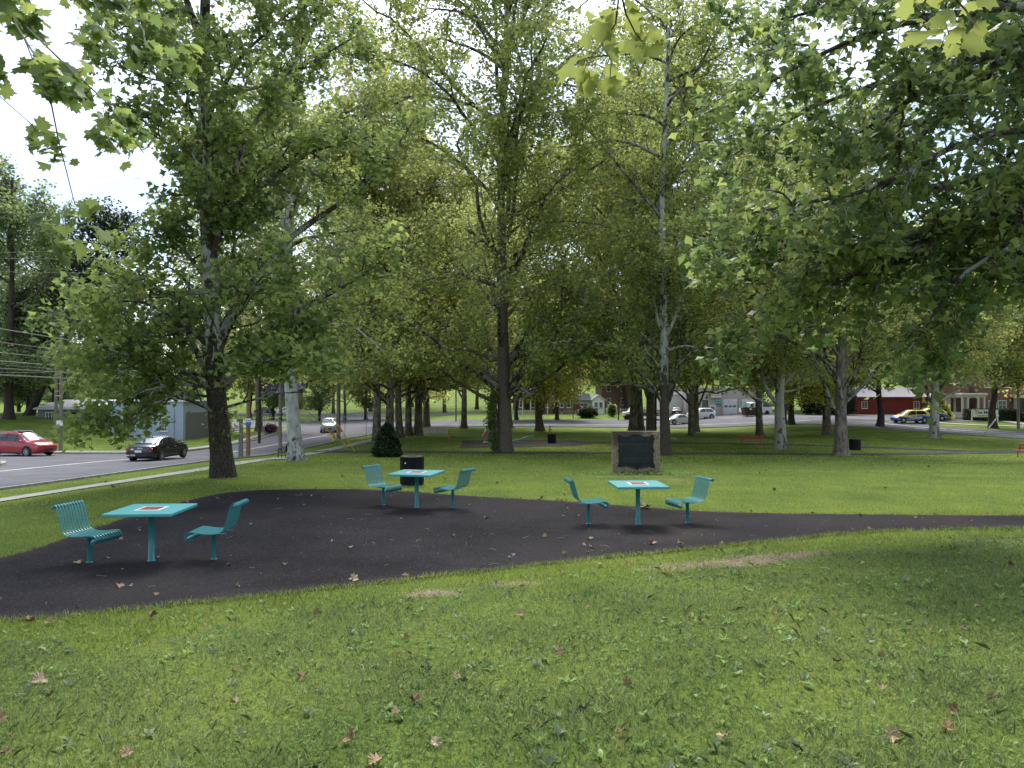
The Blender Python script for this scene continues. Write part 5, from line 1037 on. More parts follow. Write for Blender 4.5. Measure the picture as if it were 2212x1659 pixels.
for i in range(n):
    a0 = math.pi * i / n; a1 = math.pi * (i + 1) / n; c0 = (-1.65 + .6 * math.cos(a0), 2.55 + .35 * math.sin(a0)); c1_ = (-1.65 + .6 * math.cos(a1), 2.55 + .35 * math.sin(a1)); pr.add([(c0[0], -1.66, c0[1]), (c1_[0], -1.66, c1_[1]), (c1_[0], -1.66, 2.95), (c0[0], -1.66, 2.95), (c0[0], -1.54, c0[1]), (c1_[0], -1.54, c1_[1]), (c1_[0], -1.54, 2.95), (c0[0], -1.54, 2.95)], [(0, 1, 2, 3), (4, 7, 6, 5), (0, 4, 5, 1)])
pr.obj('arch', m_cream, t)
pr = MB(); pr.box((-1.5, 1.6, 1.4), (2.9, .2, 2.8)); pr.obj('porch_back_wall', m_brick, t); pr = MB(); pr.box((-2.6, 0, .45), (.9, 2.6, .9)); pr.obj('porch_wall', m_cream, t)
pr = MB(); pr.box((-1.5, -.3, .08), (3.3, 3.2, .18)); pr.obj('porch_floor', m_concrete, t)
pr = MB(); pr.box((-3.0, 3, 4.1), (4.4, 5, 1.2)); pr.obj('upper_storey', m_brick, t); pr = MB(); pr.box((-3.0, 3, 4.8), (4.7, 5.3, .14)); pr.obj('upper_roof', m_metalroof, t)
pr = MB(); pr.box((5.9, -.5, 3.0), (2.9, 1.1, .35), bevel=.04); pr.obj('entrance_canopy', m_cream, t)
for x in (4.85, 6.95): pr = MB(); pr.box((x, -.7, 1.4), (.42, .5, 2.8), bevel=.03); pr.obj('entrance_column', m_cream, t)
pr = MB(); pr.box((5.9, -.03, 1.15), (1.0, .1, 2.3)); pr.obj('door', M('dark door', (.03, .03, .03), .4), t)
pr = MB(); pr.box((4.4, -.1, 2.5), (.16, .2, .3), bevel=.03); pr.obj('wall_lamp', m_white, t)
# sign
g = Vector((P(2126, 900, 89.8).x, 89.8, gzf(P(2126, 900, 89.8).x, 89.8))); t = thing('house_sign', 'white sign board with dark blue lettering in front of the hedge', 'sign', g)
for x in (-1.55, 1.7): mb = MB(); mb.box((x, 0, .75), (.1, .1, 1.5)); mb.obj('sign_post', m_white, t)
mb = MB(); mb.box((.05, -.02, 1.05), (3.2, .06, .92), bevel=.01); sg = mb.obj('board', m_white, t); m_navy = M('navy print', (.02, .05, .14), .5)
lettering('The Maids', .62, m_navy, sg, (.05, -.056, 1.18), FR, .006, bold=.012); strokes(2.0, .14, m_navy, sg, (.05, -.056, .76), 7)
# garage
d = 121; S = d / F; t = bld('garage_building', 'pale concrete garage building with two white roll up doors', 1482, d, 0, -1.65); Wg = 13.2; Hg = 4.9; X = lambda px: (px - 1482) * S; Zp = lambda py: CAMZ - (py - 850) * S + 1.65
m_blk = M('cream block', (.45, .42, .38), .85, var=.1, vscale=2.5)
mb = MB(); mb.box((Wg / 2, 5, Hg / 2), (Wg, 10, Hg)); mb.obj('wall', m_blk, t); mb = MB(); mb.box((Wg / 2, 5, Hg + .08), (Wg + .2, 10.2, .18)); mb.obj('roof', m_roofw, t)
m_gdoor = M('garage door white', (.62, .66, .74), .4)
for x0, x1 in ((1562, 1592), (1601.5, 1632)):
    mb = MB(); fr = [mb.box(((X(x0) + X(x1)) / 2, -.04, .33 + i * .62), (X(x1) - X(x0), .1, .60), bevel=.02) for i in range(5)]; gd_ = mb.obj('garage_door', m_gdoor, t)
    for i in range(3): mb = MB(); mb.box((X(x0) + (X(x1) - X(x0)) * (.2 + .3 * i), -.1, 1.9), (.5, .03, .32), bevel=.05); mb.obj('pane', m_glass, gd_)
    mb = MB(); mb.box(((X(x0) + X(x1)) / 2, -.1, .55), (.1, .05, .16)); mb.obj('handle', m_black, gd_)
for x in (1559.5, 1597, 1634.5): mb = MB(); mb.box((X(x), -.07, 1.65), (.28, .2, 3.3)); mb.obj('pillar', m_blk, t)
win(t, X(1523), 2.35, 1.3, 1.5, 0, 1, 1, .08)
mb = MB(); mb.box((X(1539), -.04, 1.05), (.95, .1, 2.1)); do = mb.obj('door', m_white, t); mb = MB(); [mb.box((X(1539) - .18 + .18 * i, -.1, 1.25 + .25 * j), (.14, .02, .2)) for i in range(3) for j in range(3)]; mb.obj('pane', m_glass, do)
mb = MB(); mb.box((X(1552), -.05, 2.75), (1.05, .06, .6)); sg = mb.obj('teal_sign', M('aqua board', (.22, .55, .52), .5), t); strokes(.7, .2, m_navy, sg, (X(1552), -.09, 2.75), 8); strokes(.85, .17, m_navy, t, (X(1552), -.02, 2.25), 9); strokes(.6, .16, m_navy, t, (X(1552), -.02, 1.98), 10)
mb = MB(); mb.box((X(1545), -.2, 3.85), (1.9, .36, 1.15), bevel=.02); sg = mb.obj('box_sign', M('sign case', (.3, .29, .27), .5), t); mb = MB(); mb.box((X(1545) + .05, -.39, 3.9), (1.7, .02, .95)); mb.obj('sign_face', m_white, sg)
strokes(.95, .26, m_navy, sg, (X(1547), -.408, 4.12), 11); strokes(1.0, .24, M('sign red', (.5, .06, .04), .5), sg, (X(1547), -.408, 3.78), 12); mb = MB(); mb.lathe([(.22, 0), (.22, .02), (0, .02)], n=14); o = mb.obj('emblem', M('emblem yellow', (.7, .5, .05), .5), sg); o.location = (X(1537), -.41, 4.0); o.rotation_euler = FR
mb = MB(); mb.box((X(1526), -.1, 3.35), (.2, .2, .3)); mb.obj('wall_lamp', m_black, t)
t = bld('white_workshop', 'plain white workshop wall left of the garage building', 1440, 124, 0, -1.65); mb = MB(); mb.box((1.6, 4, 1.9), (3.4, 8, 3.8)); mb.obj('wall', m_white, t); mb = MB(); mb.box((1.6, 4, 3.87), (3.7, 8.3, .14)); mb.obj('roof', m_roofw, t)
# small white house
d = 142; S = d / F; t = bld('white_house', 'small white house with grey shingle roof and a front gable', 1243, d, 0, -1.7); X = lambda px: (px - 1243) * S
mb = MB(); mb.box((X(1261), 4, 1.4), (X(1279), 7, 2.8)); mb.obj('wall', M('cream siding', (.55, .56, .48), .7, bump=.3, bscale=3, stretch=(.01, .01, 8)), t)
mb = MB(); x0, x1 = X(1278), X(1304); xm = (x0 + x1) / 2; mb.add([(x0, -1.2, 0), (x1, -1.2, 0), (x1, -1.2, 2.8), (xm, -1.2, 3.75), (x0, -1.2, 2.8), (x0, 7, 0), (x1, 7, 0), (x1, 7, 2.8), (xm, 7, 3.75), (x0, 7, 2.8)], [(0, 1, 2, 3, 4), (9, 8, 7, 6, 5), (1, 6, 7, 2), (0, 4, 9, 5)]); mb.obj('gable_wall', m_white, t)
m_sh = M('slate roof', (.13, .14, .17), .9, var=.1)
mb = MB(); mb.add([(-.3, .1, 2.7), (x0, .1, 2.7), (x0, 4, 4.0), (-.3, 4, 4.0), (-.3, .1, 2.82), (x0, .1, 2.82), (x0, 4, 4.12), (-.3, 4, 4.12)], [(0, 1, 5, 4), (4, 5, 6, 7), (0, 4, 7, 3), (0, 3, 2, 1)]); mb.obj('roof', m_sh, t)
mb = MB()
for sgn, xe in ((-1, x0 - .25), (1, x1 + .25)): mb.add([(xe, -1.5, 2.72), (xm, -1.5, 3.8), (xm, 7.2, 3.8), (xe, 7.2, 2.72), (xe, -1.5, 2.86), (xm, -1.5, 3.94), (xm, 7.2, 3.94), (xe, 7.2, 2.86)], [(4, 5, 6, 7), (0, 1, 5, 4), (0, 4, 7, 3)])
mb.obj('gable_roof', m_white, t)
for px in (1286, 1296.5): win(t, X(px), 1.85, .75, 1.15, -1.2, 1, 2, .08, frame=m_cream)
win(t, X(1262), 1.6, 1.5, 1.2, .5, 2, 2, .08); mb = MB(); mb.box((X(1249), .45, 1.05), (.9, .1, 2.1)); mb.obj('door', M('red door', (.25, .04, .03), .5), t)
mb = MB(); [mb.box((X(1249), -.6 + .0 * i, .1 + .18 * i), (1.2, 1.6 - .4 * i, .18)) for i in range(3)]; mb.obj('step', m_concrete, t)
# brick row
t = bld('brick_row_house', 'dark brick row house with white windows behind the picket fence', 1108, 140, 0, -1.7); 
mb = MB(); mb.box((5.9, 4, 3.6), (11.8, 8, 7.2)); mb.obj('wall', m_brick2, t); mb = MB(); mb.box((5.9, 4, 7.35), (12.4, 8.6, .3)); mb.obj('roof', m_sh, t)
for x in (1.6, 3.9, 6.8, 9.6, 11): win(t, x, 2.1, .75, 1.5, 0, 1, 2, .08)
for x in (1.6, 4.6, 7.6, 10.4): win(t, x, 5.2, .8, 1.5, 0, 1, 2, .08)
mb = MB(); mb.box((4.3, -1.1, 3.1), (5.2, 2.2, .22)); mb.obj('porch_roof', m_sh, t)
for x in (1.9, 3.4, 5.0, 6.7): mb = MB(); mb.box((x, -2.0, 1.5), (.14, .14, 3.0)); mb.obj('porch_post', m_white, t)
for x in (2.8, 8.2): mb = MB(); mb.box((x, -.04, 1.05), (.9, .1, 2.1)); mb.obj('door', m_darkbark, t)
t = bld('brick_block', 'reddish brick building behind the small white house', 1300, 152, 0, -1.6); mb = MB(); mb.box((3, 5, 3.2), (6, 10, 6.4)); mb.obj('wall', m_brick, t); mb = MB(); mb.box((3, 5, 6.5), (6.5, 10.5, .25)); mb.obj('roof', m_sh, t)
for x in (1.5, 4.5): win(t, x, 2.3, .9, 1.5, 0, 1, 2, .08); win(t, x, 5.2, .9, 1.5, 0, 1, 2, .08)
t = bld('hillside_house', 'grey gabled house showing high above the garage', 1538, 165, 0, 6.0); mb = MB(); mb.box((0, 3, 2.6), (6.5, 6, 5.2)); mb.obj('wall', m_greyw, t); mb = MB(); mb.add([(-3.6, -.3, 5.2), (3.6, -.3, 5.2), (0, -.3, 7.6), (-3.6, 6.3, 5.2), (3.6, 6.3, 5.2), (0, 6.3, 7.6)], [(0, 1, 2), (5, 4, 3), (0, 2, 5, 3), (1, 4, 5, 2)]); mb.obj('roof', m_sh, t); win(t, 0, 3.8, 1, 1.4, 0, 1, 2, .08)
# fences
def fence(name, label, a, b_, h, step, wdt, mat, posts=True, cat='fence'):
    a = Vector(a); b_ = Vector(b_); a.z = gzf(a.x, a.y); b_.z = gzf(b_.x, b_.y); t = thing(name, label, cat, a); v = b_ - a; n = int(v.length / step); rz = math.atan2(v.y, v.x); mb = MB()
    for i in range(n): p = v * (i / n); mb.box((p.x, p.y, p.z + h / 2), (wdt, .025, h), rz=rz)
    o = mb.obj('picket', mat, t); o['kind'] = 'stuff'; mb = MB()
    for z in (.25, .8): mb.tube([(0, 0, z * h), v + Vector((0, 0, z * h))], .025, 4)
    mb.obj('rail', mat, t)
    for i in range(0, n + 1, max(1, int(2.4 / step))): p = v * (i / n); mb = MB(); mb.box((p.x, p.y, p.z + h * .52), (.09, .09, h * 1.08), rz=rz); mb.obj('fence_post', mat, t)
W2 = lambda px, d: ((px - 1106) / F * d, d, 0)
fence('picket_fence', 'white picket fence in front of the dark brick row house', W2(1104, 123), W2(1160, 123), 1.25, .16, .09, m_white)
m_chain = M('galvanised mesh', (.35, .36, .36), .5, metal=.5)
fence('wire_fence', 'thin grey wire fence left of the round bush', W2(1205, 126), W2(1258, 126), 1.1, .35, .02, m_chain)
fence('wire_fence', 'pale wire fence between the white house and the parked truck', W2(1310, 128), W2(1362, 128), 1.4, .3, .03, m_white)
fence('chain_link_fence', 'chain link fence at the far left junction', W2(540, 98), W2(750, 112), 1.2, .5, .02, m_chain)
# mailbox
x, y, _ = W2(1213, 121); t = thing('mailbox', 'black mailbox on a white post beside the dark little tree', 'mailbox', (x, y, gzf(x, y))); mb = MB(); mb.box((0, 0, .55), (.1, .1, 1.1)); mb.obj('post', m_white, t); mb = MB(); mb.box((0, 0, 1.22), (.28, .5, .26), bevel=.06); mb.obj('box', m_black, t)
# far sign board at left
t = bld('roadside_sign', 'dark roadside display with white letters behind the white barked sycamore', 596, 120, 0); h0 = CAMZ - t.location.z
for x in (-1, 1): mb = MB(); mb.tube([(x, 0, 0), (x, 0, h0 + .5)], .1, 8); mb.obj('sign_post', m_pole, t)
mb = MB(); mb.box((0, 0, h0 + .45), (3.4, .3, 2.1)); sg = mb.obj('display', M('violet board', (.07, .055, .22), .5), t); lettering('we be', .7, m_white, sg, (.1, -.17, h0 + .9), FR, .01); strokes(2.0, .4, m_white, sg, (.1, -.16, h0 + .25), 13)
t = bld('blue_roadside_sign', 'bright blue sign behind the white barked sycamore', 645, 118, 0); mb = MB(); mb.tube([(0, 0, 0), (0, 0, h0 + .9)], .1, 8); mb.obj('sign_post', m_pole, t); mb = MB(); mb.box((0, 0, h0 + 1.0), (1.7, .2, .8)); mb.obj('panel', M('blue panel', (.03, .16, .6), .4), t)
# dumpster
x, y, _ = W2(1620, 112.5); t = thing('dumpster', 'rusty brown dumpster at the garage forecourt', 'dumpster', (x, y, gzf(x, y) + .05)); m_dump = M('dumpster brown', (.065, .038, .032), .7, var=.3)
mb = MB(); mb.add([(-.9, -.8, .15), (.9, -.8, .15), (.9, .8, .15), (-.9, .8, .15), (-1.25, -.9, 1.35), (1.25, -.9, 1.35), (1.25, .9, 1.35), (-1.25, .9, 1.35)], [(0, 1, 5, 4), (1, 2, 6, 5), (2, 3, 7, 6), (3, 0, 4, 7), (3, 2, 1, 0), (4, 5, 6, 7)]); mb.obj('container', m_dump, t)
for i in range(5): mb = MB(); mb.box((-.85 + i * .42, -.87, .75), (.07, .07, 1.15), rx=.08); mb.obj('rib', m_dump, t)
mb = MB(); mb.box((0, -.9, 1.36), (2.6, .12, .1)); mb.obj('top_rail', m_dump, t); mb = MB(); mb.box((0, .9, 1.36), (2.6, .12, .1)); mb.obj('top_rail', m_dump, t); mb = MB(); mb.box((-.2, -.93, 1.15), (.4, .02, .2)); mb.obj('sticker', m_white, t)
for x_ in (-.7, .7): mb = MB(); mb.lathe([(.09, -.05), (.09, .05)], (x_, -.6, .09), 8, axis='X'); mb.obj('caster', m_rubber, t)
# ================================================================ vehicles
def vehicle(name, label, cat, loc, rz, col, kind='sedan', group=None, simple=False, paint=None, tint=None):
    t = thing(name, label, cat, loc, rz, group)
    m = paint or M('car paint', col, .25, coat=.7, spec=.5); gl = tint or m_glass
    if kind == 'sedan': St = [(-2.27, .70, .38, .78, .82, .58), (-2.2, .80, .28, .90, .96, .66), (-1.85, .88, .2, .97, 1.04, .70), (-1.5, .90, .18, .98, 1.07, .72), (-.72, .90, .18, .97, 1.39, .60), (-.1, .90, .18, .95, 1.46, .60), (.42, .90, .18, .94, 1.42, .60), (1.2, .90, .18, .92, .99, .72), (1.75, .89, .18, .84, .91, .72), (2.12, .82, .24, .72, .78, .62), (2.27, .70, .36, .60, .64, .5)]; wb = (-1.32, 1.36); wr = .32; ri = (3, 4, 5, 6, 7)
    elif kind == 'coupe': St = [(-2.35, .74, .4, .86, .90, .6), (-2.25, .84, .28, .98, 1.03, .66), (-1.9, .9, .2, 1.0, 1.10, .66), (-1.55, .92, .18, 1.0, 1.18, .62), (-.6, .92, .18, .98, 1.42, .56), (-.1, .92, .18, .96, 1.46, .56), (.4, .92, .18, .94, 1.41, .58), (1.25, .92, .18, .92, .99, .72), (1.8, .9, .18, .82, .9, .72), (2.2, .83, .24, .7, .76, .62), (2.37, .7, .36, .6, .64, .5)]; wb = (-1.4, 1.42); wr = .34; ri = (3, 4, 5, 6, 7)
    elif kind == 'hatch': St = [(-2.1, .74, .4, .95, 1.02, .6), (-2.02, .84, .28, 1.0, 1.10, .66), (-1.95, .86, .22, 1.02, 1.14, .66), (-1.9, .87, .2, 1.02, 1.2, .66), (-1.4, .88, .18, 1.0, 1.50, .60), (-.3, .88, .18, .96, 1.54, .62), (.35, .88, .18, .93, 1.48, .60), (1.25, .88, .18, .88, .95, .70), (1.75, .86, .18, .78, .85, .70), (2.05, .8, .24, .66, .72, .6), (2.18, .68, .36, .56, .6, .5)]; wb = (-1.25, 1.32); wr = .32; ri = (3, 4, 5, 6, 7)
    elif kind == 'suv': St = [(-2.25, .74, .45, 1.0, 1.08, .62), (-2.18, .86, .34, 1.08, 1.18, .70), (-2.1, .9, .27, 1.1, 1.22, .7), (-2.02, .91, .25, 1.1, 1.28, .7), (-1.6, .92, .24, 1.08, 1.62, .64), (-.4, .92, .24, 1.06, 1.70, .66), (.35, .92, .24, 1.04, 1.64, .64), (1.2, .92, .24, 1.02, 1.10, .76), (1.8, .91, .24, .93, 1.02, .76), (2.15, .84, .3, .80, .88, .66), (2.28, .72, .42, .68, .74, .54)]; wb = (-1.38, 1.36); wr = .36; ri = (3, 4, 5, 6, 7)
    # resample stations for smoothness
    S = np.array(St); x = S[:, 0]; n = len(S); N = 4; xx = np.concatenate([np.linspace(i, i + 1, N, endpoint=False) for i in range(n - 1)] + [[n - 1]])
    def cm(c):
        o = []
        for u in xx:
            i = min(int(u), n - 2); f = u - i; p = [c[max(i - 1, 0)], c[i], c[i + 1], c[min(i + 2, n - 1)]]; lin_ = p[1] * (1 - f) + p[2] * f
            cub = .5 * (2 * p[1] + (p[2] - p[0]) * f + (2 * p[0] - 5 * p[1] + 4 * p[2] - p[3]) * f * f + (-p[0] + 3 * p[1] - 3 * p[2] + p[3]) * f ** 3); o.append(.45 * lin_ + .55 * cub)
        return np.array(o)
    Q = np.stack([cm(S[:, k]) for k in range(6)], 1); sec = []
    for a in Q:
        X_, hw, zb, zl, zt, hr = a; mid = zb + (zl - zb) * .55
        sec.append([(X_, hw - .14, zb), (X_, hw - .02, zb + .08), (X_, hw, mid), (X_, hw - .035, zl - .06), (X_, hw - .06, zl), (X_, hr + .02, zt - .06 if zt - zl > .2 else zt - .02), (X_, hr - .06, zt), (X_, hr * .45, zt + .025), (X_, 0, zt + .03)])
    k = len(sec[0]); vs = []; 
    for s_ in sec: vs += s_ + [(p[0], -p[1], p[2]) for p in s_[-2::-1]]
    kk = 2 * k - 1; fs = [(i * kk + j, i * kk + j + 1, (i + 1) * kk + j + 1, (i + 1) * kk + j) for i in range(len(sec) - 1) for j in range(kk - 1)]
    fs += [(i * kk + kk - 1, i * kk, (i + 1) * kk, (i + 1) * kk + kk - 1) for i in range(len(sec) - 1)] + [tuple(range(kk))[::-1], tuple(range(len(vs) - kk, len(vs)))]
    mb = MB(); mb.add(vs, fs, True); body = mb.obj('body', m, t); me = body.data
    import bmesh
    bm = bmesh.new(); bm.from_mesh(me); bmesh.ops.recalc_face_normals(bm, faces=bm.faces); bm.to_mesh(me); bm.free()
    try: me.set_sharp_from_angle(angle=math.radians(38))
    except Exception: pass
    def patch(name_, i0, i1, j0, j1, sgn, mi=(.07, .07, .1, .12), mat=None):
        """glass panel laid over body faces between station i0..i1 and section points j0..j1"""
        A = [Vector(sec[int(i0 * N)][j0]), Vector(sec[int(i1 * N)][j0]), Vector(sec[int(i1 * N)][j1]), Vector(sec[int(i0 * N)][j1])]
        for v in A: v.y *= sgn
        def bl(u, v): return (A[0] * (1 - u) + A[1] * u) * (1 - v) + (A[3] * (1 - u) + A[2] * u) * v
        c = [bl(mi[0], mi[2]), bl(1 - mi[1], mi[2]), bl(1 - mi[1], 1 - mi[3]), bl(mi[0], 1 - mi[3])]; nrm = (c[1] - c[0]).cross(c[3] - c[0]).normalized()
        if nrm.y * sgn < 0 and abs(nrm.y) > .3: nrm = -nrm
        if abs(nrm.y) <= .3 and nrm.z < 0: nrm = -nrm
        off = .03; vs_ = [p + nrm * (off - .03) for p in c] + [p + nrm * off for p in c]; mb = MB(); mb.add(vs_, [(4, 5, 6, 7), (0, 1, 5, 4), (1, 2, 6, 5), (2, 3, 7, 6), (3, 0, 4, 7), (3, 2, 1, 0)]); return mb.obj(name_, mat or gl, t)
    a, b_, c_, d_, e_ = ri
    for sgn in (1, -1):
        patch('side_window', b_, c_, 4, 5, sgn, (.02, .06, .08, .06)); patch('side_window', c_, d_, 4, 5, sgn, (.04, .02, .08, .06))
        # corner glass in the pillars' triangles
        for i0, i1, fl in ((a, b_, 0), (d_, e_, 1)):
            P0 = Vector(sec[i0 * N + (2 if not fl else 0)][4]); P1 = Vector(sec[i1 * N - (0 if not fl else 2)][4]); T_ = Vector(sec[(i1 if not fl else i0) * N][5]); tri = [P0, P1, T_]; ce = sum(tri, Vector()) / 3; tri = [p + (ce - p) * .14 + Vector((0, .015, 0)) for p in tri]
            for p in tri: p.y *= sgn
            mb = MB(); mb.add(tri + [p - Vector((0, .03 * sgn, 0)) for p in tri], [(0, 1, 2), (3, 5, 4), (0, 3, 4, 1), (1, 4, 5, 2), (2, 5, 3, 0)]); mb.obj('quarter_window', gl, t)
    # windscreen and rear window
    for nm, i0, i1, q in (('windshield', d_, e_, .10), ('rear_window', b_, a, .14)):
        A = Vector(sec[i0 * N][6]); B = Vector(sec[i1 * N][6]); At = Vector(sec[i0 * N][8]); Bt = Vector(sec[i1 * N][8]); rows = 5; vs_ = []; nn_ = (B - A).cross(Vector((0, 1, 0))).normalized(); nn_ = nn_ if nn_.z > 0 else -nn_
        sgn_x = 1 if B.x > A.x else -1
        steps = [q + (1 - q - .06) * r_ / (rows - 1) for r_ in range(rows)]
        for f in steps:
            ii = i0 * N + (i1 - i0) * N * f; i_ = int(min(max(ii, 0), len(sec) - 2)); ff = ii - i_; sA = [Vector(sec[i_][j]) * (1 - ff) + Vector(sec[i_ + 1][j]) * ff for j in (6, 7, 8)]
            row = [Vector((p.x, -p.y, p.z)) for p in sA[:2]] + [sA[2]] + [sA[1], sA[0]]; vs_ += [p + nn_ * .02 for p in row]
        m_ = len(vs_); vs_ += [v - nn_ * .03 for v in vs_[:m_]]; fs_ = [(r_ * 5 + j, r_ * 5 + j + 1, r_ * 5 + 6 + j, r_ * 5 + 5 + j) for r_ in range(rows - 1) for j in range(4)]
        fs_ += [tuple(m_ + v for v in f_[::-1]) for f_ in fs_] + [(0, 5, m_ + 5, m_), (5, 10, m_ + 10, m_ + 5), (10, 15, m_ + 15, m_ + 10), (15, 20, m_ + 20, m_ + 15), (4, m_ + 4, m_ + 9, 9), (9, m_ + 9, m_ + 14, 14), (14, m_ + 14, m_ + 19, 19), (19, m_ + 19, m_ + 24, 24)]
        mb = MB(); mb.add(vs_, fs_, True); mb.obj(nm, tint if (tint and nm == 'rear_window') else m_wind, t)
    # wheels
    for wx in wb:
        for sgn in (1, -1):
            hw = .90 if kind != 'hatch' else .88
            mb = MB(); mb.lathe([(0, 0), (wr + .055, 0), (wr + .055, .02), (0, .02)], (0, 0, 0), 24, False, 'Y'); o = mb.obj('wheel_arch', m_rubber, t); o.location = (wx, sgn * (hw + .0) - (0 if sgn > 0 else .02), wr + .02)
            mb = MB(); mb.lathe([(wr * .66, -.1), (wr * .95, -.1), (wr, -.06), (wr, .06), (wr * .95, .1), (wr * .66, .1), (wr * .6, .06)], (0, 0, 0), 24, True, 'Y'); wh = mb.obj('wheel', m_rubber, t); wh.location = (wx, sgn * (hw - .055), wr)
            mb = MB(); mb.lathe([(wr * .68, .085), (wr * .62, .09), (wr * .6, .05)], (0, 0, 0), 24, True, 'Y')
            if sgn < 0: mb.v = [(v[0], -v[1], v[2]) for v in mb.v]
            mb.obj('rim', m_rim, wh); mb = MB(); ns = 10 if kind == 'suv' else 5
            for q_ in range(ns): an = 2 * math.pi * q_ / ns; mb.box((math.cos(an) * wr * .33, sgn * .088, math.sin(an) * wr * .33), (wr * .62, .02, wr * (.10 if ns == 10 else .16)), ry=-an)
            mb.lathe([(0, -.01), (wr * .14, -.01), (wr * .14, .01), (0, .01)], (0, sgn * .09, 0), 10, False, 'Y'); mb.obj('spokes', m_rim, wh)
            mb = MB(); mb.lathe([(0, -.005), (wr * .66, -.005), (wr * .66, .0), (0, .0)], (0, sgn * .055, 0), 20, False, 'Y'); mb.obj('brake_disc', m_rubber, wh)
    x0, x1 = St[0][0], St[-1][0]; zl = St[1][3]
    for sgn in (1, -1):
        mb = MB(); mb.box((x0 + .10, sgn * .68, zl - .12), (.16, .30, .17), rz=-sgn * .35, bevel=.03); mb.obj('taillight', m_tail, t)
        mb = MB(); mb.box((x1 - .22, sgn * .66, St[-2][3] - .07), (.26, .28, .13), rz=sgn * .45, bevel=.03); mb.obj('headlight', m_head, t)
        mb = MB(); mb.box((.95 if kind != 'suv' else .9, sgn * 1.0, St[6][3] + .06), (.14, .18, .13), bevel=.03); mb.obj('mirror', m, t)
        if not simple:
            for hx in (-.55, .35): mb = MB(); mb.box((hx, sgn * .905, St[5][3] - .13), (.18, .03, .03), bevel=.008); mb.obj('door_handle', m_rim, t)
            mb = MB(); mb.box((.0, sgn * .895, .27), (1.9, .03, .12), bevel=.01); mb.obj('side_skirt', m_dark, t)
    mb = MB(); mb.box((x1 - .02, 0, .5), (.06, .9, .16), bevel=.02); mb.obj('grille', m_dark, t)
    mb = MB(); mb.box((x0 + .02, 0, .42), (.08, 1.1, .14), bevel=.02); mb.obj('lower_bumper', m_dark, t)
    mb = MB(); mb.box((x0 - .005, 0, zl - .22), (.03, .42, .14)); mb.obj('license_plate', m_white, t)
    return t
m_wind = M('windscreen glass', (.16, .19, .21), .04, spec=1.0); m_tail = M('tail lamp', (.30, .008, .01), .15); m_head = M('head lamp', (.6, .6, .58), .1, spec=.8); m_dark = M('dark trim', (.015, .015, .017), .5)
def at(px, d, up=.035): x = (px - 1106) / F * d; return Vector((x, d, gzf(x, d) + up))
blk = vehicle('black_sedan', 'black sedan driving away on the left road', 'car', at(344, 45), math.radians(87), (.006, .006, .008), 'sedan')
mb = MB(); mb.box((-2.30, .35, .80), (.02, .16, .09)); mb.obj('sticker', m_white, blk); mb = MB(); mb.box((-2.30, -.12, .86), (.02, .36, .07)); mb.obj('sticker', M('pale green sticker', (.4, .5, .42), .5), blk)
mb = MB(); mb.box((-2.32, .3, .45), (.02, .3, .1)); mb.obj('sticker', M('pale green sticker', (.4, .5, .42), .5), blk); mb = MB(); mb.box((-2.32, .62, .44), (.02, .22, .06)); mb.obj('sticker', m_white, blk)
mb = MB(); mb.lathe([(.045, -.01), (.045, .01), (0, .01)], (-2.27, 0, .90), 12, axis='X'); mb.obj('badge', m_rim, blk)
mb = MB(); mb.box((-.75, 0, 1.46), (.14, .03, .06), bevel=.01); mb.obj('antenna_fin', m_dark, blk)
red = vehicle('red_suv', 'red sport utility car waiting at the side street', 'car', at(50, 51), math.radians(-14), (.36, .010, .022), 'suv')
for s_ in (1, -1): mb = MB(); mb.tube([(-1.5, s_ * .60, 1.70), (-1.4, s_ * .6, 1.77), (.1, s_ * .6, 1.76), (.25, s_ * .6, 1.70)], .02, 6); mb.obj('roof_rail', m_rim, red)
mb = MB(); mb.box((-.1, 0, 1.735), (.9, .9, .02)); mb.obj('sunroof', m_glass, red)
vehicle('blue_pickup', 'pale blue vehicle approaching behind the yellow hydrant', 'car', at(713, 86), math.radians(-82), (.30, .38, .44), 'suv', simple=True)
vehicle('silver_sedan', 'silver coupe like sedan on the cross street', 'car', at(1466, 104), math.radians(202), (.55, .55, .53), 'coupe', simple=True)
vehicle('white_suv', 'white sport utility car parked before the garage door', 'car', at(1514, 114), math.radians(197), (.72, .73, .73), 'suv', simple=True)
vehicle('dark_red_suv', 'dark vehicle with red lamps parked left of the garage', 'car', at(1461, 121), math.radians(80), (.05, .02, .022), 'suv', simple=True)
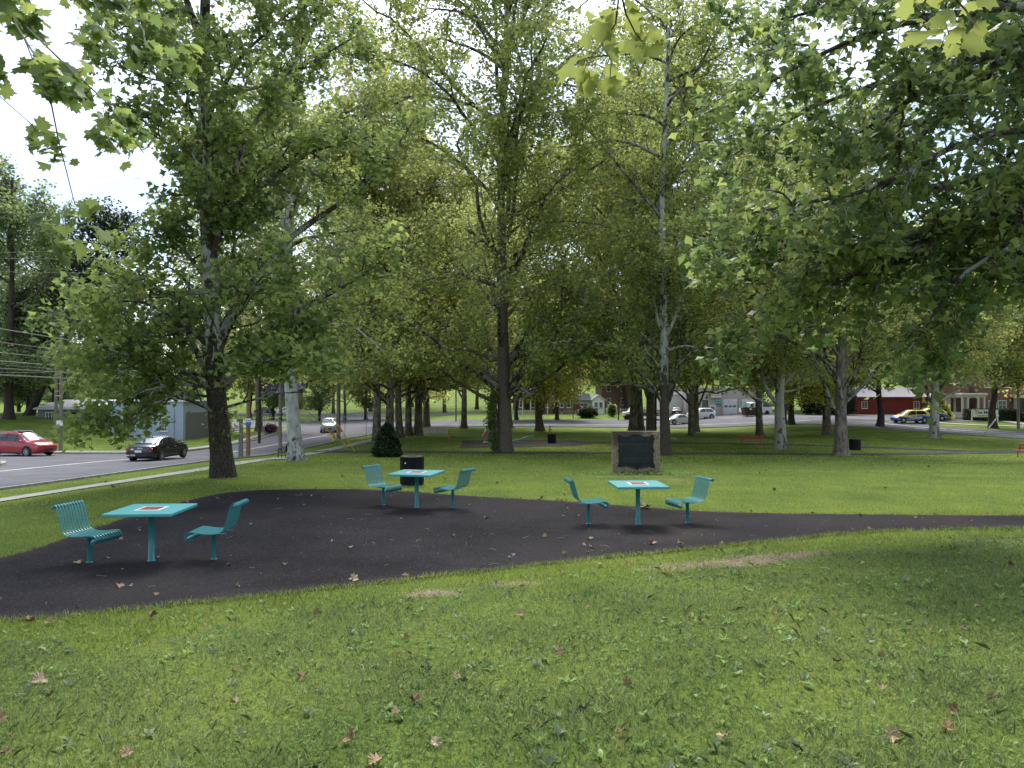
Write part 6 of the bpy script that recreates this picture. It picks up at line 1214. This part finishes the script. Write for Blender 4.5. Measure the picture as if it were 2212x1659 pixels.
# wrapped car
def wrapmat():
    m = bpy.data.materials.new('car wrap'); m.use_nodes = True; t = m.node_tree; L = t.links; b = t.nodes['Principled BSDF']; b.inputs['Roughness'].default_value = .3; c = t.nodes.new('ShaderNodeTexCoord'); s = t.nodes.new('ShaderNodeSeparateXYZ'); L.new(c.outputs['Object'], s.inputs[0])
    w1 = t.nodes.new('ShaderNodeMath'); w1.operation = 'SINE'; a = t.nodes.new('ShaderNodeMath'); a.operation = 'MULTIPLY'; a.inputs[1].default_value = 1.7; L.new(s.outputs[0], a.inputs[0]); L.new(a.outputs[0], w1.inputs[0])
    q = t.nodes.new('ShaderNodeMath'); q.operation = 'MULTIPLY_ADD'; q.inputs[1].default_value = .12; L.new(w1.outputs[0], q.inputs[0]); L.new(s.outputs[2], q.inputs[2])
    r = t.nodes.new('ShaderNodeValToRGB'); r.color_ramp.interpolation = 'CONSTANT'; e = r.color_ramp.elements; e[0].position = 0; e[0].color = (.02, .07, .38, 1); e[1].position = .9; e[1].color = (.62, .55, .12, 1)
    for p, cc in ((.42, (.75, .6, .2, 1)), (.47, (.02, .07, .38, 1)), (.80, (.80, .5, .08, 1)), (.87, (.8, .75, .4, 1))): x = e.new(p); x.color = cc
    L.new(q.outputs[0], r.inputs[0]); L.new(r.outputs[0], b.inputs['Base Color']); return m
wc = vehicle('wrapped_car', 'blue and yellow company car with lettering in front of the red shed', 'car', at(1966, 88, .07), math.radians(180), (.1, .1, .4), 'hatch', paint=wrapmat(), simple=True)
lettering('The Maids', .42, M('wrap print', (.8, .72, .6), .4), wc, (-.1, .905, .66), (math.radians(90), 0, math.radians(180)), .012, bold=.01)
vehicle('wrapped_car', 'second blue and yellow company car half hidden by the smooth sycamore', 'car', at(2004, 91, .07), math.radians(180), (.1, .1, .4), 'hatch', paint=wc.children[0].data.materials[0], simple=True)
vehicle('far_car', 'dark car passing on the far left highway', 'car', at(575, 146, .07), math.radians(12), (.05, .03, .035), 'sedan', simple=True)
vehicle('far_car', 'white car passing on the far left highway', 'car', at(622, 144.5, .07), math.radians(10), (.65, .65, .65), 'sedan', simple=True)
# flatbed truck
t = thing('flatbed_truck', 'white truck with dark flatbed parked left of the pair of trunks', 'truck', at(1383, 117), 0)
mb = MB(); mb.add([(-2.9, -.95, .6), (-2.9, .95, .6), (-1.0, .95, .6), (-1.0, -.95, .6), (-2.9, -.9, 1.15), (-2.9, .9, 1.15), (-2.0, .9, 1.25), (-2.0, -.9, 1.25), (-1.6, .85, 2.0), (-1.6, -.85, 2.0), (-1.0, .85, 2.05), (-1.0, -.85, 2.05)], [(3, 2, 1, 0), (0, 1, 5, 4), (4, 5, 6, 7), (7, 6, 8, 9), (9, 8, 10, 11), (11, 10, 2, 3), (0, 4, 7, 3), (7, 9, 11, 3), (1, 2, 6, 5), (6, 2, 10, 8)]); mb.obj('cab', m_white, t)
for s_ in (-1, 1): mb = MB(); mb.box((-1.35, s_ * .9, 1.6), (.5, .04, .45)); mb.obj('side_window', m_glass, t)
mb = MB(); mb.box((1.0, 0, 1.0), (4.0, 2.1, .18)); mb.obj('bed', m_dark, t); mb = MB(); mb.box((1.0, -.8, .7), (4.0, .15, .25)); mb.box((1.0, .8, .7), (4.0, .15, .25)); mb.obj('chassis', m_dark, t)
mb = MB(); mb.box((-.85, 0, 1.7), (.1, 2.1, 1.3)); mb.obj('headboard', m_dark, t); mb = MB(); mb.box((1.0, -1.0, 1.35), (4.0, .05, .5)); mb.box((1.0, 1.0, 1.35), (4.0, .05, .5)); mb.obj('side_rail', m_chain, t)
for wx in (-2.2, 2.0):
    for s_ in (-1, 1): mb = MB(); mb.lathe([(0, -.13), (.42, -.13), (.45, -.1), (.45, .1), (.42, .13), (0, .13)], (wx, s_ * .9, .45), 18, True, 'Y'); mb.obj('wheel', m_rubber, t)
# van
t = thing('white_van', 'white van with tinted windows behind the dumpster', 'van', at(1632, 116.5), math.radians(190))
prof_ = [(-2.4, .5), (-2.4, 1.9), (-2.2, 2.05), (.8, 2.05), (1.3, 1.9), (1.9, 1.25), (2.4, 1.05), (2.5, .5), (2.3, .35), (-2.3, .35)]; n = len(prof_); mb = MB(); mb.add([(x, -.95, z) for x, z in prof_] + [(x, .95, z) for x, z in prof_], [tuple(range(n)), tuple(range(2 * n - 1, n - 1, -1))] + [(i, n + i, n + (i + 1) % n, (i + 1) % n) for i in range(n)]); mb.obj('body', m_white, t)
m_vg = M('green tinted glass', (.05, .14, .10), .1)
for s_ in (-1, 1):
    for x, w_ in ((-1.4, 1.2), (0, 1.2), (1.15, .6)): mb = MB(); mb.box((x, s_ * .96, 1.55), (w_, .03, .5)); mb.obj('side_window', m_vg, t)
mb = MB(); mb.box((1.66, 0, 1.6), (.9, 1.6, .03), ry=.83); mb.obj('windshield', m_vg, t)
for wx in (-1.5, 1.6):
    for s_ in (-1, 1): mb = MB(); mb.lathe([(0, -.11), (.34, -.11), (.36, -.08), (.36, .08), (.34, .11), (0, .11)], (wx, s_ * .9, .36), 18, True, 'Y'); mb.obj('wheel', m_rubber, t)
# ================================================================ grass, weeds, litter
def near_edge_dist(x, y):
    return np.minimum((x + 5.5) * .385 + (y - 7.6) * -.923, 12.7 - y)
PP = np.array(pad_poly)
def inpad(x, y): return inpoly(x, y, [tuple(p) for p in PP[::2]])
def grassmat(name, a, b_, c, trans=.3):
    m = leafmat(name, a, b_, c, trans, rough=.6); return m
m_g1 = grassmat('grass blade', (.080, .122, .042), (.142, .192, .060), (.26, .31, .115))
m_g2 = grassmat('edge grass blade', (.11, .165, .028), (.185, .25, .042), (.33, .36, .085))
def blades(name, x, y, h, wd, mat, lean=.55, g=rng, sit=None):
    n = len(x); z = gz(x, y) - .004; a = g.random(n) * 6.283; ld = g.random(n) * 6.283; ln = lean * (.2 + g.random(n)); ux, uy = np.cos(a), np.sin(a); lx, ly = np.cos(ld) * ln * h, np.sin(ld) * ln * h
    B = np.stack([x, y, z], -1); U = np.stack([ux, uy, np.zeros(n)], -1) * (wd / 2)[:, None]; mid = B + np.stack([lx * .35, ly * .35, h * .55], -1); tip = B + np.stack([lx, ly, h * (1 - .35 * ln)], -1)
    V = np.stack([B - U, B + U, mid + U * .8, tip, mid - U * .8], 1).reshape(-1, 3); o = np.arange(n)[:, None] * 5
    me = npmesh(name, V, (o + np.array([[0, 1, 2, 3, 4]])).ravel(), np.full(n, 5)); ob = link(name, me, mat); ob['kind'] = 'stuff'; return ob
def tri_blades(name, x, y, h, wd, mat, lean=.5, g=rng):
    n = len(x); z = gz(x, y) - .004; a = g.random(n) * 6.283; ld = g.random(n) * 6.283; ln = lean * (.2 + g.random(n)); U = np.stack([np.cos(a), np.sin(a), np.zeros(n)], -1) * (wd / 2)[:, None]; B = np.stack([x, y, z], -1)
    tip = B + np.stack([np.cos(ld) * ln * h, np.sin(ld) * ln * h, h], -1); V = np.stack([B - U, B + U, tip], 1).reshape(-1, 3); me = npmesh(name, V, np.arange(n * 3), np.full(n, 3)); ob = link(name, me, mat); ob['kind'] = 'stuff'; return ob
gg = np.random.default_rng(77)
def scatter(n, y0, y1, pw=1.0, xs=.86):
    y = y0 + (y1 - y0) * gg.random(n) ** pw; x = (gg.random(n) * 2 - 1) * (y * xs + 1.2); return x, y
def clump(x, y, sc=3.1):
    return .5 + .25 * np.sin(x * sc + 1.7 * np.sin(y * sc * .7)) + .25 * np.sin(y * sc * 1.3 + 2.1 * np.sin(x * sc * .9 + 1))
# foreground slope
x, y = scatter(300000, 2.7, 12.9, .95); s_ = near_edge_dist(x, y); k = (s_ > .02) & ~inpad(x, y); x, y, s_ = x[k], y[k], s_[k]
kw = gg.random(len(x)) > np.clip(worn(x, y) * 1.5 * (clump(x, y, 9) + .25) , 0, .95); x, y, s_ = x[kw], y[kw], s_[kw]
kd = gg.random(len(x)) < (.45 + .55 * clump(x, y)); x, y, s_ = x[kd], y[kd], s_[kd]
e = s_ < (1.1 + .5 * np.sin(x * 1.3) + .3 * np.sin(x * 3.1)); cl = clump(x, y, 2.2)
h = (.028 + .040 * gg.random(len(x))) * (.7 + .6 * cl); wd = .0045 + .003 * gg.random(len(x))
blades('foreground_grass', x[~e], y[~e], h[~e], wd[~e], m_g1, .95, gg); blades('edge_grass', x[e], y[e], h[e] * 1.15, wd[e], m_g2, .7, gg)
# ragged fringe along the pad outline
idx = gg.integers(0, len(PP), 15000); j = (idx + 1) % len(PP); t_ = gg.random(15000)[:, None]; p = PP[idx] * (1 - t_) + PP[j] * t_; dv = PP[j] - PP[idx]; nn_ = np.stack([dv[:, 1], -dv[:, 0]], -1); nn_ /= np.linalg.norm(nn_, axis=1, keepdims=True) + 1e-9
off = np.abs(gg.normal(0, .05, 15000))[:, None] - .012 * (1 + np.sin(p[:, :1] * 5)); p1_ = p + nn_ * off; ins = inpad(p1_[:, 0] + nn_[:, 0] * .05, p1_[:, 1] + nn_[:, 1] * .05); p1_[ins] = (p - nn_ * off)[ins]; k = (p1_[:, 1] < 19) & (np.abs(p1_[:, 0]) < 13)
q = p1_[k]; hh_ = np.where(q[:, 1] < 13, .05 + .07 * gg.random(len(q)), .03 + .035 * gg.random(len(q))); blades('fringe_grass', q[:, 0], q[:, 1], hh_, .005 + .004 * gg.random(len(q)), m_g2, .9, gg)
# lawn beyond the pad
x, y = scatter(150000, 11.5, 34, 1.25, .8); k = ~inpad(x, y) & (x > -17.9) & ~((x < -14.5) & (x > -16.2)) & (near_edge_dist(x, y) < -.3); x, y = x[k], y[k]; k = gg.random(len(x)) > worn(x, y) * .8; x, y = x[k], y[k]
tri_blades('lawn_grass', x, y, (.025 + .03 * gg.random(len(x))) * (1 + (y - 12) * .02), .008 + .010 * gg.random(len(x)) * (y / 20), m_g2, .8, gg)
x, y = scatter(70000, 34, 74, 1.1, .72); k = (x > -16.5) & ~inpoly(x, y, [(p[0], p[1]) for p in strip_poly(path_a, 3.0)]) & ~inpoly(x, y, [(p[0], p[1]) for p in strip_poly(path_b, 2.3)]) & ~inpoly(x, y, play_poly) & ~inpoly(x, y, road_poly) & (x < 45); x, y = x[k], y[k]
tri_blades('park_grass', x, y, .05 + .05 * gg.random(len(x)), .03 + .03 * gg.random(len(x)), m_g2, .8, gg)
x, y = scatter(9000, 2.8, 12.5); k = (near_edge_dist(x, y) > .3) & ~inpad(x, y); k &= clump(x + 3, y, 1.4) > .55; x, y = x[k], y[k]
blades('tall_grass', x, y, .07 + .06 * gg.random(len(x)), .006 + .004 * gg.random(len(x)), m_g1, 1.1, gg)
# broad leaved weeds
WL = (np.array([(0, 0, 0), (-.16, .35, .10), (-.20, .65, .12), (0, 1, .02), (.20, .65, .12), (.16, .35, .10)]), [(0, 3, 2, 1), (0, 5, 4, 3)])
def weeds(name, x, y, sz, mat, nl=(4, 9)):
    Vs = []; n = 0; c = gg.integers(nl[0], nl[1], len(x)); X = np.repeat(x, c); Y = np.repeat(y, c); S_ = np.repeat(sz, c) * (.6 + .6 * gg.random(len(X))); a = gg.random(len(X)) * 6.283; el = np.radians(gg.uniform(12, 65, len(X)))
    D_ = np.stack([np.cos(a) * np.cos(el), np.sin(a) * np.cos(el), np.sin(el)], -1); R = np.stack([-np.sin(a), np.cos(a), np.zeros(len(a))], -1); N_ = np.cross(R, D_); tv, tf = WL
    B = np.stack([X, Y, gz(X, Y) + .005], -1); V = B[:, None] + S_[:, None, None] * (tv[None, :, 0:1] * R[:, None] + tv[None, :, 1:2] * D_[:, None] - tv[None, :, 2:3] * N_[:, None]); off = np.arange(len(X))[:, None] * 6
    me = npmesh(name, V.reshape(-1, 3), np.concatenate([off + np.array(f)[None] for f in tf], 1).ravel(), np.tile([4, 4], len(X))); o = link(name, me, mat); o['kind'] = 'stuff'
m_w1 = leafmat('weed leaf', (.10, .17, .045), (.16, .25, .065), (.25, .36, .10), .35); m_w2 = leafmat('weed leaf grey', (.10, .14, .08), (.15, .2, .11), (.22, .27, .15), .2)
x, y = scatter(1500, 2.9, 11.5, .8); k = (near_edge_dist(x, y) > .5) & (clump(x, y, .9) > .35); x, y = x[k], y[k]; weeds('broadleaf_weeds', x, y, .032 + .045 * gg.random(len(x)), m_w1)
x, y = scatter(500, 2.9, 11.5, .8); k = near_edge_dist(x, y) > .6; x, y = x[k], y[k]; weeds('grey_weeds', x, y, .03 + .04 * gg.random(len(x)), m_w2)
x, y = scatter(14000, 2.9, 12.5, .9); k = (near_edge_dist(x, y) > .25) & (clump(x + 5, y - 2, 1.7) > .5); x, y = x[k], y[k]; weeds('clover_patch', x, y, .018 + .018 * gg.random(len(x)), m_w1, (3, 5))
mx_, my_ = mon.location.x, mon.location.y
x = gg.normal(mx_, .95, 520); y = my_ - .2 + gg.normal(0, .3, 520); k = (y < my_ - .01) | (np.abs(x - mx_) > .8); x, y = x[k], y[k]; weeds('monument_weeds', x, y, .05 + .06 * gg.random(len(x)), m_w1)
# fallen leaves
def dryleaf(seed):
    g = np.random.default_rng(seed); tv, tf = maple(); tv = tv.copy(); c = g.uniform(.6, 2.2); tv[:, 2] = c * (tv[:, 0] ** 2) * .9 + .55 * (tv[:, 1] - .4) ** 2 * g.uniform(.3, 1.4) + g.normal(0, .07, len(tv)); tv[:, 0] *= g.uniform(.8, 1.1)
    mb = MB(); k = len(tv); c0 = (0, .35, float(g.uniform(-.02, .04))); vs = [tuple(v) for v in tv] + [c0]; fs = [(i, (i + 1) % k, k) for i in range(k)]; vs2 = [(a, b_, z - .012) for a, b_, z in vs]; mb.add(vs + vs2, fs + [tuple(i + k + 1 for i in f[::-1]) for f in fs])
    mb.tube([(0, .02, .01), (.03, -.2, .05), (.05, -.38, .04)], .012, 3); return mb.mesh('fallen_leaf')
m_dl = [M('dry leaf brown', (.19, .125, .06), .8, col2=(.12, .08, .04), vscale=18), M('dry leaf tan', (.36, .26, .14), .8, col2=(.25, .17, .09), vscale=18), M('dry leaf pale', (.40, .32, .20), .8, col2=(.28, .20, .12), vscale=15), M('dry leaf rust', (.27, .155, .06), .75, col2=(.16, .10, .045), vscale=18)]
dls = []
for i in range(8):
    for mi in range(4): me = dryleaf(i); me.materials.append(m_dl[mi]); dls.append(me)
cnames = ('brown', 'tan', 'pale', 'rust coloured')
def drop(x, y, s, mi, where, grp, lift=.0):
    me = dls[int(gg.integers(0, 8)) * 4 + mi]; o = bpy.data.objects.new('fallen_leaf', me); C.objects.link(o); o.location = (x, y, gzf(x, y) + lift); o.rotation_euler = (gg.normal(0, .4), gg.normal(0, .4), gg.random() * 6.283); o.scale = (s, s, s)
    tag(o, 'curled %s fallen sycamore leaf %s' % (cnames[mi], where), 'fallen leaf', grp)
GF = 'fallen leaves on the foreground lawn'; GP = 'fallen leaves on the asphalt pad'; GB = 'fallen leaves on the lawn behind the pad'
hero = [((95, 1472), .17, 2), ((657, 1467), .115, 0), ((885, 1518), .12, 0), ((850, 1555), .1, 1), ((1210, 1420), .1, 1), ((985, 1476), .09, 1), ((1128, 1333), .13, 1), ((750, 1605), .12, 3), ((1560, 1607), .11, 1), ((2048, 1420 + 120), .1, 3), ((1897, 1425), .1, 1), ((1810, 1441), .12, 0), ((1515, 1350), .09, 3), ((1365, 1487), .12, 1), ((1260, 1535), .11, 0), ((1680, 1332), .08, 3), ((2075, 1367), .07, 1), ((70, 1350), .15, 3), ((100, 1350), .13, 1), ((325, 1338), .14, 0), ((680, 1332), .13, 1), ((640, 1290), .1, 3), ((1360, 1218), .13, 3), ((1215, 1240), .12, 3), ((1298, 1226), .14, 1), ((2192, 1228), .15, 0), ((8, 1555), .14, 3), ((280, 1632), .1, 1), ((2115, 1318), .08, 1), ((1905, 1500), .08, 1), ((2140, 1512), .1, 0), ((1940, 1600), .12, 1), ((500, 1528), .09, 2), ((820, 1650), .12, 1)]
for (px, py), s, mi in hero: g = G(px, py); drop(g.x, g.y, s * .68, mi, 'on the foreground lawn', GF, .03)
n = 0
while n < 95:
    x, y = scatter(1, 3.2, 12.5, .8); x, y = float(x[0]), float(y[0])
    if near_edge_dist(x, y) > .15 and not inpad(np.array([x]), np.array([y]))[0]: drop(x, y, float(gg.uniform(.025, .07)), int(gg.choice([0, 1, 1, 2, 3])), 'on the foreground lawn', GF, .03); n += 1
for px, py, s, mi in ((1395, 1098, .26, 1), (772, 1253, .13, 2), (880, 1244, .1, 1), (255, 1268, .1, 1), (1048, 1122, .1, 1), (1270, 1165, .1, 1), (1412, 1177, .12, 1), (758, 1186, .07, 1), (1180, 1160, .08, 1), (165, 1218, .12, 2), (1220, 1070, .09, 2), (1280, 1185, .08, 2), (1470, 1180, .1, 1)): g = G(px, py); drop(g.x, g.y, s, mi, 'lying on the dark asphalt pad', GP, .025)
n = 0
while n < 75:
    x = float(gg.uniform(-8, 12)); y = float(gg.uniform(8, 18))
    if inpad(np.array([x]), np.array([y]))[0]: drop(x, y, float(gg.uniform(.025, .07)), int(gg.choice([1, 1, 2, 2, 0])), 'lying on the dark asphalt pad', GP, .022); n += 1
for i in range(70):
    q = PP[int(gg.integers(0, len(PP)))]; x, y = q[0] + gg.normal(0, .06), q[1] + gg.normal(0, .06)
    if y > 13 and abs(x) < 12: drop(x, y, float(gg.uniform(.05, .12)), int(gg.choice([0, 1, 1, 3])), 'caught along the far edge of the asphalt pad', 'fallen leaves along the far edge of the pad', .02)
for i in range(45): x, y = scatter(1, 17, 33, 1.0, .55); x, y = float(x[0]), float(y[0]); (not inpad(np.array([x]), np.array([y]))[0]) and drop(x, y, float(gg.uniform(.06, .13)), int(gg.choice([0, 1, 1, 2])), 'on the lawn behind the pad', GB, .03)
# tiny litter: bark flakes, seeds and twigs on the pad, straw in the bare patches
x = gg.uniform(-8.6, 14, 5200); y = gg.uniform(7.2, 18.5, 5200); k = inpad(x, y); x, y = x[k], y[k]; n = len(x); s = .004 + .010 * gg.random(n) ** 3; P_ = np.stack([x, y, gz(x, y) + .013], -1)
lm = leafmesh(P_, s * 1.0, LEAF2, gg, .3, 'bark_flakes'); o = link('bark_flakes', lm, M('bark flakes', (.45, .42, .36), .8)); o['kind'] = 'stuff'
mb = MB()
for i in range(110):
    x = float(gg.uniform(-8, 12)); y = float(gg.uniform(8, 18))
    if not inpad(np.array([x]), np.array([y]))[0]: continue
    a = gg.random() * 6.28; L_ = gg.uniform(.05, .22); mb.tube([(x, y, .014), (x + math.cos(a) * L_ * .5, y + math.sin(a) * L_ * .5, .02), (x + math.cos(a + .3) * L_, y + math.sin(a + .3) * L_, .014)], .0022, 3)
o = mb.obj('twig_litter', M('dry twig', (.34, .28, .2), .9)); o['kind'] = 'stuff'
pts = []
for cx, cy, rx, ry, a in WORN:
    if cy < 26 and a > .3: n = int(900 * a * min(rx, 1)); pts.append(np.stack([gg.normal(cx, rx * .6, n), gg.normal(cy, ry * .6, n)], -1))
ii = gg.integers(0, len(PP), 5000); pts.append(PP[ii] + gg.normal(0, .045, (5000, 2)))
pts = np.concatenate(pts); k = np.ones(len(pts), bool) | ~inpad(pts[:, 0], pts[:, 1]); pts = pts[k]; P_ = np.stack([pts[:, 0], pts[:, 1], gz(pts[:, 0], pts[:, 1]) + .014], -1)
o = link('straw_litter', leafmesh(P_, np.full(len(P_), .03), (np.array([(0, 0, 0), (-.1, .45, 0), (0, 1, .1), (.1, .45, 0)]), [(0, 3, 2, 1)]), gg, .35, 'straw_litter'), M('straw', (.36, .28, .17), .9, var=.3)); o['kind'] = 'stuff'
